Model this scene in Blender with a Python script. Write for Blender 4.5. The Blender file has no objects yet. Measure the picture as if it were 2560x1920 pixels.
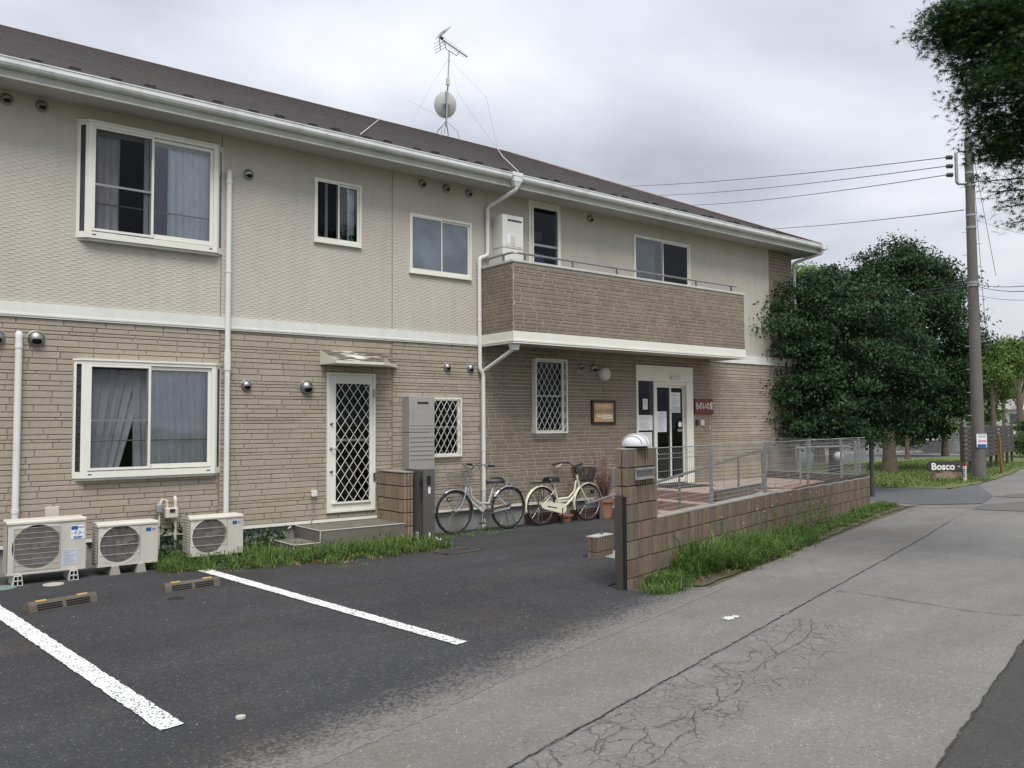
import bpy, math, random
import numpy as np
from mathutils import Vector, Matrix
random.seed(7); np.random.seed(7)
sc = bpy.context.scene
COL = sc.collection
# ------------------------------------------------------------------ camera
F_, CX, CY, H = 2078., 1280., 960., 1.65
d1 = np.array([2648., -83., -F_]); d1 /= np.linalg.norm(d1)
d2 = np.array([-1635., -110., -F_]); d2 -= d2.dot(d1)*d1; d2 /= np.linalg.norm(d2)
MR = np.stack([d1, d2, np.cross(d1, d2)])
CAM = np.array([0, 0, H])
cd = bpy.data.cameras.new('camera'); cam = bpy.data.objects.new('camera', cd); COL.objects.link(cam)
cd.sensor_width = 36; cd.lens = F_/2560*36; cd.clip_end = 900; cd.clip_start = .05
m4 = Matrix([list(MR[i])+[CAM[i]] for i in range(3)]+[[0, 0, 0, 1]]); cam.matrix_world = m4
sc.camera = cam
# ------------------------------------------------------------------ world
SUN_EL, SUN_AZ = math.radians(58), math.radians(200)   # sun behind the camera, high, veiled by cloud
w = bpy.data.worlds.new('World'); sc.world = w; w.use_nodes = True
nt = w.node_tree; N = nt.nodes; L = nt.links; N.clear()
def wn(t, **k):
    n = N.new(t)
    for a, b in k.items(): setattr(n, a, b)
    return n
out = wn('ShaderNodeOutputWorld'); bg = wn('ShaderNodeBackground'); bg.inputs[1].default_value = .1
sky = wn('ShaderNodeTexSky', sky_type='NISHITA'); sky.sun_disc = False
sky.sun_elevation = SUN_EL; sky.sun_rotation = SUN_AZ; sky.air_density = 1; sky.dust_density = 3
tc = wn('ShaderNodeTexCoord'); sx = wn('ShaderNodeSeparateXYZ'); L.new(tc.outputs['Generated'], sx.inputs[0])
def wm(op, a, b, c=None):
    n = wn('ShaderNodeMath', operation=op)
    for i, v in enumerate([a, b, c]):
        if v is None: continue
        if isinstance(v, (int, float)): n.inputs[i].default_value = v
        else: L.new(v, n.inputs[i])
    return n.outputs[0]
zc = wm('MAXIMUM', sx.outputs[2], 0.0); zz = wm('ADD', zc, .22)
cb = wn('ShaderNodeCombineXYZ'); L.new(wm('DIVIDE', sx.outputs[0], zz), cb.inputs[0]); L.new(wm('DIVIDE', sx.outputs[1], zz), cb.inputs[1])
n1 = wn('ShaderNodeTexNoise'); n1.inputs['Scale'].default_value = 1.15; n1.inputs['Detail'].default_value = 5; n1.inputs['Roughness'].default_value = .48; n1.inputs['Distortion'].default_value = .25
mp = wn('ShaderNodeMapping'); mp.inputs['Location'].default_value = (3.3, 1.2, 0); L.new(cb.outputs[0], mp.inputs[0]); L.new(mp.outputs[0], n1.inputs['Vector'])
rp_ = wn('ShaderNodeValToRGB'); L.new(n1.outputs[0], rp_.inputs[0])
e = rp_.color_ramp.elements
e[0].position = .33; e[0].color = (.44, .465, .53, 1); e[1].position = .68; e[1].color = (.86, .875, .925, 1)
x = rp_.color_ramp.elements.new(.52); x.color = (.66, .685, .76, 1)
gain = wm('MULTIPLY_ADD', zc, 7.5, 7.2)
mulc = wn('ShaderNodeVectorMath', operation='SCALE'); L.new(rp_.outputs[0], mulc.inputs[0]); L.new(gain, mulc.inputs['Scale'])
mx = wn('ShaderNodeMix', data_type='RGBA'); mx.inputs[0].default_value = .9
L.new(sky.outputs[0], mx.inputs[6]); L.new(mulc.outputs[0], mx.inputs[7]); L.new(mx.outputs[2], bg.inputs[0]); L.new(bg.outputs[0], out.inputs[0])
# ------------------------------------------------------------------ sun
sl = bpy.data.lights.new('sun', 'SUN'); so = bpy.data.objects.new('sun', sl); COL.objects.link(so)
sl.energy = 2.6; sl.angle = math.radians(28); sl.color = (1, .98, .95)
sd = Vector((math.cos(SUN_EL)*-.45, math.cos(SUN_EL)*-.893, math.sin(SUN_EL)))
so.rotation_euler = sd.to_track_quat('Z', 'Y').to_euler()
sc.view_settings.view_transform = 'Standard'; sc.view_settings.look = 'None'; sc.view_settings.gamma = 1
sc.view_settings.use_curve_mapping = False
sc.view_settings.exposure = .30

# ------------------------------------------------------------------ measuring helpers (image ray -> point on a real plane)
def ray(px, py):
    v = np.array([px-CX, -(py-CY), -F_]); v /= np.linalg.norm(v); return MR @ v
def G(px, py, z=0):
    r = ray(px, py); return CAM + r*((z-H)/r[2])
def W(px, py, Y):
    r = ray(px, py); return CAM + r*(Y/r[1])
def R(px, py, d): return MR @ (np.array([(px-CX)/F_, -(py-CY)/F_, -1])*d) + CAM
def proj(P):
    v = MR.T @ (np.array(P, float)-CAM); return CX+F_*v[0]/-v[2], CY-F_*v[1]/-v[2], -v[2]

# ------------------------------------------------------------------ object helpers
def tag(o, label=None, cat=None, group=None, kind=None):
    if label: o['label'] = label
    if cat: o['category'] = cat
    if group: o['group'] = group
    if kind: o['kind'] = kind
    return o
def thing(name, label, cat, loc=(0, 0, 0), rz=0, group=None):
    o = bpy.data.objects.new(name, None); COL.objects.link(o); o.empty_display_size = .2
    o.location = loc; o.rotation_euler = (0, 0, rz); return tag(o, label, cat, group)
def root_loc(p):
    l = Vector((0, 0, 0))
    while p is not None: l += p.location; p = p.parent
    return l
class MB:
    def __init__(s): s.v = []; s.f = []
    def add(s, vs, fs):
        b = len(s.v); s.v += [tuple(map(float, q)) for q in vs]; s.f += [tuple(b+i for i in q) for q in fs]; return s
    def box(s, x0, x1, y0, y1, z0, z1):
        return s.add([(x0,y0,z0),(x1,y0,z0),(x1,y1,z0),(x0,y1,z0),(x0,y0,z1),(x1,y0,z1),(x1,y1,z1),(x0,y1,z1)],
                     [(0,3,2,1),(4,5,6,7),(0,1,5,4),(1,2,6,5),(2,3,7,6),(3,0,4,7)])
    def obox(s, c, ax, ay, az):   # centre and three half-axis vectors
        c, ax, ay, az = map(np.array, (c, ax, ay, az)); vs = []
        for dz in (-1, 1):
            for dx, dy in ((-1,-1),(1,-1),(1,1),(-1,1)): vs.append(c+ax*dx+ay*dy+az*dz)
        return s.add(vs, [(0,3,2,1),(4,5,6,7),(0,1,5,4),(1,2,6,5),(2,3,7,6),(3,0,4,7)])
    def brick(s, x0, x1, z0, z1, y, d=.008, c=.004):   # faces -Y, standing d proud of y, chamfer c
        return s.add([(x0,y,z0),(x1,y,z0),(x1,y,z1),(x0,y,z1),(x0+c,y-d,z0+c),(x1-c,y-d,z0+c),(x1-c,y-d,z1-c),(x0+c,y-d,z1-c)],
                     [(4,5,6,7),(0,1,5,4),(1,2,6,5),(2,3,7,6),(3,0,4,7)])
    def tube(s, pts, r, n=8, close=False, caps=True):
        P = [Vector(p) for p in pts]; rr = r if isinstance(r, (list, tuple)) else [r]*len(P)
        up = None; b = len(s.v); K = len(P)
        for i, p in enumerate(P):
            if close: t = (P[(i+1) % K]-P[i-1])
            else: t = (P[min(i+1, K-1)]-P[max(i-1, 0)])
            if t.length < 1e-9: t = Vector((0,0,1))
            t.normalize()
            if up is None:
                up = Vector((0,0,1)) if abs(t.z) < .9 else Vector((0,1,0))
            a = up.cross(t)
            if a.length < 1e-6: a = Vector((1,0,0)).cross(t)
            a.normalize(); c = t.cross(a); up = c
            for j in range(n):
                an = 2*math.pi*j/n; q = p + (a*math.cos(an)+c*math.sin(an))*rr[i]; s.v.append(tuple(q))
        for i in range(K if close else K-1):
            i2 = (i+1) % K
            for j in range(n):
                s.f.append((b+i*n+j, b+i*n+(j+1) % n, b+i2*n+(j+1) % n, b+i2*n+j))
        if caps and not close:
            s.f.append(tuple(b+j for j in range(n))[::-1]); s.f.append(tuple(b+(K-1)*n+j for j in range(n)))
        return s
    def rod(s, a, b_, r, n=6, r2=None): return s.tube([a, b_], [r, r if r2 is None else r2], n)
    def lathe(s, prof, c=(0,0,0), n=20, axis='z', cap=True):
        b = len(s.v); c = np.array(c, float)
        for (r, h) in prof:
            for j in range(n):
                a = 2*math.pi*j/n; p = (r*math.cos(a), r*math.sin(a), h)
                if axis == 'y': p = (p[0], -p[2], p[1])   # height runs towards -Y
                if axis == 'Y': p = (p[0], p[2], p[1])
                if axis == 'x': p = (p[2], p[0], p[1])
                s.v.append(tuple(c+np.array(p)))
        for i in range(len(prof)-1):
            for j in range(n): s.f.append((b+i*n+j, b+i*n+(j+1) % n, b+(i+1)*n+(j+1) % n, b+(i+1)*n+j))
        if cap:
            s.f.append(tuple(b+j for j in range(n))[::-1]); s.f.append(tuple(b+(len(prof)-1)*n+j for j in range(n)))
        return s
    def prism(s, poly, z0, z1):
        n = len(poly); return s.add([(x, y, z0) for x, y in poly]+[(x, y, z1) for x, y in poly],
            [tuple(range(n))[::-1], tuple(range(n, 2*n))]+[(i, (i+1) % n, n+(i+1) % n, n+i) for i in range(n)])
    def quad(s, *p): return s.add(p, [tuple(range(len(p)))])
    def wallrect(s, x0, x1, z0, z1, y): return s.quad((x0,y,z0),(x1,y,z0),(x1,y,z1),(x0,y,z1))
    def build(s, name, m, parent=None, smooth=False, bevel=0, seg=2, kind=None, label=None, local=False):
        off = Vector((0,0,0)) if (parent is None or local) else root_loc(parent)
        me = bpy.data.meshes.new(name); vs = s.v
        if off.length > 0: vs = [(a-off.x, b-off.y, c-off.z) for a, b, c in vs]
        me.from_pydata(vs, [], s.f); me.update()
        if m is not None: me.materials.append(m)
        if smooth: me.polygons.foreach_set('use_smooth', [True]*len(me.polygons)); me.set_sharp_from_angle(angle=math.radians(42))
        o = bpy.data.objects.new(name, me); COL.objects.link(o); o.parent = parent
        if bevel:
            b = o.modifiers.new('bevel', 'BEVEL'); b.width = bevel; b.segments = seg; b.limit_method = 'ANGLE'; b.angle_limit = math.radians(35)
        if smooth == 'auto':
            pass
        if kind: o['kind'] = kind
        if label: o['label'] = label
        return o
def np_mesh(name, V, Fc, m, parent=None, kind=None, smooth=False):
    """V (n,3) float, Fc (m,k) int"""
    off = np.array(root_loc(parent)) if parent is not None else 0
    V = np.asarray(V, np.float32)-off; me = bpy.data.meshes.new(name); k = Fc.shape[1]
    me.vertices.add(len(V)); me.vertices.foreach_set('co', V.astype(np.float32).ravel())
    me.loops.add(Fc.size); me.loops.foreach_set('vertex_index', Fc.astype(np.int32).ravel())
    me.polygons.add(len(Fc)); me.polygons.foreach_set('loop_start', np.arange(0, Fc.size, k, dtype=np.int32))
    me.update(calc_edges=True); me.materials.append(m)
    if smooth: me.polygons.foreach_set('use_smooth', [True]*len(me.polygons))
    o = bpy.data.objects.new(name, me); COL.objects.link(o); o.parent = parent
    if kind: o['kind'] = kind
    return o
def text(name, body, m, parent, size, o, ux, uy, ext=.001, bold=0, align='CENTER', shear=0, sx=1.0, off=None):
    """flat lettering; o centre (world), ux reading direction, uy up direction"""
    c = bpy.data.curves.new(name, 'FONT'); c.body = body; c.size = size; c.extrude = ext; c.offset = bold; c.align_x = align; c.align_y = 'CENTER'; c.resolution_u = 3; c.shear = shear
    t = bpy.data.objects.new(name, c); COL.objects.link(t)
    me = bpy.data.meshes.new_from_object(t.evaluated_get(bpy.context.evaluated_depsgraph_get()))
    COL.objects.unlink(t); bpy.data.objects.remove(t); me.name = name
    ux = Vector(ux).normalized(); uy = Vector(uy).normalized(); uz = ux.cross(uy)
    pl = root_loc(parent)
    for v in me.vertices:
        q = Vector(o)+ux*v.co.x*sx+uy*v.co.y+uz*v.co.z; v.co = q-pl
    me.materials.clear(); me.materials.append(m)
    ob = bpy.data.objects.new(name, me); COL.objects.link(ob); ob.parent = parent; return ob

# ------------------------------------------------------------------ materials
def newmat(name):
    m = bpy.data.materials.new(name); m.use_nodes = True; t = m.node_tree; b = t.nodes['Principled BSDF']; return m, t, b
def node(t, ty, **k):
    n = t.nodes.new(ty)
    for a, v in k.items():
        if a.startswith('i_'): n.inputs[a[2:].replace('_', ' ')].default_value = v
        else: setattr(n, a, v)
    return n
def mixc(t, fac, a, b, blend='MIX'):
    n = node(t, 'ShaderNodeMix', data_type='RGBA', blend_type=blend)
    for i, v in ((0, fac), (6, a), (7, b)):
        if isinstance(v, (int, float)): n.inputs[i].default_value = v
        elif isinstance(v, tuple): n.inputs[i].default_value = v if len(v) == 4 else v+(1,)
        else: t.links.new(v, n.inputs[i])
    return n.outputs[2]
def mth(t, op, a, b=0., c=None, clamp=False):
    n = node(t, 'ShaderNodeMath', operation=op, use_clamp=clamp)
    for i, v in enumerate((a, b, c)):
        if v is None: continue
        if isinstance(v, (int, float)): n.inputs[i].default_value = v
        else: t.links.new(v, n.inputs[i])
    return n.outputs[0]
def noise(t, scale, vec=None, detail=4, rough=.55, dist=0, sc3=None):
    n = node(t, 'ShaderNodeTexNoise', i_Scale=scale, i_Detail=detail, i_Roughness=rough, i_Distortion=dist)
    if vec is None: vec = node(t, 'ShaderNodeTexCoord').outputs['Object']
    if sc3:
        mpp = node(t, 'ShaderNodeMapping'); mpp.inputs['Scale'].default_value = sc3; t.links.new(vec, mpp.inputs[0]); vec = mpp.outputs[0]
    t.links.new(vec, n.inputs['Vector']); return n.outputs[0]
def rng(t, v, a, b, c=0., d=1.):
    n = node(t, 'ShaderNodeMapRange'); t.links.new(v, n.inputs[0])
    for i, q in enumerate((a, b, c, d)): n.inputs[i+1].default_value = q
    return n.outputs[0]
def bump(t, b, h, strength=.3, dist=.01):
    n = node(t, 'ShaderNodeBump', i_Strength=strength, i_Distance=dist); t.links.new(h, n.inputs['Height']); t.links.new(n.outputs[0], b.inputs['Normal'])
def M(name, col, rough=.6, metal=0., var=.12, vs=3., grime=0., gcol=(.1,.09,.07), bmp=0., bs=60., streak=False, rnd=0., spec=.5, isl=False):
    m, t, b = newmat(name); b.inputs['Roughness'].default_value = rough; b.inputs['Metallic'].default_value = metal
    b.inputs['Specular IOR Level'].default_value = spec
    c = mixc(t, rng(t, noise(t, vs), .3, .7), tuple(q*(1-var) for q in col), tuple(min(1, q*(1+var)) for q in col))
    c = mixc(t, rng(t, noise(t, vs*14, detail=3), .35, .7, 0, .5), c, tuple(q*(1-var*1.2) for q in col))
    if rnd:
        g = node(t, 'ShaderNodeNewGeometry').outputs['Random Per Island']; oi = node(t, 'ShaderNodeObjectInfo').outputs['Random']
        fr = mth(t, 'FRACT', mth(t, 'ADD', g, oi))
        hs = node(t, 'ShaderNodeHueSaturation'); t.links.new(c, hs.inputs['Color']); t.links.new(rng(t, fr, 0, 1, 1-rnd, 1+rnd), hs.inputs['Value'])
        t.links.new(rng(t, mth(t, 'FRACT', mth(t, 'MULTIPLY', fr, 7.3)), 0, 1, 1-rnd*1.2, 1+rnd*1.2), hs.inputs['Saturation']); c = hs.outputs[0]
    if grime:
        s3 = (1.6, 1.6, .12) if streak else None
        gg = rng(t, noise(t, 2.5 if streak else 1.3, detail=6, rough=.65, sc3=s3), .48, .72, 0, grime)
        c = mixc(t, gg, c, gcol)
    t.links.new(c, b.inputs['Base Color'])
    if bmp: bump(t, b, noise(t, bs, detail=5), bmp, .01)
    return m
mat = {}
mat['siding_up'] = M('textured_beige_siding', (.485, .452, .395), .75, var=.06, vs=.7, grime=.24, gcol=(.27,.26,.25), streak=True, bmp=.1, bs=150)
mat['brick_tan'] = M('tan_siding_brick', (.36, .31, .245), .8, var=.12, vs=3, rnd=.05, grime=.5, gcol=(.22,.175,.125), bmp=.35, bs=90)
mat['joint_tan'] = M('tan_siding_joint', (.235, .19, .145), .85, var=.15, grime=.4, gcol=(.10,.075,.05))
mat['brick_brown'] = M('brown_siding_brick', (.225, .182, .140), .8, var=.14, vs=4, rnd=.10, grime=.35, gcol=(.135,.115,.09), bmp=.35, bs=90)
mat['joint_brown'] = M('brown_siding_joint', (.42, .365, .295), .85, var=.12, grime=.3, gcol=(.24,.2,.16))
mat['white'] = M('aged_white_paint', (.69, .695, .64), .45, var=.05, vs=1.2, grime=.25, gcol=(.42,.42,.36), streak=True)
mat['white_clean'] = M('white_aluminium_frame', (.74, .73, .655), .35, var=.04, grime=.15, gcol=(.5,.48,.4))
mat['gutter'] = M('gutter_white_pvc', (.70, .71, .70), .3, var=.05, grime=.6, gcol=(.4,.41,.38), streak=True)
mat['fascia'] = M('fascia_grey_white', (.52, .53, .48), .5, var=.06, grime=.5, gcol=(.27,.28,.25), streak=True)
mat['soffit'] = M('soffit_board', (.48, .47, .43), .7, var=.05, grime=.25, gcol=(.3,.3,.27))
mat['pipe'] = M('downpipe_pvc', (.70, .69, .67), .32, var=.04, grime=.35, gcol=(.5,.48,.42))
mat['concrete'] = M('foundation_concrete', (.27, .275, .26), .85, var=.12, vs=2, grime=.4, gcol=(.15,.155,.13), bmp=.3, bs=60)
mat['step_conc'] = M('mossy_step_concrete', (.155, .14, .115), .9, var=.2, vs=4, grime=.5, gcol=(.07,.065,.05), bmp=.4, bs=60)
mat['step_edge'] = M('pale_step_edging', (.42,.40,.35), .7, var=.15)
mat['roof'] = M('brown_slate_shingle', (.055, .046, .046), .7, var=.15, vs=1.2, rnd=.12, grime=.25, gcol=(.09,.065,.045), bmp=.3, bs=40)
mat['ridge'] = M('rusty_ridge_metal', (.17, .075, .052), .6, var=.3, vs=4, grime=.5, gcol=(.13,.065,.045))
mat['dark_metal'] = M('dark_metal', (.03,.028,.03), .5, metal=.5)
mat['steel'] = M('stainless_steel', (.36,.35,.34), .42, metal=1., var=.12, vs=9, grime=.3, gcol=(.2,.19,.18))
mat['chrome'] = M('chrome_plate', (.62,.63,.65), .18, metal=1., var=.06)
mat['galv'] = M('galvanised_grey', (.36,.375,.38), .45, metal=.55, var=.1, vs=6)
mat['fence_grey'] = M('fence_grey_coating', (.27,.28,.275), .5, metal=.2, var=.07)
mat['black'] = M('black_rubber', (.012,.012,.013), .6, var=.2)
mat['blackplastic'] = M('black_plastic', (.02,.02,.022), .4, var=.2)
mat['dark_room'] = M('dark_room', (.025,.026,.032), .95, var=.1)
mat['ac'] = M('ivory_ac_casing', (.54,.515,.46), .45, var=.05, vs=3, grime=.35, gcol=(.34,.31,.25), streak=True)
mat['ac_top'] = M('weathered_ac_top', (.66,.63,.54), .5, var=.1, vs=6, grime=.55, gcol=(.42,.37,.26))
mat['fin'] = M('grey_fin_coil', (.055,.055,.055), .6, metal=.3, var=.4, vs=90)
mat['wire_cream'] = M('cream_wire_grille', (.47,.45,.40), .45)
mat['blue_label'] = M('blue_label', (.02,.09,.28), .4, var=.05)
mat['paper'] = M('white_paper', (.72,.74,.75), .6, var=.04)
mat['paper_blue'] = M('faded_blue_paper', (.48,.54,.60), .6, var=.1, vs=25)
mat['ink'] = M('black_ink', (.03,.03,.035), .5)
mat['greyink'] = M('grey_ink', (.25,.26,.28), .6)
mat['heater_grey'] = M('bronze_grey_heater', (.40,.375,.355), .38, metal=.35, var=.04)
mat['heater_white'] = M('white_heater', (.66,.655,.61), .4, var=.04, grime=.15, gcol=(.45,.43,.36))
mat['block'] = M('ribbed_brown_block', (.178, .135, .096), .88, var=.22, vs=2.2, rnd=.2, grime=.85, gcol=(.085,.07,.052), streak=True, bmp=.4, bs=70)
mat['block_dark'] = M('block_joint', (.045,.036,.028), .95, var=.2)
mat['block_groove'] = M('shaded_block_groove', (.06,.045,.032), .95, var=.2)  # groove floors coloured darker than the ribs, painting in the recess shade
mat['block_plain'] = M('tan_ribbed_block', (.25,.19,.13), .88, var=.18, vs=3, rnd=.12, grime=.4, gcol=(.12,.095,.07), bmp=.4, bs=70)
mat['cap'] = M('mortar_cap', (.30,.285,.25), .9, var=.15, vs=5, grime=.4, gcol=(.15,.14,.11), bmp=.4)
mat['tile'] = M('terracotta_floor_tile', (.43,.325,.26), .6, var=.12, vs=4, rnd=.06, grime=.3, gcol=(.34,.24,.18))
mat['tile_riser'] = M('terracotta_riser_tile', (.27,.16,.12), .65, var=.15, vs=5, rnd=.06)
mat['bronze'] = M('dark_bronze_aluminium', (.10,.088,.078), .42, metal=.5, var=.08)
mat['bronze_l'] = M('grey_bronze_aluminium', (.16,.15,.14), .42, metal=.5, var=.06)
mat['terracotta'] = M('terracotta_pot', (.30,.145,.085), .75, var=.15, grime=.3, gcol=(.35,.25,.18))
mat['brown_plastic'] = M('brown_planter_plastic', (.10,.05,.038), .5, var=.15)
mat['cream_paint'] = M('cream_bicycle_paint', (.74,.69,.52), .3, var=.04, grime=.2, gcol=(.4,.25,.12))
mat['silver_paint'] = M('silver_bicycle_paint', (.60,.60,.59), .3, metal=.25, var=.05)
mat['wheelstop'] = M('worn_wheel_stop', (.105,.09,.072), .8, var=.25, vs=10, grime=.3, gcol=(.05,.045,.04), bmp=.3)
mat['yellow'] = M('yellow_reflector', (.72,.47,.10), .4, var=.1)
mat['poleconc'] = M('utility_pole_concrete', (.14,.128,.115), .85, var=.15, vs=2, grime=.35, gcol=(.085,.08,.075), streak=True, bmp=.2)
mat['cable'] = M('black_cable', (.02,.02,.024), .6)
mat['bark'] = M('tree_bark', (.12,.09,.068), .9, var=.3, vs=5, bmp=.8, bs=25, grime=.4, gcol=(.06,.055,.04))
mat['fence_wood'] = M('dark_stained_board', (.052,.044,.041), .7, var=.25, vs=3, grime=.3, gcol=(.09,.085,.08), rnd=.15)
mat['stump'] = M('weathered_stump', (.23,.17,.125), .9, var=.45, vs=9, bmp=.9, bs=22, grime=.4, gcol=(.09,.06,.045))
mat['globe'] = M('opal_white_globe', (.60,.60,.60), .3, var=.02)
mat['lampgrey'] = M('pale_grey_lamp_metal', (.42,.42,.43), .45)
mat['red'] = M('red_paint', (.42,.03,.03), .45)
mat['signwood'] = M('dark_red_lacquer_board', (.13,.025,.018), .35, var=.15)
mat['signtan'] = M('tan_sign_panel', (.58,.37,.17), .5, var=.04)
mat['signframe'] = M('dark_brown_frame', (.035,.018,.014), .4, var=.15)
mat['whiteink'] = M('white_lettering', (.80,.80,.77), .5, var=.02)
mat['pinkink'] = M('faded_pink_print', (.62,.30,.30), .6)
mat['amber'] = M('weathered_amber_guard', (.24,.14,.03), .6, var=.2)
mat['gasmeter'] = M('beige_meter', (.56,.53,.44), .45, var=.06, grime=.3, gcol=(.33,.29,.2))
mat['grate'] = M('galvanised_grate', (.16,.155,.145), .6, metal=.5, var=.2)
mat['fan'] = M('dark_grey_fan', (.075,.075,.078), .5)
mat['reddirt'] = M('garden_wood', (.09,.06,.045), .8, var=.2)

def canopy_mat():
    m, t, b = newmat('lichen_stained_canopy'); b.inputs['Roughness'].default_value = .6
    tcx = node(t, 'ShaderNodeTexCoord').outputs['Object']
    nz = noise(t, 9, tcx, 6, .7, sc3=(.5, 1.6, 1)); c0 = (.66, .64, .53)
    f = rng(t, nz, .38, .45); f2 = rng(t, noise(t, 1.6, tcx, 3), .30, .42)
    geo = node(t, 'ShaderNodeNewGeometry'); sp = node(t, 'ShaderNodeSeparateXYZ'); t.links.new(geo.outputs['Normal'], sp.inputs[0])
    up = rng(t, sp.outputs[2], .3, .6)
    fac = mth(t, 'MULTIPLY', mth(t, 'MAXIMUM', mth(t, 'MULTIPLY', f, f2), mth(t, 'MULTIPLY', rng(t, nz, .4, .46), rng(t, noise(t, 2.2, tcx, 2), .45, .55))), up)
    t.links.new(mixc(t, fac, c0, (.085, .07, .062)), b.inputs['Base Color']); return m
mat['canopy'] = canopy_mat()

def glass_mat(name, tint=(.55,.6,.66), refl=.35, k=1.4):
    m, t, b = newmat(name); t.nodes.remove(b); o = t.nodes['Material Output']
    tr = node(t, 'ShaderNodeBsdfTransparent'); tr.inputs[0].default_value = tint+(1,)
    gl = node(t, 'ShaderNodeBsdfGlossy'); gl.inputs['Roughness'].default_value = .03; gl.inputs[0].default_value = (.9,.93,1,1)
    fr = node(t, 'ShaderNodeFresnel'); fr.inputs[0].default_value = 1.5
    fac = mth(t, 'MULTIPLY_ADD', fr.outputs[0], k, refl*.3, clamp=True)
    n = t.nodes.new('ShaderNodeMixShader'); t.links.new(fac, n.inputs[0]); t.links.new(tr.outputs[0], n.inputs[1]); t.links.new(gl.outputs[0], n.inputs[2]); t.links.new(n.outputs[0], o.inputs[0])
    bn = node(t, 'ShaderNodeBump', i_Strength=.08, i_Distance=.02); t.links.new(noise(t, 3, detail=1), bn.inputs['Height']); t.links.new(bn.outputs[0], gl.inputs['Normal'])
    return m
mat['glass'] = glass_mat('window_glass', (.86,.9,.93), .15, 1.3)
mat['glass_dark'] = glass_mat('dark_window_glass', (.5,.53,.58), .0, .55)
mat['screen'] = glass_mat('insect_screen', (.52,.53,.55), .0, .35)
def frosted():
    m, t, b = newmat('frosted_glass'); b.inputs['Base Color'].default_value = (.13,.15,.175,1); b.inputs['Roughness'].default_value = .22
    b.inputs['Specular IOR Level'].default_value = .8
    c = mixc(t, rng(t, noise(t, 1.8, detail=2), .35, .65), (.10,.12,.145), (.17,.20,.235)); t.links.new(c, b.inputs['Base Color']); return m
mat['frosted'] = frosted()
def curtain_mat(name, col):
    m, t, b = newmat(name); b.inputs['Roughness'].default_value = .9
    c = mixc(t, rng(t, noise(t, 6), .3, .7), tuple(q*.85 for q in col), col); t.links.new(c, b.inputs['Base Color']); return m
mat['curtain_grey'] = curtain_mat('grey_curtain', (.75,.73,.75)); mat['curtain_white'] = curtain_mat('white_lace_curtain', (.88,.89,.90)); mat['curtain_dim'] = curtain_mat('dim_grey_curtain', (.78,.79,.80))

def leaf_mat(name, c1, c2, c3=None, trans=.14, rough=.55):
    m, t, b = newmat(name); o = t.nodes['Material Output']
    g = node(t, 'ShaderNodeNewGeometry').outputs['Random Per Island']
    c = mixc(t, g, c1, c2)
    if c3: c = mixc(t, rng(t, mth(t, 'FRACT', mth(t, 'MULTIPLY', g, 13.7)), .80, 1.0), c, c3)
    t.links.new(c, b.inputs['Base Color']); b.inputs['Roughness'].default_value = rough; b.inputs['Specular IOR Level'].default_value = .22
    tl = node(t, 'ShaderNodeBsdfTranslucent'); t.links.new(c, tl.inputs[0]); mxs = t.nodes.new('ShaderNodeMixShader'); mxs.inputs[0].default_value = trans
    t.links.new(b.outputs[0], mxs.inputs[1]); t.links.new(tl.outputs[0], mxs.inputs[2]); t.links.new(mxs.outputs[0], o.inputs[0]); return m
mat['leaf_dark'] = leaf_mat('dark_evergreen_leaf', (.012,.034,.013), (.029,.065,.024), (.075,.135,.048))  # third tone puts crown highlights into the colour of scattered leaves
mat['leaf_camphor'] = leaf_mat('deep_green_leaf', (.011,.031,.010), (.027,.060,.018), (.065,.115,.035))  # lighter third tone paints highlights on some leaves here too
mat['leaf_light'] = leaf_mat('light_green_leaf', (.10,.17,.04), (.16,.24,.06), (.2,.28,.09), .4)
mat['leaf_mid'] = leaf_mat('mid_green_leaf', (.05,.095,.03), (.085,.14,.045), (.12,.18,.06), .35)
mat['leaf_far'] = leaf_mat('far_tree_leaf', (.03,.055,.03), (.05,.085,.045), None, .2)
mat['leaf_maple'] = leaf_mat('maple_leaf', (.020,.050,.020), (.048,.10,.033), (.09,.155,.045), .45)
mat['grass'] = leaf_mat('fresh_grass_blade', (.085,.165,.035), (.17,.27,.07), (.32,.34,.14), .4)
mat['grass_deep'] = leaf_mat('lush_weed_blade', (.055,.12,.03), (.155,.26,.06), (.28,.34,.11), .42)
mat['lawn_blade'] = leaf_mat('lawn_blade', (.10,.165,.04), (.16,.23,.06), (.24,.25,.10), .3)
mat['straw'] = leaf_mat('dry_straw', (.26,.20,.11), (.34,.26,.15), None, .2)
mat['flower'] = leaf_mat('yellow_flower', (.7,.6,.12), (.75,.72,.35), None, .3)

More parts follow.
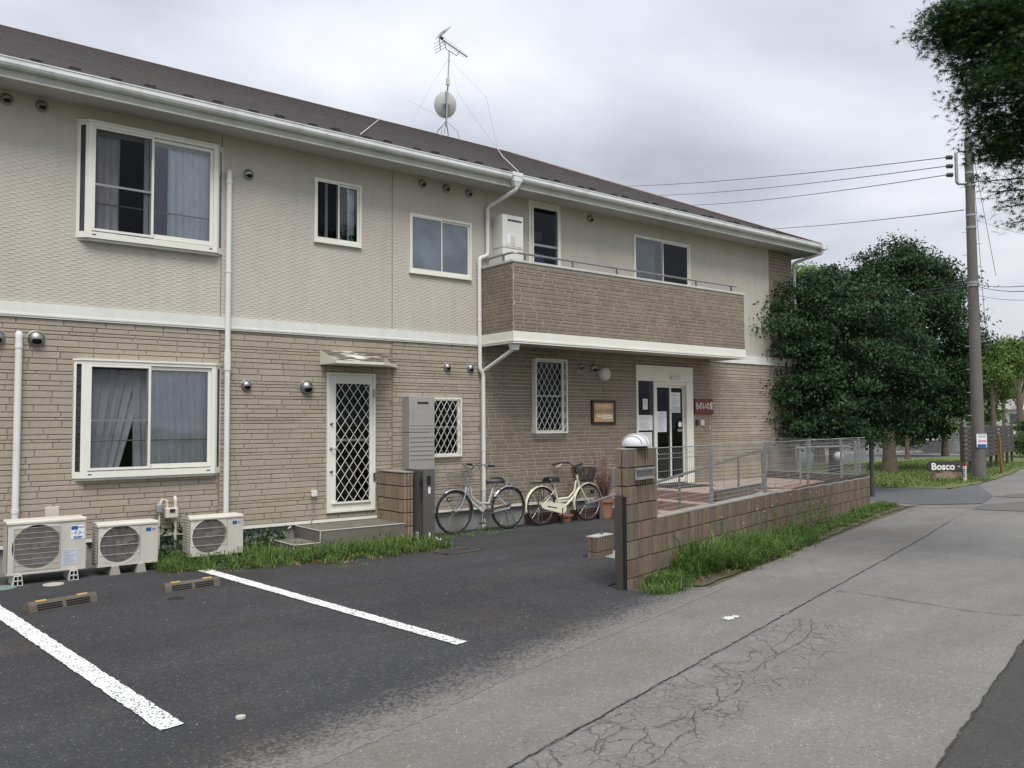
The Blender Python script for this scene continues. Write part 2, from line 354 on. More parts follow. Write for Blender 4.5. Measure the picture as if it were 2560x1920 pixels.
def asphalt(name, base, speck, cracks=False, coarse=1.0, warm=None, patches=.12, fade=None):
    m, t, b = newmat(name); b.inputs['Roughness'].default_value = .88; b.inputs['Specular IOR Level'].default_value = .3
    P = node(t, 'ShaderNodeNewGeometry').outputs['Position']
    big = noise(t, .55, P, 5, .6); mid = noise(t, 4, P, 4, .6); fine = noise(t, 95*coarse, P, 3, .7)
    vo = node(t, 'ShaderNodeTexVoronoi', i_Scale=52*coarse); t.links.new(P, vo.inputs['Vector'])
    c = mixc(t, rng(t, big, .32, .68), tuple(q*(1-patches) for q in base), tuple(q*(1+patches) for q in base))
    if warm: c = mixc(t, rng(t, noise(t, .8, P, 4, .6, .5), .5, .68, 0, .6), c, warm)
    c = mixc(t, rng(t, mid, .35, .7, 0, .5), c, tuple(q*.78 for q in base))
    sep = node(t, 'ShaderNodeSeparateColor'); t.links.new(vo.outputs['Color'], sep.inputs[0])
    near = rng(t, vo.outputs['Distance'], .15, .45, 1, 0)
    c = mixc(t, mth(t, 'MULTIPLY', rng(t, sep.outputs[0], .45, .95), near), c, speck)
    c = mixc(t, mth(t, 'MULTIPLY', rng(t, sep.outputs[1], .4, .9, 0, .85), near), c, tuple(q*.35 for q in base))
    c = mixc(t, rng(t, noise(t, 26*coarse, P, 4, .75), .56, .72, 0, .7), c, tuple(q*.5 for q in base)); c = mixc(t, rng(t, noise(t, 33*coarse, P, 4, .75), .58, .74, 0, .6), c, speck)
    if cracks or warm:    # long faint wear bands that follow the carriageway
        mpp = node(t, 'ShaderNodeMapping'); mpp.inputs['Rotation'].default_value = (0,0,-.27); mpp.inputs['Scale'].default_value = (.22,1.7,1); t.links.new(P, mpp.inputs[0])
        c = mixc(t, rng(t, noise(t, 1., mpp.outputs[0], 5, .6), .42, .66, 0, .35), c, tuple(q*.62 for q in base))
    vo2 = node(t, 'ShaderNodeTexVoronoi', i_Scale=24); t.links.new(P, vo2.inputs['Vector']); s2 = node(t, 'ShaderNodeSeparateColor'); t.links.new(vo2.outputs['Color'], s2.inputs[0])
    c = mixc(t, mth(t, 'MULTIPLY', rng(t, s2.outputs[0], .975, .99), rng(t, vo2.outputs['Distance'], .05, .12, 1, 0)), c, (.45,.44,.41))
    if fade:
        sp = node(t, 'ShaderNodeSeparateXYZ'); t.links.new(P, sp.inputs[0])
        dd = mth(t, 'SUBTRACT', sp.outputs[1], mth(t, 'MULTIPLY_ADD', sp.outputs[0], .2947, 3.272))
        dd = mth(t, 'ADD', dd, mth(t, 'MULTIPLY', mth(t, 'SUBTRACT', noise(t, 2.2, P, 5, .65), .5), .5)); dd = mth(t, 'ADD', dd, mth(t, 'MULTIPLY', mth(t, 'SUBTRACT', sep.outputs[2], .5), .35))
        c = mixc(t, rng(t, dd, .02, .5, 1, 0), c, fade)
    h = mth(t, 'ADD', mth(t, 'MULTIPLY', fine, .6), mth(t, 'MULTIPLY', vo.outputs['Distance'], -.8))
    if cracks:
        sp = node(t, 'ShaderNodeSeparateXYZ'); t.links.new(P, sp.inputs[0]); X, Y = sp.outputs[0], sp.outputs[1]
        wob = noise(t, 1.1, P, 3); wob2 = noise(t, 9, P, 3)
        # across the road: distance below the long seam
        dd = mth(t, 'SUBTRACT', mth(t, 'MULTIPLY_ADD', X, .268, 2.545), Y)     # metres to the camera side of the seam
        band = mth(t, 'MULTIPLY', rng(t, mth(t, 'ADD', dd, mth(t, 'MULTIPLY', wob, .5)), .80, 1.0, 1, 0), rng(t, dd, .0, .03))
        xm = mth(t, 'MULTIPLY', rng(t, X, 6.0, 7.0, 1, 0), rng(t, X, .5, 1.2))
        wv = node(t, 'ShaderNodeVectorMath', operation='MULTIPLY_ADD'); cn = node(t, 'ShaderNodeTexNoise', i_Scale=3.2, i_Detail=5); t.links.new(P, cn.inputs['Vector'])
        t.links.new(cn.outputs['Color'], wv.inputs[0]); wv.inputs[1].default_value = (.38,.38,.0); t.links.new(P, wv.inputs[2])
        def crk(scale, wd, soft):
            v = node(t, 'ShaderNodeTexVoronoi', feature='DISTANCE_TO_EDGE', i_Scale=scale); t.links.new(wv.outputs[0], v.inputs['Vector'])
            return rng(t, v.outputs['Distance'], wd, wd+soft, 1, 0)
        k1 = mth(t, 'MULTIPLY', crk(4.6, .006, .013), rng(t, noise(t, 1.7, P, 3), .38, .48))
        k2 = mth(t, 'MULTIPLY', crk(10.5, .008, .016), rng(t, noise(t, 1.5, P, 3), .46, .54))
        ck = mth(t, 'MULTIPLY', mth(t, 'MAXIMUM', k1, k2), mth(t, 'MULTIPLY', band, xm))
        c = mixc(t, mth(t, 'MULTIPLY', mth(t, 'MULTIPLY', ck, rng(t, noise(t, 14, P, 3), .3, .6, .35, 1)), .8), c, (.045,.042,.038)); h = mth(t, 'SUBTRACT', h, mth(t, 'MULTIPLY', ck, 2.5))
    t.links.new(c, b.inputs['Base Color']); bump(t, b, h, .55, .006); return m
mat['road'] = asphalt('worn_grey_asphalt', (.178,.173,.163), (.35,.34,.325), cracks=True)
mat['shoulder'] = asphalt('warm_grey_asphalt', (.178,.17,.156), (.36,.345,.32), warm=(.135,.118,.098), patches=.18)
mat['lot'] = asphalt('dark_parking_asphalt', (.043,.043,.045), (.15,.15,.152), patches=.3, warm=(.062,.055,.044), fade=(.172,.164,.15))
mat['darkroad'] = asphalt('dark_side_asphalt', (.055,.053,.05), (.10,.10,.095))
mat['sideroad'] = asphalt('smooth_side_road_asphalt', (.115,.118,.125), (.16,.16,.165), coarse=1.5, patches=.06)
mat['patchroad'] = asphalt('repair_patch_asphalt', (.125,.12,.112), (.2,.2,.19))
mat['crackmat'] = M('crack_shadow_dirt', (.035,.032,.028), .95, var=.3, vs=8)
mat['gravel'] = asphalt('pale_gravel', (.22,.205,.18), (.42,.40,.36), coarse=.6, patches=.25)
mat['soil'] = M('soil_and_thatch', (.085,.075,.045), .95, var=.3, vs=6, bmp=.6, bs=40)
def lawn_m():
    m, t, b = newmat('lawn_turf'); b.inputs['Roughness'].default_value = .95; P = node(t, 'ShaderNodeNewGeometry').outputs['Position']
    c = mixc(t, rng(t, noise(t, .9, P, 5, .6), .38, .62), (.115,.135,.04), (.085,.135,.032)); c = mixc(t, rng(t, noise(t, 12, P, 3), .4, .7, 0, .6), c, (.15,.135,.06))
    t.links.new(c, b.inputs['Base Color']); bump(t, b, noise(t, 40, P, 4), .8, .03); return m
mat['lawn'] = lawn_m()
def line_m():
    m, t, b = newmat('worn_white_line'); b.inputs['Roughness'].default_value = .7; P = node(t, 'ShaderNodeNewGeometry').outputs['Position']
    vo = node(t, 'ShaderNodeTexVoronoi', i_Scale=95); t.links.new(P, vo.inputs['Vector']); s = node(t, 'ShaderNodeSeparateColor'); t.links.new(vo.outputs['Color'], s.inputs[0])
    sp = node(t, 'ShaderNodeSeparateXYZ'); t.links.new(P, sp.inputs[0])
    wear = rng(t, sp.outputs[1], 4.7, 8.5, .80, .97)          # tyres have worn the road end more
    nf = mth(t, 'ADD', s.outputs[0], mth(t, 'MULTIPLY', mth(t, 'SUBTRACT', noise(t, 5, P, 4), .5), .5))
    f = mth(t, 'GREATER_THAN', nf, wear)
    c = mixc(t, rng(t, noise(t, 3, P), .3, .7), (.60,.60,.58), (.74,.74,.72)); c = mixc(t, f, c, (.06,.06,.06))
    t.links.new(c, b.inputs['Base Color']); bump(t, b, vo.outputs['Distance'], .4, .004); return m
mat['line'] = line_m()

# ================================================================== GROUND
def sheet(name, poly, z, m, kind='structure', label=None, jag=0., step=.12):
    pts = []
    n = len(poly)
    for i in range(n):
        a = np.array(poly[i]); b = np.array(poly[(i+1) % n]); Ld = np.linalg.norm(b-a); k = max(1, int(Ld/step)) if jag and Ld < 30 else 1
        for j in range(k):
            p = a+(b-a)*j/k
            if jag and j: 
                nn = np.array([-(b-a)[1], (b-a)[0]])/Ld; p = p+nn*random.uniform(-jag, jag)
            pts.append((p[0], p[1], z))
    import mathutils.geometry as mg
    tri = mg.tessellate_polygon([[Vector(p) for p in pts]])
    mb = MB(); mb.add(pts, [tuple(q) for q in tri]); o = mb.build(name, m, None)
    me = o.data
    if me.polygons and me.polygons[0].normal.z < 0: me.flip_normals()
    if kind: o['kind'] = kind
    if label: o['label'] = label
    return o
gm = MB(); gm.quad((-250,-250,-.014),(400,-250,-.014),(400,400,-.014),(-250,400,-.014)); gm.build('ground', mat['lawn'], kind='structure')
sheet('soil_base', [(-12,-12),(25,-12),(25,11.5),(15.6,12),(-12,10.6)], -.006, mat['soil'])
def seamY(x): return 2.545+.268*x if x < 12 else 2.545+.268*12+(x-12)*.287
Xs = [-40,-10,0,4,8,12,16.4,22.9,27.7,32.3,45,80,150]
left = {-40:-8.1,-10:.0,0:3.42,4:4.55,8:5.75,12:6.85,16.4:8.0,22.9:9.6,27.7:10.7,32.3:12.0,45:16,80:28,150:52}
main = [(x, left[x]) for x in Xs]+[(150,46),(80,22.5),(32.3,7.6),(20,5.0),(10,3.33),(6.9,2.6),(4.1,1.94),(0,.95),(-10,-1.8),(-40,-10)]
sheet('road', main, 0, mat['road'])
sheet('road_shoulder', [(x, left[x]+.01) for x in (-10,0,4,8,12)]+[(16.6,8.05),(17.3,7.2)]+[(x, seamY(x)) for x in (16.3,12,8,4,0,-10)], .004, mat['shoulder'], jag=.006)
sheet('dark_road_edge', [(-10,-1.8),(0,.95),(4.1,1.94),(6.9,2.6),(10,3.33),(20,5.0),(32.3,7.6),(34,6.2),(20,3.0),(12,.8),(4,-3),(-10,-9)], .004, mat['darkroad'], jag=.006)
# parking lot: its ragged edge meets the shoulder
lotedge = [(-10,.25),(-2,2.7),(1.79,3.80),(2.6,4.05),(3.26,4.29),(4.4,4.62),(5.3,4.85),(6.1,5.07),(6.9,5.3),(6.45,5.62),(6.05,5.72)]
sheet('parking_lot', lotedge+[(6.0,6.1),(15,8.6),(15.6,10.69),(-10,10.69)], .0065, mat['lot'], jag=.012, step=.03)
sheet('verge_soil', [(6.2,5.82),(6.75,5.48),(9.4,6.20),(14.4,7.62),(16.2,8.02),(15.5,8.42)], .009, mat['soil'], jag=.018)
sheet('gravel_patch', [(15.5,8.42),(16.2,7.95),(14.45,7.36),(16.47,8.0),(16.42,9.0),(15.6,10.6)], .010, mat['gravel'], jag=.05)
sheet('side_road', [(16.42,9.0),(16.47,8.0),(17.6,7.3),(19.6,7.9),(22.9,9.6),(20.76,9.35),(20.1,10.6),(20.3,14),(22,19),(30,24),(47,26),(52,34),(60,50),(30,45),(15.4,26),(16.4,12)], .012, mat['sideroad'])
sheet('repair_patch', [(16.34,6.94),(17.45,7.25),(20.1,6.6),(19.6,5.3),(17.2,5.0),(16.68,6.21)], .008, mat['patchroad'], jag=.01)
sheet('repair_patch', [(19.43,7.82),(20.78,7.85),(20.9,7.2),(24.5,6.3),(24.0,5.4),(19.66,7.0)], .008, mat['patchroad'], jag=.01)
sheet('rear_car_park', [(23,17.0),(33.3,18.9),(38.5,17.6),(42.38,17.6),(60,22),(62,40),(44,40),(47,26),(30,24),(22,19)], .016, mat['sideroad'])
for (a, b) in (((40.28,20.69),(42.38,18.38)), ((34,20.4),(36.5,21.6)), ((43.2,21.2),(45.2,19.9))):
    a = np.array(a); b = np.array(b); d = (b-a)/np.linalg.norm(b-a); n_ = np.array([-d[1], d[0]])*.1
    sheet('car_park_line', [tuple(a-n_), tuple(b-n_), tuple(b+n_), tuple(a+n_)], .024, mat['line'])
sheet('lawn', [(20.0,11.05),(20.7,9.38),(22.9,9.58),(24.0,9.83),(27.7,10.66),(32.3,11.96),(45,15.95),(46,17.5),(42.4,17.6),(38.5,17.7),(33.3,18.9),(23,17.1),(20.4,14)], .02, mat['lawn'], jag=.06, step=.2)
# long seam and transverse cracks as narrow dirt-filled grooves
def ribbon(name, pts, wd, z, m, jag=.012, sub=.05):
    P = []; 
    for a, b in zip(pts[:-1], pts[1:]):
        a = np.array(a, float); b = np.array(b, float); k = max(1, int(np.linalg.norm(b-a)/sub))
        P += [a+(b-a)*i/k for i in range(k)]
    P.append(np.array(pts[-1], float)); mb = MB(); vs = []; off = 0
    for i, p in enumerate(P):
        t_ = P[min(i+1, len(P)-1)]-P[max(i-1, 0)]; t_ /= max(1e-6, np.linalg.norm(t_)); n_ = np.array([-t_[1], t_[0]])
        off = off*.8+random.uniform(-jag, jag); ww = wd*random.uniform(.25, 1.)
        vs += [tuple(p+n_*(off-ww))+(z,), tuple(p+n_*(off+ww))+(z,)]
    mb.add(vs, [(2*i, 2*i+2, 2*i+3, 2*i+1) for i in range(len(P)-1)]); return mb.build(name, m, kind='structure')
ribbon('road_seam', [(x, seamY(x)) for x in (-10,0,2,4,6,8,10,12,14.2)], .006, .0095, mat['crackmat'], jag=.006, sub=.025)
ribbon('road_edge_seam', [(-10,-1.8),(0,.95),(4.1,1.94),(6.9,2.6),(10,3.33),(20,5.0)], .009, .0095, mat['crackmat'], jag=.005, sub=.03)
ribbon('road_crack', [tuple(G(1280+x*.5787, 1240+y*.5787)[:2]) for x, y in ((1400,410),(1520,425),(1640,445),(1750,462),(1850,480),(2000,505),(2210,520))], .008, .0095, mat['crackmat'], jag=.015)
# hand-traced main cracks
def gx(l): return [tuple(G(1280+x*.5787, 1240+y*.5787)[:2]) for x, y in l]
for l in (((1290,535),(1298,580),(1285,610),(1230,640),(1180,670),(1150,690),(1100,720),(1060,755),(1000,775),(930,795),(850,815),(780,835),(700,820),(640,810)),
          ((1000,800),(975,840),(940,865),(900,900),(850,920),(800,935),(790,980),(800,1010),(740,1040),(700,1075),(660,1125),(600,1160)),
          ((1150,690),(1120,655),(1180,630),(1215,590),(1250,560),(1240,530)), ((1090,750),(1085,725),(1040,715),(980,730),(920,720),(860,750),(790,735)),
          ((890,890),(885,840),(850,815)), ((800,980),(740,960),(690,985),(640,1000),(585,1010),(580,1040),(510,1080),(490,1130),(400,1145)),
          ((660,1120),(720,1140),(760,1165),(830,1175)), ((585,1010),(540,990),(480,1010),(430,1040),(370,1080),(300,1110),(160,1150))):
    ribbon('road_crack', gx(l), .0030, .0098, mat['crackmat'], jag=.008, sub=.03)
# parking lines
def pline(p): sheet('parking_line', p, .014, mat['line'], jag=.006, step=.05)
pline([(3.063,9.68),(3.20,9.70),(3.656,5.216),(3.537,5.19)])
pline([(.90,9.3),(1.04,9.3),(1.45,4.79),(1.319,4.76)])
pline([(-1.25,9.3),(-1.11,9.3),(-.75,4.6),(-.88,4.57)])
sheet('paint_splat', [(5.72,4.42),(5.74,4.48),(5.78,4.47),(5.81,4.50),(5.86,4.46),(5.90,4.48),(5.92,4.43),(5.87,4.40),(5.83,4.42),(5.79,4.39),(5.75,4.40)], .0105, mat['line'])
def disc(name, x, y, r, z, h, m, label, cat):
    mb = MB(); mb.lathe([(r, z), (r*.97, z+h)], (x, y, 0), 20); o = mb.build(name, m); return tag(o, label, cat)
disc('pipe_cover', 1.64, 9.85, .10, .006, .008, mat['step_edge'], 'round grey drain cover in the dark asphalt before the large air conditioner', 'drain cover')
disc('pipe_cover', 1.20, 9.98, .13, .006, .007, M('green_cover', (.16,.24,.21), .7), 'pale green round cover at the far left edge of the parking lot', 'drain cover')
disc('survey_marker', 1.73, 4.69, .028, .008, .012, mat['step_edge'], 'small pale round marker stud in the dark parking asphalt', 'marker')
disc('pipe_cover', 2.42, 8.28, .075, .006, .006, mat['black'], 'small black round cover between the two wheel stops', 'drain cover')

# drain grate near the gate
def drain():
    t_ = thing('drain_grate', 'rectangular steel drain grate in the asphalt beside the grass patch', 'drain', (6.15,9.0,0))
    mb = MB(); x0, x1, y0, y1 = 5.86, 6.42, 8.82, 9.14
    for a in ((x0,x1,y0,y0+.015),(x0,x1,y1-.015,y1),(x0,x0+.015,y0,y1),(x1-.015,x1,y0,y1)): mb.box(*a, .004, .022)
    mb.build('frame', mat['grate'], t_)
    mb = MB()
    for i in range(18): mb.box(x0+.02+i*.03, x0+.028+i*.03, y0+.015, y1-.015, .004, .02)
    mb.build('bar_grid', mat['grate'], t_); mb = MB(); mb.box(x0,x1,y0,y1,-.02,.011); mb.build('pit', mat['black'], t_)
drain()

# ================================================================== HOUSE
YW = 10.72
house = thing('apartment_house', 'long two-storey house with beige upper siding, tan brick-pattern ground floor and dark brown roof', 'house', (6.7, 15.2, 0))
XL, XR = -3., 16.455
holes = dict(lower=[], upper=[])
win_defs = []
def rect_sub(rects, hole):
    out_ = []
    hx0, hx1, hz0, hz1 = hole
    for (x0, x1, z0, z1) in rects:
        if hx0 >= x1 or hx1 <= x0 or hz0 >= z1 or hz1 <= z0: out_.append((x0,x1,z0,z1)); continue
        if hx0 > x0: out_.append((x0, hx0, z0, z1))
        if hx1 < x1: out_.append((hx1, x1, z0, z1))
        a, b = max(x0, hx0), min(x1, hx1)
        if hz0 > z0: out_.append((a, b, z0, hz0))
        if hz1 < z1: out_.append((a, b, hz1, z1))
    return out_
# openings (x0,x1,z0,z1)
OP = dict(bay_up=(2.05,3.55,3.93,5.13), bay_lo=(2.05,3.55,1.12,2.34), w3=(4.95,5.62,4.24,5.08), w4=(6.50,7.57,3.97,4.80), w5=(8.87,9.45,3.2,5.34),
          w6=(11.36,12.88,3.2,5.14), door=(5.17,5.84,.47,2.35), g1=(6.86,7.34,1.2,2.02), g2=(8.87,9.50,1.54,2.70), ent=(11.40,12.90,.48,2.44))
OPL = list(OP.values())
def wall_part(name, x0, x1, z0, z1, m, y=YW):
    rs = [(x0,x1,z0,z1)]
    for h in OPL: rs = rect_sub(rs, h)
    mb = MB()
    for a in rs: mb.wallrect(*a, y)
    return mb.build(name, m, house)
lw1 = wall_part('lower_wall', XL, 7.78, .345, 2.886, mat['joint_tan'])
lw2 = wall_part('entrance_wall', 7.78, 13.515, .345, 3.05, mat['joint_brown'])
lw3 = wall_part('corner_wall', 13.515, XR, .345, 2.886, mat['joint_tan'])
uw = wall_part('upper_wall', XL, 15.57, 3.05, 5.50, mat['siding_up'])
uw2 = wall_part('upper_corner_wall', 15.57, XR, 3.05, 5.50, mat['joint_brown'])
mb = MB(); mb.quad((XR,YW,0),(XR,20,0),(XR,20,5.5),(XR,YW,5.5)); mb.build('side_wall', mat['brick_tan'], house)
mb = MB(); mb.quad((XL,20,0),(XL,20,5.5),(XR,20,5.5),(XR,20,0)); mb.quad((XL,YW,0),(XL,20,0),(XL,20,5.5),(XL,YW,5.5)); mb.build('rear_wall', mat['brick_tan'], house)
mb = MB(); mb.box(XL, XR, YW+.03, YW+.2, -.1, .345); mb.build('foundation', mat['concrete'], house)
mb = MB()
for a, b in ((XL, 4.62), (4.62, 5.98), (6.05, 11.33), (12.96, XR)): mb.box(a, b-.002, YW-.03, YW+.02, .308, .345)
mb.build('base_trim', mat['white_clean'], house)
# brick rows
def brick_region(x0, x1, z0, z1, heights, wr, gap, extra=[], rect_ops=True):
    out_ = []; z = z0
    while z < z1-.02:
        h = random.choice(heights); h = min(h, z1-z)
        if z1-(z+h) < .025: h = z1-z
        x = x0-random.uniform(0, .25)
        wide = random.random()
        while x < x1:
            wd = random.uniform(*wr)*(1.15 if h < .045 else 1.)
            a, b = max(x, x0), min(x+wd, x1)
            if b-a > .04:
                rs = [(a+gap/2, b-gap/2, z+gap/2, z+h-gap/2)]
                if rect_ops:
                    for hh in OPL+extra:
                        rs = rect_sub(rs, (hh[0]-.01, hh[1]+.01, hh[2]-.01, hh[3]+.01))
                out_ += [r_ for r_ in rs if r_[1]-r_[0] > .03 and r_[3]-r_[2] > .016]
            x += wd
        z += h
    return out_
HT = [.036,.04,.055,.06,.078,.082]
allb = []
for r_ in brick_region(XL, 3.636, .35, 2.884, HT, (.22,.48), .008): allb.append((r_, YW, lw1, 'tan'))
for r_ in brick_region(3.648, 6.168, .35, 2.884, HT, (.22,.48), .008): allb.append((r_, YW, lw1, 'tan'))
for r_ in brick_region(6.18, 7.77, .35, 2.884, HT, (.22,.48), .008): allb.append((r_, YW, lw1, 'tan'))
for r_ in brick_region(7.80, 13.505, .35, 2.93, [.05,.062,.076,.04], (.17,.36), .014): allb.append((r_, YW, lw2, 'brown'))
for r_ in brick_region(13.525, 15.56, .35, 2.88, HT, (.2,.42), .009): allb.append((r_, YW, lw3, 'tan'))
for r_ in brick_region(15.575, XR-.005, .35, 2.88, HT, (.16,.36), .009): allb.append((r_, YW, lw3, 'tan'))
for r_ in brick_region(15.59, XR-.005, 3.06, 5.45, [.05,.055,.072], (.16,.36), .011): allb.append((r_, YW, uw2, 'brown'))
# vertical panel joints come from the gaps left between regions
# upper siding dimples: small wedge pads, shadow line under each
def pads(x0, x1, z0, z1, px=.125, pz=.0262):
    V = []; Fq = []
    rows = int((z1-z0)/pz); holes_ = [(h[0]-.03, h[1]+.03, h[2]-.03, h[3]+.03) for h in OPL]+[(1.94,3.66,3.86,5.28),(4.91,5.66,4.19,5.12),(6.45,7.61,3.92,4.85),(8.79,9.52,3.05,5.44),(11.31,12.94,3.05,5.21)]
    for i in range(rows):
        z = z0+i*pz+.004; n = int((x1-x0)/px)
        xs = x0+(np.arange(n)+(.5 if i % 2 else .0))*px+.01+np.random.uniform(-.006,.006,n)
        ws = px*.72+np.random.uniform(-.015,.01,n)
        for x_, w_ in zip(xs, ws):
            if x_+w_ > x1-.005: continue
            xm, zm = x_+w_/2, z+.01
            if any(h[0] < xm+.04 and xm-.04 < h[1] and h[2] < zm < h[3] for h in holes_): continue
            if abs(xm-3.642) < .03 or abs(xm-6.174) < .03 or abs(xm-12.144)<.03: continue
            b = len(V); y = YW; d = .0027+random.uniform(-.0004,.0007)
            V += [(x_,y,z+.002),(x_+w_,y,z+.002),(x_+w_-.012,y-d,z+.0035),(x_+.012,y-d,z+.0035),(x_+w_-.008,y-.0002,z+pz*.92),(x_+.008,y-.0002,z+pz*.92)]
            Fq += [(b,b+1,b+2,b+3),(b+3,b+2,b+4,b+5),(b,b+3,b+5,b),(b+1,b+4,b+2,b+1)]
    Q = [f for f in Fq if len(set(f)) == 4]; T = [tuple(dict.fromkeys(f)) for f in Fq if len(set(f)) == 3]
    me = bpy.data.meshes.new('siding_dimples'); off = root_loc(house)
    me.from_pydata([(a-off.x,b-off.y,c-off.z) for a,b,c in V], [], Q+T); me.materials.append(mat['siding_up'])
    o = bpy.data.objects.new('siding_dimples', me); COL.objects.link(o); o.parent = uw; o['kind'] = 'stuff'
pads(1.0, 15.56, 3.06, 5.47)
for xj in (3.642, 6.174, 12.144): MB().box(xj-.005, xj+.005, YW-.003, YW, 3.06, 5.46).build('panel_joint', mat['joint_tan'], house)
# ---- band course
mb = MB(); mb.box(XL, 7.768, YW-.028, YW+.02, 2.925, 3.052); mb.box(XL, 7.768, YW-.038, YW+.02, 2.905, 2.924); mb.box(XL, 7.768, YW-.03, YW+.02, 2.884, 2.904)
mb.build('band_course', mat['white'], house)
mb = MB(); mb.box(13.52, XR+.01, YW-.028, YW+.02, 2.925, 3.052); mb.box(13.52, XR+.012, YW-.038, YW+.02, 2.884, 2.924)
mb.build('band_course', mat['white'], house)
# ---- balcony
bal = None
BX0, BX1, BY = 7.77, 13.51, 9.845
mb = MB(); t_ = .1
mb.box(BX0+.01, BX1-.01, BY+.01, BY+t_, 3.06, 4.12); mb.box(BX0+.01, BX0+t_, BY+t_, YW, 3.06, 4.12); mb.box(BX1-t_, BX1-.01, BY+t_, YW, 3.06, 4.12)
bal = mb.build('balcony', mat['joint_brown'], house)
mb = MB(); mb.box(BX0+.01, BX1-.01, BY+.01, YW, 2.93, 3.055); mb.build('balcony_floor', mat['soffit'], bal)
def fas(x0,x1,y0,y1,z0,z1): return (x0,x1,y0,y1,z0,z1)
mb = MB()
for dz0, dz1, o_ in ((2.93,3.062,.0),(2.906,2.928,.012),(2.878,2.904,.004)):
    mb.box(BX0-o_, BX1+o_, BY-o_, BY+.02, dz0, dz1); mb.box(BX0-o_, BX0+.02, BY+.021, YW-.04, dz0, dz1); mb.box(BX1-.02, BX1+o_, BY+.021, YW-.04, dz0, dz1)
mb.build('balcony_fascia', mat['white_clean'], bal)
mb = MB(); mb.box(BX0-.012, BX1+.012, BY-.012, BY+t_+.012, 4.121, 4.158); mb.box(BX0-.012, BX0+t_+.012, BY+t_+.013, YW-.001, 4.121, 4.158); mb.box(BX1-t_-.012, BX1+.012, BY+t_+.013, YW-.001, 4.121, 4.158)
mb.build('balcony_cap', mat['fascia'], bal, bevel=.004)
RZ = 4.275; mb = MB(); ry = BY+.05
mb.tube([(BX0+.05,YW-.1,RZ-.03),(BX0+.05,YW-.25,RZ),(BX0+.05,ry+.06,RZ),(BX0+.07,ry+.02,RZ),(BX0+.12,ry,RZ),(BX1-.2,ry,RZ)], .017, 8)
for x_ in (BX0+.05,): 
    for y_ in (YW-.17, BY+.3): mb.box(x_-.014, x_+.014, y_-.014, y_+.014, 4.158, RZ)
mb.build('balcony_rail', mat['steel'], bal)
for px_ in (1313, 1432.5, 1542.6, 1740, 1827.5):
    x_ = W(px_, 680, ry)[0]; mb = MB(); mb.box(x_-.014, x_+.014, ry-.014, ry+.014, 4.158, RZ-.01); mb.build('rail_post', mat['steel'], bal)
for r_ in brick_region(BX0+.01, BX1-.01, 3.065, 4.115, [.048,.06,.074,.038], (.18,.38), .0125, rect_ops=False): allb.append((r_, BY+.01, bal, 'brown'))
# side face bricks of the balcony (face -X)
side = brick_region(0, YW-BY-.01, 3.065, 4.115, [.048,.06,.074,.038], (.18,.34), .0125, rect_ops=False)
mb = MB()
for (a, b, z0, z1) in side:
    q = MB().brick(a, b, z0, z1, 0); mb.add([(BX0+.01+v[1], YW-v[0], v[2]) for v in q.v], q.f)
mb.build('side_bricks', mat['brick_brown'], bal, kind='stuff')
# ---- sort the bricks: 300 largest in view are single parts, the rest joined
def area(b):
    (x0,x1,z0,z1), y, _, _ = b; p = [proj((x, y, z)) for x, z in ((x0,z0),(x1,z0),(x1,z1))]
    if p[0][2] < .5 or p[1][0] < 8 or p[0][0] > 2550: return 0
    if x0 < 2.05 and z0 < .62: return 0
    return abs((p[1][0]-p[0][0])*(p[2][1]-p[1][1]))
allb.sort(key=area, reverse=True)
cache = {}
for i, (r_, y, par, kd) in enumerate(allb[:300]):
    x0,x1,z0,z1 = r_; key = (round((x1-x0)*100), round((z1-z0)*500), kd)
    if key not in cache:
        q = MB().brick(0, x1-x0, 0, z1-z0, 0); me = bpy.data.meshes.new('brick'); me.from_pydata(q.v, [], q.f); me.materials.append(mat['brick_'+kd]); cache[key] = me
    o = bpy.data.objects.new('brick', cache[key]); COL.objects.link(o); o.parent = par; o.location = Vector((x0,y,z0))-root_loc(par)
rest = {}
for r_, y, par, kd in allb[300:]:
    rest.setdefault((par.name, kd), (MB(), par))[0].brick(*r_, y, d=.008+random.uniform(-.001,.001))
for (pn, kd), (mb, par) in rest.items(): mb.build('siding_bricks', mat['brick_'+kd], par, kind='stuff')

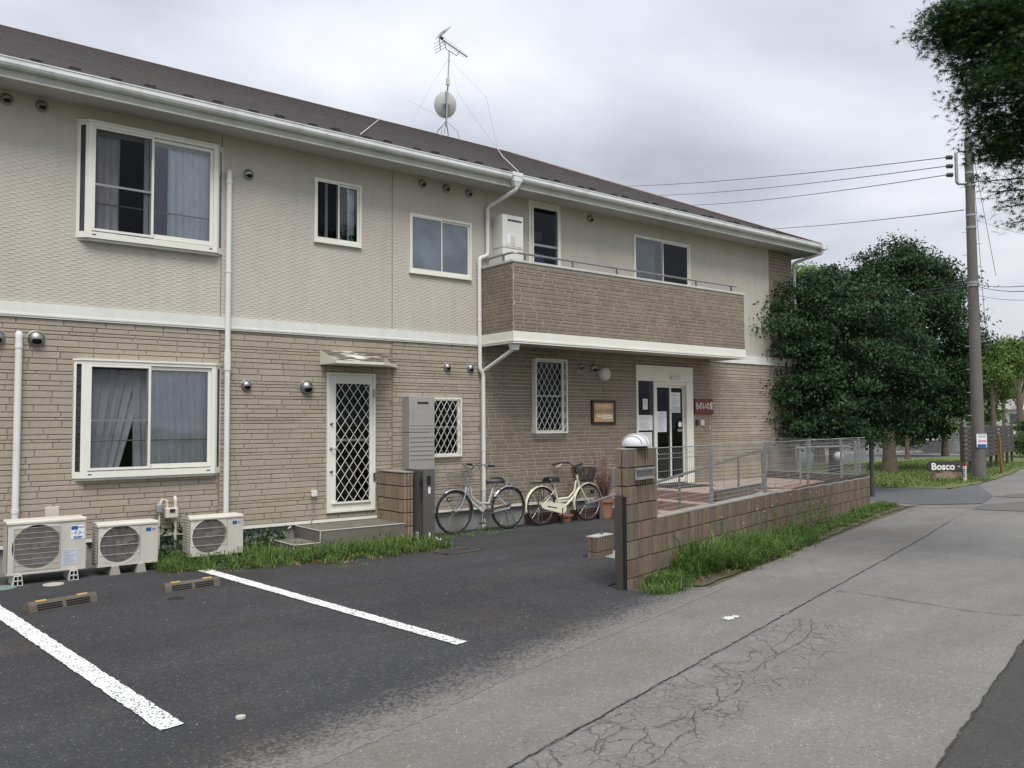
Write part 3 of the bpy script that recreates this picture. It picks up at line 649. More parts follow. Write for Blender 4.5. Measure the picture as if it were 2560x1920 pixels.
# ---- roof
EY, EZ, RY, RZ_ = 10.22, 5.615, 15.25, 8.06
EX = 16.95
nrow = 30; sl = (RZ_-EZ)/(RY-EY)
roof = MB(); roof.quad((XL-.5,EY,EZ-.02),(EX,EY,EZ-.02),(EX-5,RY,RZ_-.02),(XL-.5,RY,RZ_-.02)); roof.quad((EX,EY,EZ-.02),(EX,RY+5,EZ-.02),(EX-5,RY,RZ_-.02)); roof.quad((XL-.5,RY,RZ_-.02),(EX-5,RY,RZ_-.02),(EX,RY+5,EZ-.02),(XL-.5,RY+5,EZ-.02))
roofo = roof.build('roof', mat['roof'], house)
sh = MB()
for i in range(nrow):
    f0, f1 = i/nrow, (i+1.15)/nrow; y0 = EY+(RY-EY)*f0; z0 = EZ+(RZ_-EZ)*f0; y1 = EY+(RY-EY)*min(f1,1); z1 = EZ+(RZ_-EZ)*min(f1,1)
    xe = EX-5*f0; x_ = XL-.5+(.15 if i % 2 else 0)
    while x_ < xe:
        w_ = .303; a, b = x_+.0015, min(x_+w_, xe)-.0015
        if b > 0.5: sh.add([(a,y0,z0-.004),(b,y0,z0-.004),(b,y0,z0+.014),(a,y0,z0+.014),(b,y1,z1+.002),(a,y1,z1+.002)], [(0,1,2,3),(3,2,4,5)])
        x_ += w_
    # hip side
    ye = RY+5-5*f0; sh.add([(xe,y0,z0-.004),(xe,ye,z0-.004),(xe,ye,z0+.012),(xe,y0,z0+.012),(xe-5/nrow,ye-5/nrow,z1),(xe-5/nrow,y0+5/nrow,z1)], [(0,1,2,3),(3,2,4,5)])
sh.build('shingles', mat['roof'], roofo, kind='stuff')
mb = MB(); rr_ = .05
mb.add([(XL-.5,RY-rr_,RZ_-.01),(EX-5,RY-rr_,RZ_-.01),(EX-5,RY,RZ_+.022),(XL-.5,RY,RZ_+.022),(XL-.5,RY+rr_,RZ_-.01),(EX-5,RY+rr_,RZ_-.01)], [(0,1,2,3),(3,2,5,4)])
mb.build('ridge_cap', mat['ridge'], roofo)
mb = MB(); mb.add([(EX-.02,EY-.06,EZ+.0),(EX-5-.07,RY,RZ_+.0),(EX-5,RY,RZ_+.022),(EX,EY-.02,EZ+.03),(EX-5+.05,RY+.07,RZ_),(EX+.05,EY+.06,EZ+.0)], [(0,3,2,1),(3,5,4,2)])
mb.build('hip_cap', mat['ridge'], roofo)
for i in range(42):
    x_ = -.6+.412*i; yy = EY+(.16 if i % 2 else .30); zq = EZ+sl*(yy-EY)
    if x_ > 16.4: break
    mb = MB(); mb.box(x_-.06, x_+.06, yy-.01, yy+.07, zq-.005, zq+.042); mb.build('snow_guard', mat['dark_metal'], roofo)
mb = MB(); mb.lathe([(.06,0),(.06,.12),(.085,.125),(.085,.17),(.03,.2)], (W(1340,392,15.6)[0], 15.6, 7.95), 12); mb.build('roof_vent', mat['galv'], roofo)
# ---- eaves
mb = MB(); mb.box(XL-.5, EX-.05, EY+.02, YW+.05, 5.435, 5.455); mb.box(XR+.0, EX-.05, YW+.05, 20, 5.435, 5.455); mb.build('soffit', mat['soffit'], house)
mb = MB(); mb.box(XL-.5, EX-.03, EY+.03, EY+.05, 5.405, 5.60); mb.box(XL-.5, EX-.03, EY+.015, EY+.03, 5.405, 5.43); mb.box(EX-.05, EX-.03, EY+.052, 20, 5.405, 5.60); mb.build('fascia_board', mat['fascia'], house)
gp_ = [(0.03,.0),(-.04,.0),(-.075,.012),(-.09,.04),(-.09,.088),(-.098,.092),(-.098,.104),(-.08,.104),(-.078,.02),(.03,.02)]
def gutter(x0, x1):
    mb = MB(); n = len(gp_); gz = 5.505
    for xx in (x0, x1): mb.v += [(xx, EY+.02+a, gz+b) for a, b in gp_]
    mb.f += [(i, i+1, n+i+1, n+i) for i in range(n-1)]; mb.f += [tuple(range(n)), tuple(range(2*n-1, n-1, -1))]
    return mb.build('gutter', mat['gutter'], house)
gutter(XL-.5, 8.02); gutter(8.20, EX+.07)
mb = MB(); mb.box(EX-.04, EX+.06, EY+.04, 19, 5.505, 5.60); mb.build('side_gutter', mat['gutter'], house, bevel=.01)
# hopper + downpipes
hx = 8.11
mb = MB(); mb.box(hx-.10, hx+.10, EY-.10, EY+.03, 5.56, 5.625); mb.box(hx-.085, hx+.085, EY-.095, EY+.03, 5.48, 5.56)
mb.add([(hx-.08,EY-.09,5.48),(hx+.08,EY-.09,5.48),(hx+.08,EY+.02,5.48),(hx-.08,EY+.02,5.48),(hx-.04,EY-.07,5.40),(hx+.04,EY-.07,5.40),(hx+.04,EY,5.40),(hx-.04,EY,5.40)], [(0,4,5,1),(1,5,6,2),(2,6,7,3),(3,7,4,0),(4,7,6,5)])
mb.build('rain_hopper', mat['gutter'], house, bevel=.006)
def pipe(pts, r=.033, collars=(), n=12, m='pipe'):
    # smooth the corners
    P = [Vector(pts[0])]
    for a, b, c in zip(pts[:-2], pts[1:-1], pts[2:]):
        a, b, c = Vector(a), Vector(b), Vector(c); r1 = min(.05, (a-b).length*.4, (c-b).length*.4)
        p0 = b+(a-b).normalized()*r1; p2 = b+(c-b).normalized()*r1
        for k in (0, .33, .66, 1): P.append(p0*(1-k)**2+b*2*k*(1-k)+p2*k*k)
    P.append(Vector(pts[-1])); mb = MB(); mb.tube(P, r, n)
    for cpt in collars: mb.tube([Vector(cpt)-Vector((0,0,.022)), Vector(cpt)+Vector((0,0,.022))], r*1.14, n)
    o = mb.build('downpipe', mat[m], house, smooth=False)
    o.data.polygons.foreach_set('use_smooth', [True]*len(o.data.polygons)); o.data.set_sharp_from_angle(angle=math.radians(42))
    return o
yp = YW-.055
pipe([(hx,EY-.035,5.42),(hx,EY-.035,5.36),(7.90,yp,5.14),(7.90,yp,4.36),(7.735,yp,4.30),(7.735,yp,2.52),(7.80,yp,2.44),(7.80,yp,0)], .033, [(7.90,yp,4.9),(7.735,yp,3.3),(7.80,yp,1.25),(7.80,yp,.62)])
pipe([(7.86,BY+.10,2.88),(7.86,BY+.10,2.80),(7.80,yp+.0,2.49)], .03)
mb = MB(); mb.add([(7.80,BY+.04,2.90),(7.94,BY+.04,2.90),(7.94,BY+.17,2.90),(7.80,BY+.17,2.90),(7.82,BY+.06,2.78),(7.92,BY+.06,2.78),(7.92,BY+.15,2.78),(7.82,BY+.15,2.78)], [(0,1,2,3),(0,4,5,1),(1,5,6,2),(2,6,7,3),(3,7,4,0),(4,7,6,5)]); mb.build('balcony_drain', mat['gutter'], bal)
pipe([(3.72,YW,4.93),(3.72,yp,4.96),(3.72,yp,4.85),(3.72,yp,.30)], .036, [(3.72,yp,4.82),(3.72,yp,3.65),(3.72,yp,2.6)])
mb = MB(); mb.rod((3.72,yp,2.36),(3.72,yp,2.60),.043,12); mb.build('pipe_sleeve', mat['pipe'], house)
pipe([(1.385,YW,2.66),(1.385,yp,2.70),(1.385,yp,2.6),(1.385,yp,.15)], .037, [(1.385,yp,2.55),(1.385,yp,.72)])
pipe([(16.86,EY-.02,5.50),(16.86,EY-.02,5.42),(16.53,YW-.02,5.24),(16.53,YW-.02,0)], .033)
mb = MB(); mb.box(16.78,16.94,EY-.09,EY+.02,5.49,5.62); mb.build('rain_hopper', mat['gutter'], house, bevel=.01)

# ---- vent hoods
def vent(x, z, r, y=YW, dark=False):
    mb = MB(); n = 20; rings = 7
    mb.lathe([(r*1.12,0),(r*1.12,.008),(r,.012)], (x,y,z), n, 'y')
    c = np.array([x, y-.012, z])
    vs = []; b = 0
    hood = MB()
    pts = [[None]*n for _ in range(rings+1)]
    for i in range(rings+1):
        a = math.pi/2*i/rings
        for j in range(n):
            t = 2*math.pi*j/n; pts[i][j] = (c[0]+r*math.cos(a)*math.cos(t), c[1]-r*.95*math.sin(a), c[2]+r*math.cos(a)*math.sin(t))
    hood.v = [p for row in pts for p in row]
    for i in range(rings):
        for j in range(n):
            zc_ = (pts[i][j][2]+pts[i+1][j][2]+pts[i][(j+1) % n][2])/3; yc = c[1]-pts[i][j][1]; xc_ = abs((pts[i][j][0]+pts[i][(j+1)%n][0])/2-x)
            if zc_ < z-r*.12 and yc > r*.38 and zc_ > z-r*.72 and xc_ < r*.62: continue
            hood.f.append((i*n+j, i*n+(j+1) % n, (i+1)*n+(j+1) % n, (i+1)*n+j))
    mb.add(hood.v, hood.f); o = mb.build('vent_hood', mat['steel'], house, smooth=True)
    q = MB(); q.lathe([(r*.8,.0),(r*.78,r*.3),(r*.4,r*.55)], (x,y-.012,z-.0), 14, 'y'); q.build('opening', mat['black'], o)
for x_, z_, r_ in ((1.219,5.33,.064),(1.568,5.333,.064),(3.988,4.978,.066),(1.17,2.64,.088),(1.561,2.648,.088),(3.985,2.175,.068),(4.824,2.169,.092),
                   (6.694,5.331,.062),(7.134,5.331,.062),(7.564,5.326,.062),(7.142,2.53,.062),(7.58,2.53,.062),(10.217,5.31,.065),(9.95,2.649,.06),(10.254,2.632,.078)): vent(x_, z_, r_)

# ---- windows
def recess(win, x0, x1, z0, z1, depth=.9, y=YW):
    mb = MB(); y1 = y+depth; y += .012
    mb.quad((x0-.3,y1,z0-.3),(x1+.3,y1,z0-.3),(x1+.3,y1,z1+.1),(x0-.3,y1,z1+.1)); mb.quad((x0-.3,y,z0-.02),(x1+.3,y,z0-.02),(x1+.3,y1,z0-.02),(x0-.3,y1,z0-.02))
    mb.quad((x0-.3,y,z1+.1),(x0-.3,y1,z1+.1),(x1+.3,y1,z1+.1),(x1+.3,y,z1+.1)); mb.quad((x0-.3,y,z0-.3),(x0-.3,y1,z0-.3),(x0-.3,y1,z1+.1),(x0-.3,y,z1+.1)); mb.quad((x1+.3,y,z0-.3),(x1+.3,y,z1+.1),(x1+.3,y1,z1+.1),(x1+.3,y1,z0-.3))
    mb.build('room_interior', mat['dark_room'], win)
def frame_bars(mb, x0, x1, z0, z1, y0, y1, w_, wb=None):
    wb = wb or w_
    mb.box(x0, x0+w_, y0, y1, z0, z1); mb.box(x1-w_, x1, y0, y1, z0, z1); mb.box(x0+w_, x1-w_, y0, y1, z1-w_, z1); mb.box(x0+w_, x1-w_, y0, y1, z0, z0+wb)
def curtain(win, x0, x1, z0, z1, y, m, amp=.02, waves=9, lean=0., taper=0.):
    nx, nz = 90, 10; V = []; ph = random.uniform(0, 6)
    for k in range(nz+1):
        fz = k/nz; z = z0+(z1-z0)*fz
        for i in range(nx+1):
            fx = i/nx; xa = x0+lean*(1-fz)*0; w_ = (x1-x0)*(1-taper*(1-fz))
            x_ = x0+w_*fx+lean*(1-fz)**1.5
            V.append((x_, y+amp*(math.sin(fx*waves*6.28+ph+.5*math.sin(fz*3))+.5*math.sin(fx*waves*2.3*6.28+fz*2))*(.6+.4*(1-fz)), z))
    F = [(k*(nx+1)+i, k*(nx+1)+i+1, (k+1)*(nx+1)+i+1, (k+1)*(nx+1)+i) for k in range(nz) for i in range(nx)]
    MB().add(V, F).build('curtain', m, win, smooth=True)
def bay(z0, z1, name_label, upper):
    x0, x1, p = 1.945, 3.66, .10; yf = YW-p
    mb = MB(); fx0, fx1 = x0+p+.005, x1-p-.005
    def trap(z_a, z_b, g=0.):
        P = [(x0-g,YW),(fx0-g*.5,yf-g),(fx1+g*.5,yf-g),(x1+g,YW)]; mb.prism(P, z_a, z_b)
    trap(z0, z0+.075, .0); trap(z1-.05, z1-.012, .0); trap(z1-.011, z1+.012, .012)
    # corner mullions
    for (a, b) in ((fx0, fx0+.045), (fx1-.045, fx1)): mb.box(a, b, yf+.001, yf+.04, z0+.075, z1-.05)
    for s, xa in ((1, x0), (-1, x1)): 
        mb.add([(xa,YW-.0,z0+.075),(xa+s*.03,YW-.03,z0+.075),(xa+s*.03,YW-.03,z1-.05),(xa,YW,z1-.05)], [(0,1,2,3)])
        mb.add([(xa+s*.075,YW-.075,z0+.075),(xa+s*.105,YW-.098,z0+.075),(xa+s*.105,YW-.098,z1-.05),(xa+s*.075,YW-.075,z1-.05)], [(0,1,2,3)])
    win = mb.build('bay_window', mat['white_clean'], house, label=name_label)
    for s, xa in ((1, x0), (-1, x1)):
        MB().quad((xa+s*.03,YW-.028,z0+.075),(xa+s*.075,YW-.073,z0+.075),(xa+s*.075,YW-.073,z1-.05),(xa+s*.03,YW-.028,z1-.05)).build('side_pane', mat['glass_dark'], win)
    xm = 2.757
    mb = MB(); frame_bars(mb, fx0+.045, xm+.022, z0+.085, z1-.055, yf-.006, yf+.022, .028, .03); mb.build('sash', mat['white_clean'], win, bevel=.003)
    mb = MB(); frame_bars(mb, xm-.02, fx1-.045, z0+.085, z1-.055, yf+.024, yf+.044, .042, .055); mb.build('sash', mat['white_clean'], win, bevel=.003)
    MB().wallrect(fx0+.07, xm, z0+.11, z1-.08, yf+.012).build('screen_pane' if upper else 'pane', mat['screen'], win)
    if upper: MB().box(xm-.085, xm-.03, yf+.03, yf+.05, z0+.1, z1-.07).build('sash_edge', mat['fascia'], win)
    MB().wallrect(xm+.02, fx1-.085, z0+.13, z1-.09, yf+.034).build('pane', mat['glass'], win)
    mb = MB(); mb.rod((fx0+.05, yf+.06, z0+.43), (fx1-.05, yf+.06, z0+.43), .008, 6); mb.build('guard_bar', mat['steel'], win)
    MB().box(fx0+.07, xm-.01, yf+.0, yf+.018, z0+(.63 if upper else .655), z0+(.655 if upper else .68)).build('screen_bar', mat['steel'], win)
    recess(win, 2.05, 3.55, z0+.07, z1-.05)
    MB().quad((x0+.03,YW,z0+.076),(fx0,yf+.03,z0+.076),(fx1,yf+.03,z0+.076),(x1-.03,YW,z0+.076)).build('sill', mat['fascia'], win)
    if upper:
        curtain(win, 2.02, 2.42, z0+.08, z1-.1, YW+.04, mat['curtain_grey'], .022, 4)
        curtain(win, 2.98, 3.56, z0+.08, z1-.1, YW+.04, mat['curtain_white'], .018, 6)
    else:
        curtain(win, 2.02, 2.76, z0+.09, z1-.1, YW+.045, mat['curtain_dim'], .02, 6, lean=-.05, taper=.35)
        curtain(win, 2.60, 3.56, z0+.09, z1-.1, YW+.02, mat['curtain_grey'], .02, 9, lean=.02)
        curtain(win, 2.62, 3.56, z0+.09, z1-.1, YW+.06, mat['curtain_dim'], .02, 9)
    for a in (fx0+.05, fx1-.10): MB().box(a, a+.04, yf-.003, yf+.01, z0+.035, z0+.047).build('drain_slot', mat['blackplastic'], win)
    mb = MB(); mb.prism([(x0+.02,YW),(fx0+.02,yf+.02),(fx1-.02,yf+.02),(x1-.02,YW)], z0-.03, z0-.002); mb.build('underside', mat['fascia'], win)
bay(3.862, 5.25, 'upper bay window with half-open sash and parted curtains', True)
bay(1.052, 2.43, 'lower bay window with closed pale curtains', False)
def slider(x0, x1, z0, z1, label, left_m, right_m, y=YW, fr=.03, frosted_=False, rec=True, sw=.03, proud=.03):
    mb = MB(); frame_bars(mb, x0, x1, z0, z1, y-proud, y+.05, fr, fr*1.2); win = mb.build('window', mat['white_clean'], house, bevel=.003, label=label)
    xm = (x0+x1)/2-.0; 
    mb = MB(); frame_bars(mb, x0+fr, xm+sw*.5, z0+fr*1.2, z1-fr, y-proud+.006, y-proud+.024, sw*.6, sw); mb.build('sash', mat['white_clean'], win)
    mb = MB(); frame_bars(mb, xm-sw*.5, x1-fr, z0+fr*1.2, z1-fr, y-proud+.026, y-proud+.044, sw, sw*1.1); mb.build('sash', mat['white_clean'], win)
    MB().wallrect(x0+fr, xm, z0+fr, z1-fr, y-proud+.014).build('pane', left_m, win); MB().wallrect(xm, x1-fr, z0+fr, z1-fr, y-proud+.036).build('pane', right_m, win)
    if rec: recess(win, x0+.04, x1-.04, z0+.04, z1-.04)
    MB().box(x0-.004, x1+.004, y-proud-.012, y, z0-.018, z0-.001).build('sill', mat['white_clean'], win)
    return win, xm
w3, xm3 = slider(4.925, 5.655, 4.215, 5.11, 'small upper window with bottles on its sill, left half open', mat['screen'], mat['glass'])
MB().box(5.10, 5.135, YW+.0, YW+.03, 4.26, 5.06).build('inner_stile', mat['fascia'], w3); MB().box(5.45, 5.475, YW+.02, YW+.045, 4.26, 5.06).build('inner_stile', mat['white_clean'], w3)
curtain(w3, 5.49, 5.60, 4.4, 5.06, YW+.12, mat['curtain_white'], .01, 2)
def bottle(x, z, h, r, m, label):
    mb = MB(); mb.lathe([(r,0),(r*1.02,h*.5),(r*.8,h*.68),(r*.35,h*.8),(r*.35,h),(r*.15,h*1.02)], (x, YW+.055, z), 12); tag(mb.build('bottle', m, smooth=True), label, 'bottle')
bottle(4.99, 4.25, .13, .03, M('pink_bottle', (.55,.25,.25), .4), 'pink bottle on the sill of the small upper window, leftmost')
bottle(5.34, 4.25, .13, .032, M('white_bottle', (.7,.7,.68), .4), 'white bottle behind the glass of the small upper window')
bottle(5.53, 4.25, .12, .038, M('green_bottle', (.12,.45,.2), .4), 'green bottle behind the glass of the small upper window, rightmost')
MB().box(4.95, 5.62, YW+.03, YW+.09, 4.235, 4.249).build('inner_sill', mat['fascia'], w3)
slider(6.465, 7.605, 3.945, 4.842, 'upper window with two frosted panes left of the balcony', mat['frosted'], mat['frosted'], rec=True)
# balcony door-window with mid rail
mb = MB(); frame_bars(mb, 8.86, 9.465, 3.12, 5.345, YW-.03, YW+.05, .03); mb.box(8.80, 9.51, YW-.012, YW+.0, 5.35, 5.43); mb.box(8.80,8.858,YW-.012,YW,3.1,5.35); mb.box(9.467,9.51,YW-.012,YW,3.1,5.35)
w5 = mb.build('balcony_window', mat['white_clean'], house, label='tall narrow balcony window beside the white water heater')
MB().box(8.89, 9.435, YW-.01, YW+.02, 4.66, 4.70).build('mid_rail', mat['steel'], w5); MB().wallrect(8.89, 9.435, 3.15, 5.315, YW+.0).build('pane', mat['glass_dark'], w5)
recess(w5, 8.9, 9.43, 3.2, 5.3); MB().box(8.95,9.40,YW+.35,YW+.5,4.86,5.02).build('shelf_items', M('pale_boxes', (.35,.3,.31), .7, var=.3, vs=12), w5); MB().box(9.0,9.4,YW+.3,YW+.5,4.1,4.62).build('cupboard', M('pale_cupboard', (.4,.42,.45), .7), w5)
w6, _ = slider(11.33, 12.93, 3.12, 5.185, 'wide balcony window with one grey blind', mat['glass'], mat['glass_dark'])
MB().wallrect(11.40, 12.06, 3.2, 5.10, YW+.12).build('blind', M('greygreen_blind', (.13,.155,.14), .7), w6)
# lattice grille
def lattice(x0, x1, z0, z1, y, dx, dz, r, parent, m, name='lattice_grille'):
    mb = MB(); s = dz/dx
    for sg in (1, -1):
        c0 = -math.ceil((x1-x0)*s/dz)*1 - 1; n = int(((x1-x0)*s+(z1-z0))/dz)+4
        for k in range(-n, n):
            # z = zb + sg*s*(x-x0)
            zb = z0+k*dz; xa, xb = x0, x1
            za, zb2 = zb, zb+sg*s*(x1-x0)
            pts = []
            f = lambda x_: zb+sg*s*(x_-x0)
            lo, hi = x0, x1
            # clip in z
            for lim in (z0, z1):
                xc_ = x0+(lim-zb)/(sg*s)
                if (f(lo)-lim)*(f(hi)-lim) < 0:
                    if lim == z0:
                        if f(lo) < z0: lo = xc_
                        else: hi = xc_
                    else:
                        if f(lo) > z1: lo = xc_
                        else: hi = xc_
            if hi-lo < 1e-3: continue
            mid = f((lo+hi)/2)
            if mid < z0-1e-6 or mid > z1+1e-6: continue
            mb.rod((lo, y+(.003*sg), f(lo)), (hi, y+(.003*sg), f(hi)), r, 4)
    return mb.build(name, m, parent)
# ---- storm door with canopy
mb = MB(); frame_bars(mb, 5.125, 5.878, .43, 2.388, YW-.045, YW+.05, .035); door = mb.build('door', mat['white_clean'], house, bevel=.004, label='white side door with diamond lattice and knobs')
mb = MB(); x0, x1, z0, z1 = 5.16, 5.842, .465, 2.353
mb.box(x0, 5.262, YW-.03, YW+.01, z0, z1); mb.box(5.788, x1, YW-.03, YW+.01, z0, z1); mb.box(5.262, 5.788, YW-.03, YW+.01, 2.235, z1); mb.box(5.262, 5.788, YW-.03, YW+.01, z0, .575)
mb.build('door_leaf', mat['white_clean'], door, bevel=.004)
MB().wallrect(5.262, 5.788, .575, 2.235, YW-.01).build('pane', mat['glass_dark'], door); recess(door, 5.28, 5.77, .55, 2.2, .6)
MB().box(5.262, 5.788, YW-.02, YW+.0, 1.42, 1.455).build('mid_rail', mat['steel'], door)
MB().box(5.3, 5.75, YW+.3, YW+.33, .6, 1.1).build('inner_panel', mat['fan'], door)
lattice(5.262, 5.788, .58, 2.232, YW-.045, .1315, .187, .0045, door, mat['white_clean'])
mb = MB(); mb.box(5.195, 5.80, YW-.055, YW-.031, .55, .575); mb.box(5.25,5.80,YW-.052,YW-.031,2.232,2.244); mb.build('grille_rail', mat['white_clean'], door)
for z_ in (1.671, 1.006): mb = MB(); mb.lathe([(.022,0),(.022,.01),(.012,.016),(.018,.035),(.006,.04)], (5.188, YW-.03, z_), 12, 'y'); mb.build('lock_knob', mat['steel'], door, smooth=True)
mb = MB(); mb.lathe([(.022,0),(.022,.012)], (5.185, YW-.03, 1.322), 12, 'y'); mb.tube([(5.185,YW-.05,1.322),(5.185,YW-.085,1.322),(5.30,YW-.085,1.29)], .008, 8); mb.build('door_handle', mat['chrome'], door)
for z_ in (2.1, .9): MB().box(5.84, 5.872, YW-.055, YW-.04, z_-.06, z_+.06).build('hinge', mat['steel'], door)
# canopy
cx0, cx1, cyf = 5.026, 6.262, 10.20
mb = MB()
A = [(cx0,YW,2.69),(cx0,cyf,2.525),(cx0,cyf,2.475),(cx0,YW,2.488)]; c_in = cx0+.01
mb.add([(cx0,YW,2.70),(5.955,YW,2.70),(cx1,YW,2.55),(cx1,YW,2.49),(cx0,YW,2.488),(cx0,cyf,2.52),(5.75,cyf,2.52),(5.75,cyf,2.478),(cx0,cyf,2.478)],
       [(0,5,6,1),(1,6,2),(5,8,7,6),(6,7,3,2),(0,4,8,5),(4,3,7,8)])
mb.build('door_canopy', mat['canopy'], house, bevel=.006)
# ---- barred windows
def barred(x0, x1, z0, z1, label, proud, dx, dz, lite):
    mb = MB(); frame_bars(mb, x0, x1, z0, z1, YW-.02, YW+.03, .04); win = mb.build('barred_window', mat['white_clean'], house, label=label)
    MB().wallrect(x0+.04, x1-.04, z0+.04, z1-.04, YW+.0).build('pane', mat['glass_dark'], win); recess(win, x0+.05, x1-.05, z0+.05, z1-.05, .6)
    MB().box(x0+.04, x1-.04, YW-.012, YW+.0, (z0+z1)/2-.012, (z0+z1)/2+.012).build('mid_rail', mat['steel'], win)
    y = YW-proud
    mb = MB(); frame_bars(mb, x0-.01, x1+.01, z0-.012, z1+.008, y-.012, y+.012, .02)
    for xa in (x0-.01, x1-.01): 
        mb.box(xa, xa+.02, y+.012, YW, z0-.01, z0+.012); mb.box(xa, xa+.02, y+.012, YW, z1-.02, z1+.0)
    if proud > .08: mb.box(x0-.012, x0-.004, y+.012, YW, z0+.012, z1-.02)
    mb.build('grille_frame', mat['white_clean'], win)
    lattice(x0+.01, x1-.01, z0+.01, z1-.012, y, dx, dz, .0042, win, mat['white_clean'])
barred(6.83, 7.372, 1.165, 2.05, 'small barred window right of the grey heater cabinet', .05, .108, .185, 1)
barred(8.85, 9.54, 1.50, 2.735, 'tall barred window under the balcony', .10, .116, .185, 1)
# ---- entrance
EX0, EX1 = 11.34, 12.95
mb = MB(); mb.box(EX0, EX1, YW-.03, YW+.02, 2.44, 2.737); mb.box(EX0, EX0+.045, YW-.03, YW+.1, .48, 2.438); mb.box(12.75, EX1, YW-.03, YW+.05, .48, 2.438)
mb.box(11.815, 11.885, YW-.03, YW+.1, .48, 2.438); mb.box(11.887, 12.748, YW-.012, YW+.06, 2.375, 2.438)
ent = mb.build('entrance', mat['white_clean'], house, bevel=.004, label='white automatic entrance door with posted papers')
MB().wallrect(EX0+.045, 11.815, .48, 2.438, YW+.0).build('side_pane', mat['glass_dark'], ent)
def sash(x0, x1, y, w_=.045):
    mb = MB(); frame_bars(mb, x0, x1, .50, 2.373, y, y+.025, w_, .09); s_ = mb.build('door_leaf', mat['white_clean'], ent, bevel=.003); MB().wallrect(x0+w_, x1-w_, .59, 2.32, y+.012).build('pane', mat['glass_dark'], s_) if False else MB().wallrect(x0+w_, x1-w_, .59, 2.32, y+.012).build('pane', mat['glass_dark'], ent)
sash(11.89, 12.34, YW+.005); sash(12.30, 12.745, YW+.035)
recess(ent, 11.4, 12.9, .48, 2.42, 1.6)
MB().box(11.60,11.80,YW+.5,YW+.52,.5,2.3).build('inner_post', mat['fascia'], ent); MB().box(12.22,12.27,YW+.3,YW+.32,.5,2.3).build('inner_post', mat['fascia'], ent)
mb = MB(); mb.box(12.285, 12.545, YW-.075, YW-.031, 2.492, 2.545); mb.build('door_sensor', mat['heater_white'], ent, bevel=.008)
mb = MB(); mb.lathe([(.055,0),(.055,.003)], (12.60, YW+.02, 1.62), 20, 'y'); mb.build('round_sticker', mat['paper'], ent)
MB().box(12.53,12.67,YW+.020,YW+.024,1.48,1.53).build('door_label', mat['greyink'], ent)
def notice(x0, x1, z0, z1, y, label, kind=0):
    o = tag(MB().box(x0, x1, y-.003, y, z0, z1).build('notice', mat['paper'] if kind != 2 else mat['paper_blue']), label, 'notice')
    mb = MB(); w_ = x1-x0; zq = z1-.03
    if kind == 1: mb.box(x0+w_*.25, x0+w_*.7, y-.0042, y-.003, zq-.012, zq); zq -= .05
    while zq > z0+.03:
        e_ = x0+w_*random.uniform(.55,.93)
        if random.random() < .85: mb.box(x0+w_*.08, e_, y-.0042, y-.003, zq-.005, zq)
        zq -= .02
    mb.build('print', mat['greyink'], o)
notice(11.405,11.79,1.514,1.798, YW-.002, 'wide white notice on the pane left of the entrance door, upper one'); notice(11.41,11.77,1.19,1.478, YW-.002, 'wide white notice on the entrance side pane, lower one')
notice(11.909+.02,12.179+.02,1.478,1.869, YW+.012, 'white printed notice on the left sliding entrance leaf', 1); notice(12.371,12.638,1.847,2.242, YW+.04, 'pale poster with blue picture on the right entrance leaf')
MB().box(12.375,12.63,YW+.033,YW+.0355,1.855,1.96).build('notice_picture', mat['paper_blue'], bpy.data.objects['notice.003']).location.z += 0
notice(11.53,11.66,1.905,2.104, YW-.002, 'small white card high on the entrance side pane')
# signs
def sign_frame():
    t_ = thing('framed_sign', 'square tan group-home sign in a dark frame on the brown wall', 'sign', (10.485,YW,1.85))
    mb = MB(); x0,x1,z0,z1 = 10.19,10.78,1.637,2.063; y0 = YW-.045
    frame_bars(mb, x0, x1, z0, z1, y0, YW-.008, .05, .04); mb.build('frame', mat['signframe'], t_, bevel=.006)
    MB().box(x0+.05, x1-.05, YW-.03, YW-.009, z0+.04, z1-.05).build('panel', mat['signtan'], t_)
    y = YW-.0325; xc = (x0+x1)/2
    text('lettering', 'グループホーム', mat['whiteink'], t_, .052, (xc,y,1.955), (1,0,0), (0,0,1), bold=.001)
    for dx_, dz_ in ((.0,.0),): text('lettering', 'ものいの家', mat['whiteink'], t_, .098, (xc+.002,y,1.858), (1,0,0), (0,0,1), ext=.0006, bold=.003)
    text('lettering', 'ものいの家', mat['ink'], t_, .098, (xc,y-.002,1.86), (1,0,0), (0,0,1), bold=.0004)
    text('lettering', '茨城県　ひたち', mat['whiteink'], t_, .04, (xc,y,1.775), (1,0,0), (0,0,1), bold=.0012) if False else None
    MB().box(xc-.17, xc-.07, y-.001, y+.001, 1.762, 1.79).build('print_patch', mat['whiteink'], t_); MB().box(xc-.05, xc+.2, y-.001, y+.001, 1.735, 1.80).build('print_patch', mat['whiteink'], t_)
    mb = MB()
    for i in range(9): mb.box(xc-.04+i*.026, xc-.028+i*.026, y-.002, y-.0005, 1.745+random.uniform(0,.02), 1.785)
    mb.build('print', mat['signtan'], t_)
sign_frame()
t_ = thing('name_board', 'dark red wooden name board with white brush lettering beside the entrance', 'sign', (13.26,YW,1.975))
MB().box(12.985, 13.555, YW-.04, YW-.009, 1.825, 2.128).build('board', mat['signwood'], t_, bevel=.008)
text('lettering', 'ものいの家', mat['whiteink'], t_, .165, (13.27,YW-.042,1.975), (1,0,0), (0,0,1), bold=.0012, sx=.66, shear=.1)
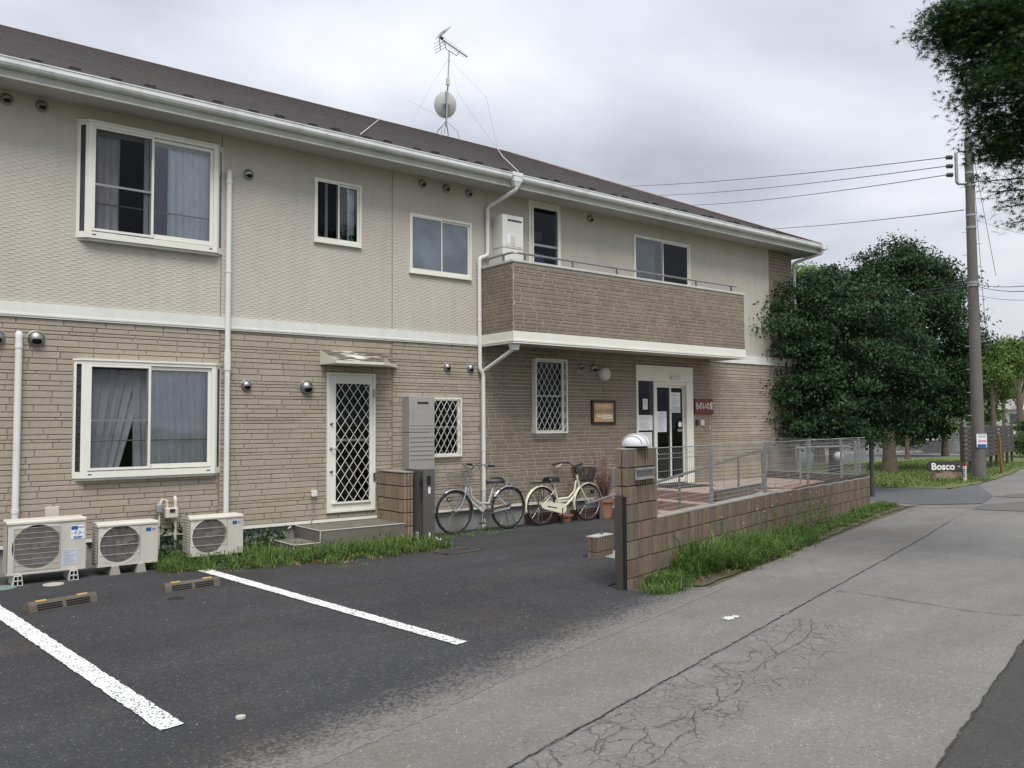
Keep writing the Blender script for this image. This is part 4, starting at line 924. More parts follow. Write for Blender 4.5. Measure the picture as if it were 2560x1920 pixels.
# intercoms, lamp
def wallbox(name, x0, x1, z0, z1, d, m, label, cat):
    return tag(MB().box(x0,x1,YW-d,YW-.007,z0,z1).build(name, m, bevel=.008), label, cat)
wallbox('intercom', 13.03, 13.115, 1.593, 1.709, .03, mat['blackplastic'], 'small black intercom under the red name board', 'intercom')
wallbox('keypad_box', 13.175, 13.285, 1.59, 1.709, .03, mat['gasmeter'], 'small beige box right of the black intercom', 'intercom')
t_ = thing('wall_lamp', 'round white wall lamp beside the vent hoods under the balcony', 'lamp', (10.50,YW,2.53))
mb = MB(); mb.lathe([(.118,0),(.118,.05),(.11,.06)], (10.50,YW-.008,2.53), 28, 'y'); mb.build('lamp_base', mat['heater_white'], t_, smooth=False)
mb = MB(); mb.lathe([(.112,.06),(.108,.085),(.09,.10),(.0,.106)], (10.50,YW-.008,2.53), 28, 'y'); mb.build('lamp_cover', mat['globe'], t_, smooth=True)
MB().box(10.4985,10.5015,YW-.0115,YW-.008,2.08,2.41).build('lamp_cable', mat['cable'], t_)

# ---- wall outlet box and blank plate
t_ = thing('outlet_box', 'small white outlet box with dangling cable left of the lattice door', 'outlet', (4.93,YW,.66))
MB().box(4.895,4.975,YW-.06,YW-.007,.67,.755).build('box', mat['heater_white'], t_, bevel=.01)
mb = MB(); mb.tube([(4.93,YW-.04,.67),(4.92,YW-.04,.60),(4.95,YW-.045,.55),(4.915,YW-.045,.53),(4.93,YW-.04,.45),(4.90,YW-.04,.36),(4.89,YW-.04,.31)], .007, 6); mb.build('cable', mat['greyink'], t_)
wallbox('blank_plate', 1.682, 1.828, .60, .742, .02, mat['gasmeter'], 'square cream cover plate on the wall above the large air conditioner', 'cover plate')

# ================================================================== AIR CONDITIONERS
def ac_unit(x0, x1, z0, z1, yf, depth, label, big, feet):
    t_ = thing('air_conditioner', label, 'air conditioner', ((x0+x1)/2, yf+depth/2, 0), group='outdoor units along the wall')
    yb = yf+depth; w_ = x1-x0; h = z1-z0
    xs = x0+w_*(.665 if big else .70)       # right edge of the fan bay
    cx_ = x0+w_*(.375 if big else .37); cz = z0+h*.49; rad = h*(.41 if big else .43)
    # front panel with round opening
    mb = MB(); n = 32; X0, X1, Z0, Z1 = x0+.005, xs, z0+.02, z1-.04
    ring = []; 
    for j in range(n):
        a = 2*math.pi*j/n; ca, sa = math.cos(a), math.sin(a)
        k = min(((X1-cx_) if ca > 0 else (cx_-X0))/max(abs(ca),1e-6), ((Z1-cz) if sa > 0 else (cz-Z0))/max(abs(sa),1e-6)); ring.append((cx_+ca*k, cz+sa*k))
    b = len(mb.v)
    for j in range(n):
        a = 2*math.pi*j/n; mb.v += [(ring[j][0], yf, ring[j][1]), (cx_+math.cos(a)*rad*1.04, yf-.004, cz+math.sin(a)*rad*1.04), (cx_+math.cos(a)*rad, yf+.02, cz+math.sin(a)*rad), (cx_+math.cos(a)*rad, yf+.07, cz+math.sin(a)*rad)]
    for j in range(n):
        j2 = (j+1) % n
        for q in range(3): mb.f.append((b+4*j+q, b+4*j2+q, b+4*j2+q+1, b+4*j+q+1))
    for (px_, pz_) in ((X0,Z0),(X1,Z0),(X1,Z1),(X0,Z1)):   # corners
        aa = math.atan2(pz_-cz, px_-cx_) % (2*math.pi); j = int(aa/(2*math.pi)*n) % n; j2 = (j+1) % n
        k = len(mb.v); mb.v.append((px_, yf, pz_)); mb.f.append((b+4*j, k, b+4*j2))
    mb.box(xs, x1, yf, yf+.03, z0+.02, z1-.04)
    mb.quad((x0,yf,z0+.02),(x0,yf,z1-.04),(x0,yb,z1-.04),(x0,yb,z0+.02)); mb.quad((x1,yf,z0+.02),(x1,yb,z0+.02),(x1,yb,z1-.04),(x1,yf,z1-.04))
    mb.box(x0, x1, yf-.002, yb, z0, z0+.02); mb.quad((x0,yb,z0),(x1,yb,z0),(x1,yb,z1-.04),(x0,yb,z1-.04))
    mb.build('casing', mat['ac'], t_)
    mb = MB(); mb.box(x0-.008, x1+.006, yf-.012, yb+.01, z1-.04, z1); mb.build('top_cover', mat['ac_top'], t_, bevel=.012)
    mb = MB(); mb.lathe([(rad*.995,-.069),(rad*.995,-.068)], (cx_,yf,cz), 32, 'y'); mb.build('coil', mat['fin'], t_)
    # fan
    mb = MB(); mb.lathe([(.045,-.055),(.045,-.03),(.03,-.022)], (cx_,yf,cz), 14, 'y')
    for k in range(3):
        a = k*2.094+.3; V = []
        for i in range(7):
            f = i/6; rr = .045+(rad*.9-.045)*f; for_ = .35*math.sin(f*2)
            for s in (-1, 1): V.append((cx_+rr*math.cos(a+for_+s*.42), yf+.05+s*.012, cz+rr*math.sin(a+for_+s*.42)))
        mb.add(V, [(2*i,2*i+2,2*i+3,2*i+1) for i in range(6)])
    mb.build('fan', mat['fan'], t_)
    # wire grille
    mb = MB(); gx0, gx1, gz0, gz1 = (x0+.06, xs-.005, z0+.045, z1-.075) if big else (cx_-rad, cx_+rad, cz-rad, cz+rad)
    nw = 46 if big else 34
    for i in range(nw):
        x_ = gx0+(gx1-gx0)*(i+.5)/nw
        if big: a_, b_ = gz0, gz1
        else: hh = math.sqrt(max(0, rad**2-(x_-cx_)**2)); a_, b_ = cz-hh, cz+hh
        mb.rod((x_,yf-.006 if big else yf+.002,a_),(x_,yf-.006 if big else yf+.002,b_), .0013, 4)
    nh = 9 if big else 3
    for i in range(nh):
        z_ = gz0+(gz1-gz0)*((i)/(nh-1) if big else (i+1)/4)
        mb.rod((gx0 if big else x0+.02,yf-.009,z_),(gx1 if big else xs-.01,yf-.009,z_), .0026 if not big else .0022, 5)
    if big:
        for x_ in (gx0, gx1): mb.rod((x_,yf-.009,gz0),(x_,yf-.009,gz1),.0045,5)
    mb.build('fan_grille', mat['wire_cream'], t_)
    MB().box(xs-.003, xs+.001, yf-.002, yf+.002, z0+.03, z1-.05).build('panel_seam', mat['greyink'], t_)
    if not big:
        mb = MB()
        for i in range(26): mb.box(x0+.05+i*(xs-x0-.09)/26, x0+.05+(i+.5)*(xs-x0-.09)/26, yf-.002, yf+.001, z1-.062, z1-.052)
        mb.build('top_slots', mat['blackplastic'], t_)
        mb = MB()
        for i in range(14): mb.box(x0-.012, x0-.001, yf+.05, yb-.03, z0+.05+i*.032, z0+.062+i*.032)
        mb.build('side_louvres', mat['wire_cream'], t_)
    MB().box(x1, x1+.035, yf+.08, yb-.06, z0+.06, z0+.24).build('valve_cover', mat['ac'], t_, bevel=.012)
    if big:
        p = MB().box(xs+.10, xs+.232, yf-.003, yf+.001, z1-.23, z1-.085).build('label_plate', mat['paper'], t_)
        MB().box(xs+.103, xs+.165, yf-.0045, yf-.003, z1-.13, z1-.09).build('blue_print', mat['blue_label'], p); mb = MB()
        for i in range(4): mb.box(xs+.168+i*.016, xs+.179+i*.016, yf-.0045, yf-.003, z1-.113, z1-.10)
        for k in range(16):
            a = 2*math.pi*k/16
            if k in (3, 4, 11, 12): continue
            mb.obox((xs+.166+.024*math.cos(a), yf-.004, z1-.162+.022*math.sin(a)), (.005*math.sin(a),0,-.005*math.cos(a)), (0,.0008,0), (.0025*math.cos(a),0,.0025*math.sin(a)))
        mb.box(xs+.105, xs+.23, yf-.0045, yf-.003, z1-.164, z1-.161); mb.box(xs+.12, xs+.215, yf-.0045, yf-.003, z1-.212, z1-.202); mb.box(xs+.13, xs+.20, yf-.0045, yf-.003, z1-.225, z1-.217)
        mb.build('print', mat['blue_label'], p)
        p = MB().box(xs+.02, xs+.165, yf-.003, yf+.001, z0+.06, z0+.22).build('label_plate', mat['paper_blue'], t_)
        mb = MB()
        for i in range(8): mb.box(xs+.03, xs+.03+random.uniform(.06,.12), yf-.004, yf-.003, z0+.205-i*.018, z0+.21-i*.018)
        mb.build('print', mat['greyink'], p)
    else:
        MB().box(xs+.06, xs+.115, yf-.002, yf+.001, z1-.115, z1-.075).build('blue_print', mat['blue_label'], t_)
        mb = MB(); mb.lathe([(.008,0),(.008,.002)], (xs+.135,yf,z1-.09), 8, 'y'); mb.box(xs+.145, xs+.165, yf-.002, yf, z1-.10, z1-.092); mb.box(xs+.13,xs+.14,yf-.002,yf,z1-.11,z1-.102); mb.build('print', mat['blue_label'], t_)
    # feet
    for fx in ((x0+.18, x1-.18) if not big else (x0+.10, x0+.55*w_/.75+.08)):
        if big:
            for yy in (yf-.03,):
                q = MB()
                q.add([(fx-.05,yy,0),(fx+.05,yy,0),(fx+.038,yy,z0),(fx-.038,yy,z0)], []); 
                for a_, b_ in (((fx-.045,0),(fx-.034,z0-.01)), ((fx+.045,0),(fx+.034,z0-.01)), ((fx,0),(fx,z0-.01)), ((fx-.045,.005),(fx+.045,.005)), ((fx-.04,z0*.5),(fx+.04,z0*.5)), ((fx-.036,z0-.008),(fx+.036,z0-.008))):
                    d_ = np.array([b_[0]-a_[0], 0, b_[1]-a_[1]]); l_ = np.linalg.norm(d_); d_ /= l_
                    q.obox(((a_[0]+b_[0])/2, yy+.16, (a_[1]+b_[1])/2), d_*l_/2, (0,.16,0), np.array([-d_[2],0,d_[0]])*.003)
                q.build('foot', mat['heater_white'], t_)
        else:
            q = MB(); q.add([(fx-.055,yf-.03,0),(fx+.055,yf-.03,0),(fx+.055,yb-.02,0),(fx-.055,yb-.02,0),(fx-.035,yf-.015,z0),(fx+.035,yf-.015,z0),(fx+.035,yb-.03,z0),(fx-.035,yb-.03,z0)], [(0,3,2,1),(4,5,6,7),(0,1,5,4),(1,2,6,5),(2,3,7,6),(3,0,4,7)]); q.build('foot', mat['cap'], t_)
def fx(px_, y): return W(px_, 1400, y)[0]
yA = 10.02; A0 = W(16.1,1438.5,yA); A1 = W(215.5,1303.7,yA); A2 = W(16.1,1306.6,yA)
ac_unit(A0[0], A1[0], .115, A2[2]+.005, yA, .30, 'largest outdoor air conditioner, square grille and two label plates, at the far left', True, None)
yB = 10.06; ac_unit(W(243,1420,yB)[0], W(394,1400,yB)[0], W(243,1419.5,yB)[2], W(245,1314,yB)[2]+.012, yB, .27, 'middle outdoor air conditioner beside the gas meter', False, None)
yC = 10.10; ac_unit(W(474,1400,yC)[0], W(607,1400,yC)[0], W(474,1394,yC)[2], W(474,1297,yC)[2]+.012, yC, .27, 'right outdoor air conditioner at the foot of the thick downpipe in grass', False, None)
# gas meter
t_ = thing('gas_meter', 'cream gas meter on two pipes between the middle and right air conditioners', 'gas meter', (3.03,10.62,0))
mb = MB(); mb.box(2.955,3.105,10.56,10.66,.53,.655); mb.build('meter_body', mat['gasmeter'], t_, bevel=.012)
MB().box(3.0,3.062,10.553,10.561,.60,.642).build('meter_display', mat['blackplastic'], t_)
MB().box(2.855,2.925,10.58,10.66,.595,.715).build('regulator', mat['galv'], t_, bevel=.02)
mb = MB(); mb.tube([(3.085,10.62,0),(3.085,10.62,.53)], .017, 8); mb.tube([(3.085,10.62,.65),(3.085,10.62,.74),(3.085,10.66,.78)], .02, 8); mb.tube([(2.985,10.62,.65),(2.98,10.62,.74),(2.93,10.62,.76),(2.90,10.62,.70)], .018, 8); mb.tube([(2.895,10.62,.6),(2.895,10.62,.0)], .012, 8); mb.build('gas_pipe', mat['gasmeter'], t_)
# hose along foundation
mb = MB(); mb.tube([(3.95,10.62,.14),(4.1,10.63,.12),(4.28,10.63,.13),(4.42,10.64,.18),(4.55,10.66,.27),(4.60,10.68,.29)], .010, 8)
tag(mb.build('drain_hose', mat['gasmeter']), 'cream hose sagging along the foundation behind the steps', 'hose')
mb = MB(); mb.tube([(3.12,10.6,.05),(3.25,10.58,.09),(3.4,10.5,.17)], .012, 8); tag(mb.build('drain_hose', mat['greyink']), 'grey hose rising from the gas pipe to the right air conditioner', 'hose')

# ================================================================== HEATERS
t_ = thing('water_heater', 'tall bronze-grey water heater cabinet on the ground-floor wall', 'water heater', (6.6,10.6,0))
hy0, hx0, hx1 = 10.50, 6.335, 6.775
MB().box(hx0,hx1,hy0,YW-.009,1.535,2.065).build('upper_case', mat['heater_grey'], t_, bevel=.006)
MB().box(hx0,hx1,hy0+.002,YW-.009,.40,1.528).build('lower_case', mat['heater_grey'], t_, bevel=.006)
MB().box(hx0+.14,hx0+.33,hy0-.006,hy0-.0,1.955,1.985).build('exhaust_slot', mat['blackplastic'], t_, bevel=.004)
for i, z_ in enumerate((1.635,1.585,1.46,1.395,1.33,1.265,1.2,1.135)): MB().box(hx0+.02,hx1-.02,hy0-.006,hy0-.0,z_,z_+.014).build('louvre', mat['heater_grey'], t_)
mb = MB()
for i in range(7): mb.box(hx0+.04+(i%2)*.04, hx0+.065+(i%2)*.04, hy0-.002, hy0, 1.70+i*.022, 1.712+i*.022)
mb.build('print', mat['greyink'], t_)
mb = MB()
for i in range(5): mb.box(hx0+.20+i*.012, hx0+.208+i*.012, hy0-.002, hy0, 1.885, 1.893)
mb.build('maker_mark', mat['greyink'], t_)
t_ = thing('water_heater', 'white water heater on the balcony wall beside the narrow window', 'water heater', (8.45,10.6,3.06))
hy0 = 10.45; a0 = W(1100+412/2.633,537,hy0)[0]; a1 = W(1100+548/2.633,537,hy0)[0]; zt = W(1256.5,380+405/2.633,hy0)[2]; zm = W(1256.5,380+625/2.633,hy0)[2]
MB().box(a0,a1,hy0,YW-.009,zm+.004,zt).build('upper_case', mat['heater_white'], t_, bevel=.008); MB().box(a0,a1,hy0+.002,YW-.009,3.06,zm-.004).build('lower_case', mat['heater_white'], t_, bevel=.006)
MB().box(a0+.10,a1-.04,hy0-.004,hy0-.0,zt-.10,zt-.072).build('exhaust_slot', mat['blackplastic'], t_); MB().box(a0+.08,a0+.16,hy0-.003,hy0,zm+.07,zm+.23).build('label_plate', mat['paper'], t_); MB().box(a0+.165,a0+.25,hy0-.003,hy0,zm+.06,zm+.20).build('label_plate', mat['gasmeter'], t_)
mb = MB()
for i in range(3): mb.box(a0+.06+i*.12, a0+.15+i*.12, hy0-.003, hy0, zm+.03, zm+.038)
mb.build('slot', mat['greyink'], t_)

# ================================================================== DOOR STEPS + LOW BLOCK WALL
t_ = thing('door_steps', 'two grey concrete steps below the lattice side door', 'steps', (5.2,10.3,0))
MB().box(4.67,5.915,9.92,YW+.02,0,.30).build('upper_step', mat['step_conc'], t_, bevel=.006)
MB().box(4.32,4.668,9.92,10.55,0,.15).build('lower_step', mat['step_conc'], t_, bevel=.006)
mb = MB(); e_ = .008
mb.rod((4.67,9.92,.298),(5.91,9.92,.298),e_,4); mb.rod((4.67,9.92,.298),(4.67,10.68,.298),e_,4); mb.rod((4.67,9.92,.15),(4.67,9.92,.298),e_,4); mb.rod((4.32,9.92,.15),(4.67,9.92,.15),e_,4); mb.rod((4.32,9.92,.15),(4.32,10.55,.15),e_,4); mb.rod((4.32,9.92,0),(4.32,9.92,.15),e_*.7,4)
mb.build('step_edging', mat['step_edge'], t_)
RIBS = {}
def rib_block(w_, h, d, m, ribs, key):
    """block standing 0..w along x, front faces -Y at y=0, thickness d"""
    if key in RIBS: return RIBS[key]
    mb = MB(); mb.box(0,w_,.016,d,0,h); rw = w_/ribs
    for i in range(ribs):
        dd = random.uniform(.0,.008); g = random.choice((.004,.006,.008))
        mb.brick(i*rw+g, (i+1)*rw-g, .001, h-.001, .016, d=.012+dd, c=.004)
    me = bpy.data.meshes.new('block'); me.from_pydata(mb.v, [], mb.f); me.materials.append(m); me.materials.append(mat['block_groove'])
    me.polygons.foreach_set('material_index', [0,0,1,0,0,0]+[0]*(len(me.polygons)-6)); RIBS[key] = me; return me
def put_block(par, me, loc, rz, sx_=1., sz_=1., name='block'):
    o = bpy.data.objects.new(name, me); COL.objects.link(o); o.parent = par; o.location = Vector(loc)-root_loc(par); o.rotation_euler = (0,0,rz); o.scale = (sx_,1,sz_); return o
# low wall left of gate (perpendicular to house)
t_ = thing('low_block_wall', 'low tan block wall beside the door steps behind the folded gate', 'wall', (5.98,10.3,0))
MB().box(5.928,6.052,9.965,YW-.03,0,.975).build('core', mat['block_dark'], t_)
for c_ in range(5):
    z_ = .985-.182*(c_+1); 
    for j in range(2):   # face -X: block width along Y
        put_block(t_, rib_block(.36,.172,.02,mat['block_plain'],6,'pl%d' % ((c_+j) % 3)), (5.912,YW-.03-.37*j,z_), -math.pi/2)
    put_block(t_, rib_block(.15,.172,.02,mat['block_plain'],3,'ple%d' % (c_ % 2)), (5.915,9.945,z_), 0)
MB().box(5.905,6.07,9.94,YW-.03,.985,1.0).build('cap', mat['cap'], t_)
# ---- folded accordion gate
t_ = thing('accordion_gate', 'folded dark bronze accordion gate on castors beside the low block wall', 'gate', (6.2,9.85,0))
gx_ = 6.11; 
for i in range(11): MB().box(gx_+.0, gx_+.02, 10.235-.038*i-.020, 10.235-.038*i, .09, 1.03).build('slat', mat['bronze_l'], t_, bevel=.003)
MB().box(6.128,6.26,9.83,10.23,.12,1.0).build('folded_core', mat['black'], t_)
MB().box(6.115,6.30,9.76,9.81,.055,1.035).build('end_post', mat['bronze_l'], t_, bevel=.004)
MB().box(6.10,6.128,9.775,9.815,.62,.90).build('lock_box', mat['blackplastic'], t_, bevel=.006)
mb = MB(); mb.tube([(6.09,9.79,.80),(6.075,9.79,.86),(6.09,9.79,.92)], .012, 8); mb.build('gate_handle', mat['blackplastic'], t_)
MB().box(6.19,6.225,9.755,9.762,.70,.785).build('sticker', mat['paper'], t_); MB().box(6.17,6.23,9.752,9.762,.82,.94).build('latch_plate', mat['dark_metal'], t_); MB().box(6.20,6.222,9.755,9.762,.10,.165).build('sticker', mat['paper'], t_)
for y_ in (9.79, 10.0, 10.18): mb = MB(); mb.lathe([(.035,-.012),(.035,.012)], (6.20,y_,.037), 12, 'x'); mb.build('castor', mat['black'], t_)
for y_ in (9.86, 10.1): MB().box(6.08,6.10,y_,y_+.05,.06,.17).build('foot_plate', mat['gasmeter'], t_)
mb = MB(); mb.tube([(6.33,9.80,.10),(6.36,9.80,.06),(6.42,9.81,.035),(6.44,9.83,.05)], .012, 6); mb.build('cord', mat['heater_white'], t_)

# ================================================================== FRONT BLOCK WALL
WO = np.array([6.016,5.801]); WD = np.array([.963,.269]); WD /= np.linalg.norm(WD); WN = np.array([-WD[1], WD[0]]); WA = math.atan2(WD[1], WD[0])
def wp3(s, n, z): p = WO+WD*s+WN*n; return (p[0], p[1], z)
def wbox(mb, s0, s1, n0, n1, z0, z1):
    c = np.array(wp3((s0+s1)/2, (n0+n1)/2, (z0+z1)/2)); mb.obox(c, np.append(WD*(s1-s0)/2, 0), np.append(WN*(n1-n0)/2, 0), (0,0,(z1-z0)/2)); return mb
bw = thing('front_block_wall', 'brown ribbed block wall with taller end pier beside the road', 'wall', tuple(WO)+(0,))
TH = .145; LEN = 9.75
mb = MB(); wbox(mb, .02, .63, .024, TH-.022, -.05, 1.375); wbox(mb, .632, LEN-.02, .024, TH-.022, -.05, .645); mb.build('core', mat['block_dark'], bw)
def ztop(s): return .65-.014*max(0, s-4)
for c_ in range(8):
    z1_ = 1.383-.182*c_; z0_ = max(z1_-.176, -.02)
    # pier: 0.36 + 0.28
    off_ = 0 if c_ % 2 else 0
    for s0, wd in ((0, .31), (.315, .325)):
        me = rib_block(.325,.176,.05,mat['block'],6,'fb%d' % random.randint(0,3)); put_block(bw, me, wp3(s0,0,z0_), WA, wd/.325, (z1_-z0_)/.176)
    me = rib_block(TH,.176,.02,mat['block'],2,'fe%d' % (c_ % 2)); q = wp3(-.006, TH, z0_); put_block(bw, me, q, WA-math.pi/2, 1, (z1_-z0_)/.176)
for c_ in range(4):
    s0 = .645
    while s0 < LEN-.02:
        wd = min(.39, LEN-s0); z1_ = ztop(s0+.2)-.182*c_; z0_ = max(z1_-.176, -.02)
        if z1_-z0_ > .03:
            me = rib_block(.385,.176,.05,mat['block'],7,'fa%d' % random.randint(0,5)); put_block(bw, me, wp3(s0,0,z0_), WA, (wd-.006)/.385, (z1_-z0_)/.176)
            me = rib_block(.385,.176,.05,mat['block'],7,'fa%d' % random.randint(0,5))
            if c_ == 0 or s0 > 9: put_block(bw, me, wp3(s0+wd-.006,TH,z0_), WA+math.pi, (wd-.006)/.385, (z1_-z0_)/.176)
        s0 += wd
    me = rib_block(TH,.176,.02,mat['block'],2,'fe%d' % (c_ % 2)); put_block(bw, me, wp3(LEN+.006,0,ztop(LEN)-.182*(c_+1)), WA+math.pi/2)
mb = MB(); 
for i in range(12): 
    a = .645+(LEN-.645)*i/12; b = .645+(LEN-.645)*(i+1)/12; wbox(mb, a, b, .0, TH, ztop((a+b)/2)-.001, ztop((a+b)/2)+.014+.002*(i%2))
mb.build('mortar_cap', mat['cap'], bw); mb = MB(); wbox(mb, 0, .64, 0, TH, 1.384, 1.394); mb.build('pier_cap', mat['cap'], bw)
# mail slot
ms = thing('mail_slot', 'grey metal mail slot set in the pier of the block wall', 'mailbox', wp3(.32,0,1.1))
mb = MB(); wbox(mb, .13, .525, -.018, -.004, 1.075, 1.195); mb.build('frame', mat['galv'], ms, bevel=.004); mb = MB(); wbox(mb, .15, .505, -.021, -.017, 1.11, 1.165); mb.build('flap', mat['bronze_l'], ms); mb = MB(); wbox(mb, .13, .525, -.034, -.018, 1.178, 1.195); mb.build('hood', mat['galv'], ms)
mb = MB(); wbox(mb, .13, .525, -.032, -.018, 1.078, 1.09); mb.build('lip', mat['galv'], ms)
mb = MB(); wbox(mb, .10, .42, TH+.01, TH+.10, 1.0, 1.2); mb.build('mail_box_body', mat['galv'], ms, bevel=.01)
# pier lamp
lp = thing('pier_lamp', 'white dome lamp with curved ribs on top of the block pier', 'lamp', wp3(.33,.06,1.394))
cpt = wp3(.30,.065,0)
mb = MB(); mb.lathe([(.115,1.395),(.12,1.412)], cpt, 28); mb.build('lamp_base', mat['dark_metal'], lp)
mb = MB(); mb.lathe([(.150,1.413),(.155,1.42),(.148,1.442)], cpt, 32); mb.build('lamp_ring', mat['lampgrey'], lp)
prof = [(.142*math.cos(a)+.0, 1.442+.095*math.sin(a)) for a in np.linspace(0, math.pi/2, 9)]; prof[-1] = (.001, prof[-1][1])
mb = MB(); mb.lathe(prof, cpt, 32); mb.build('lamp_dome', mat['globe'], lp, smooth=True)
for off_ in (-.09, -.03, .03, .09):
    mb = MB(); P = []
    R_ = math.sqrt(.142**2-off_**2)
    for a in np.linspace(0, math.pi, 13): 
        q = WN*(-R_*math.cos(a)*1.02); base = np.array(cpt[:2])+WD*off_+q; hh = .098*math.sqrt(max(0, 1-(off_**2+(R_*math.cos(a))**2)/.142**2)); P.append((base[0], base[1], 1.443+hh))
    mb.tube(P, .0075, 6); mb.build('lamp_rib', mat['lampgrey'], lp)
# gate latch post
t_ = thing('gate_post', 'slim dark bronze gate receiver post against the block pier', 'post', wp3(-.06,.08,0))
mb = MB(); wbox(mb, -.055, -.012, .05, .13, 0, .935); mb.build('post', mat['bronze'], t_, bevel=.003); mb = MB(); wbox(mb, -.03, -.008, .02, .05, 0, .92); mb.build('seal_strip', mat['black'], t_)
# ---- mesh fence on the wall
def mesh_panel(mb, p0, p1, z0, z1, nvec):
    p0 = np.array(p0); p1 = np.array(p1); L_ = np.linalg.norm(p1-p0); d = (p1-p0)/L_; nv = np.array(nvec)
    hz = [z0+.02, z0+.07, z0+.12, z0+.17, (z0*2+z1)/3, (z0+z1*2)/3-.03, z1-.12, z1-.07, z1-.0]
    def bend(z):
        for a, b in ((z0+.07, z0+.17), (z1-.14, z1-.04)):
            if a-.001 < z < b+.001: return .028*(1-abs((z-(a+b)/2)/((b-a)/2)))
        return 0
    zs = [z0, z0+.07, z0+.12, z0+.17, z1-.14, z1-.09, z1-.04, z1]
    n = max(2, int(L_/.05))
    for i in range(n+1):
        q = p0+d*(L_*i/n); mb.tube([(q[0]+nv[0]*bend(z), q[1]+nv[1]*bend(z), z) for z in zs], .0026, 3, caps=False)
    for z in hz: mb.rod((p0[0]+nv[0]*bend(z), p0[1]+nv[1]*bend(z), z), (p1[0]+nv[0]*bend(z), p1[1]+nv[1]*bend(z), z), .0028, 4)
    return mb
fe = thing('mesh_fence', 'grey welded wire mesh fence on top of the road-side block wall', 'fence', wp3(5,.07,.65))
fs = [.764, 2.281, 4.18, 6.143, 8.1, 9.361]
for s_ in fs: mb = MB(); wbox(mb, s_-.022, s_+.022, .075, .11, ztop(s_), 1.335); mb.build('fence_post', mat['fence_grey'], fe, bevel=.004)
segs = [(.68,2.6),(2.61,4.5),(4.51,6.5),(6.51,8.4),(8.41,LEN-.05)]
for a, b in segs:
    mb = MB(); mesh_panel(mb, wp3(a,.062,0)[:2], wp3(b,.062,0)[:2], .70-.014*max(0,a-4), 1.385-.004*a, -WN); mb.build('mesh_panel', mat['fence_grey'], fe)
    mb = MB(); mb.rod(wp3(a,.062,1.385-.004*a), wp3(b,.062,1.385-.004*b), .006, 6); mb.build('top_wire', mat['fence_grey'], fe)
# return wall and fence to the house
EC = wp3(LEN-.07,.15,0)
rw = thing('return_block_wall', 'dark ribbed block wall closing the porch terrace towards the tree', 'wall', (15.4,9.6,0))
MB().box(15.34,15.44,EC[1],YW-.03,-.05,.60).build('core', mat['block_dark'], rw)
for c_ in range(3):
    for j in range(6): 
        if YW-.03-.38*j-.375 > EC[1]-.1: put_block(rw, rib_block(.375,.176,.02,mat['block'],7,'rw%d' % ((c_+j) % 3)), (15.325,YW-.03-.38*j,.43-.182*c_), -math.pi/2)
MB().box(15.32,15.46,EC[1],YW-.03,.607,.622).build('cap', mat['cap'], rw)
fe2 = thing('mesh_fence', 'grey wire mesh fence across the far end of the porch terrace', 'fence', (15.4,9.6,.62))
mb = MB(); mesh_panel(mb, (15.39,EC[1]+.02), (15.39,YW-.06), .65, 1.30, (1,0)); mb.build('mesh_panel', mat['fence_grey'], fe2)
for y_ in (8.7, 9.7, 10.6): MB().box(15.375,15.41,y_-.02,y_+.02,.622,1.28).build('fence_post', mat['fence_grey'], fe2)

# ================================================================== ENTRANCE TERRACE
def onrail(s, n=0.): # ramp rail line: inside the road wall
    p = np.array([7.25,7.5])+WD*s+WN*n; return p
te = thing('entrance_terrace', 'terracotta tiled entrance terrace with side steps', 'terrace', (12.5,9.8,0))
pA = onrail(3.95+.15, .08); pB = onrail(6.0,.08)
poly = [(11.15,pA[1]+.02),(pB[0],pB[1]+.05),(13.2,8.75),(15.32,9.25),(15.32,YW+.01),(11.15,YW+.01)]
mb = MB(); mb.prism(poly, -.02, .462); mb.build('base_slab', mat['tile_riser'], te)
mb = MB(); ts = .15
def inpoly(x_, y_): return 11.15 <= x_ <= 15.3 and y_ >= 8.72+(x_-11.15)*.13 and y_ <= YW-.07
x_ = 11.15
while x_ < 15.25:
    y_ = 8.6
    while y_ < YW-.1:
        if inpoly(x_+.01,y_) and inpoly(x_+ts,y_): mb.box(x_+.002,x_+ts-.002,y_+.002,min(y_+ts-.002, YW-.04),.463,.475)
        y_ += ts
    x_ += ts
mb.build('floor_tiles', mat['tile'], te, kind='stuff')
for i, (xa, zt_) in enumerate(((10.83,.32),(10.51,.165))):
    MB().box(xa, 11.15-.32*i-.001, 8.68-.05*i, YW-.03, -.02, zt_-.012).build('step', mat['tile_riser'], te)
    mb = MB(); y_ = 8.70
    while y_ < YW-.2: mb.box(xa+.002,xa+.155,y_,y_+.146,zt_-.011,zt_); mb.box(xa+.16,xa+.317,y_,y_+.146,zt_-.011,zt_); y_ += .15
    mb.build('step_tiles', mat['tile'], te, kind='stuff')
MB().box(11.5,12.6,9.9,YW-.12,.476,.486).build('door_mat', mat['black'], te)
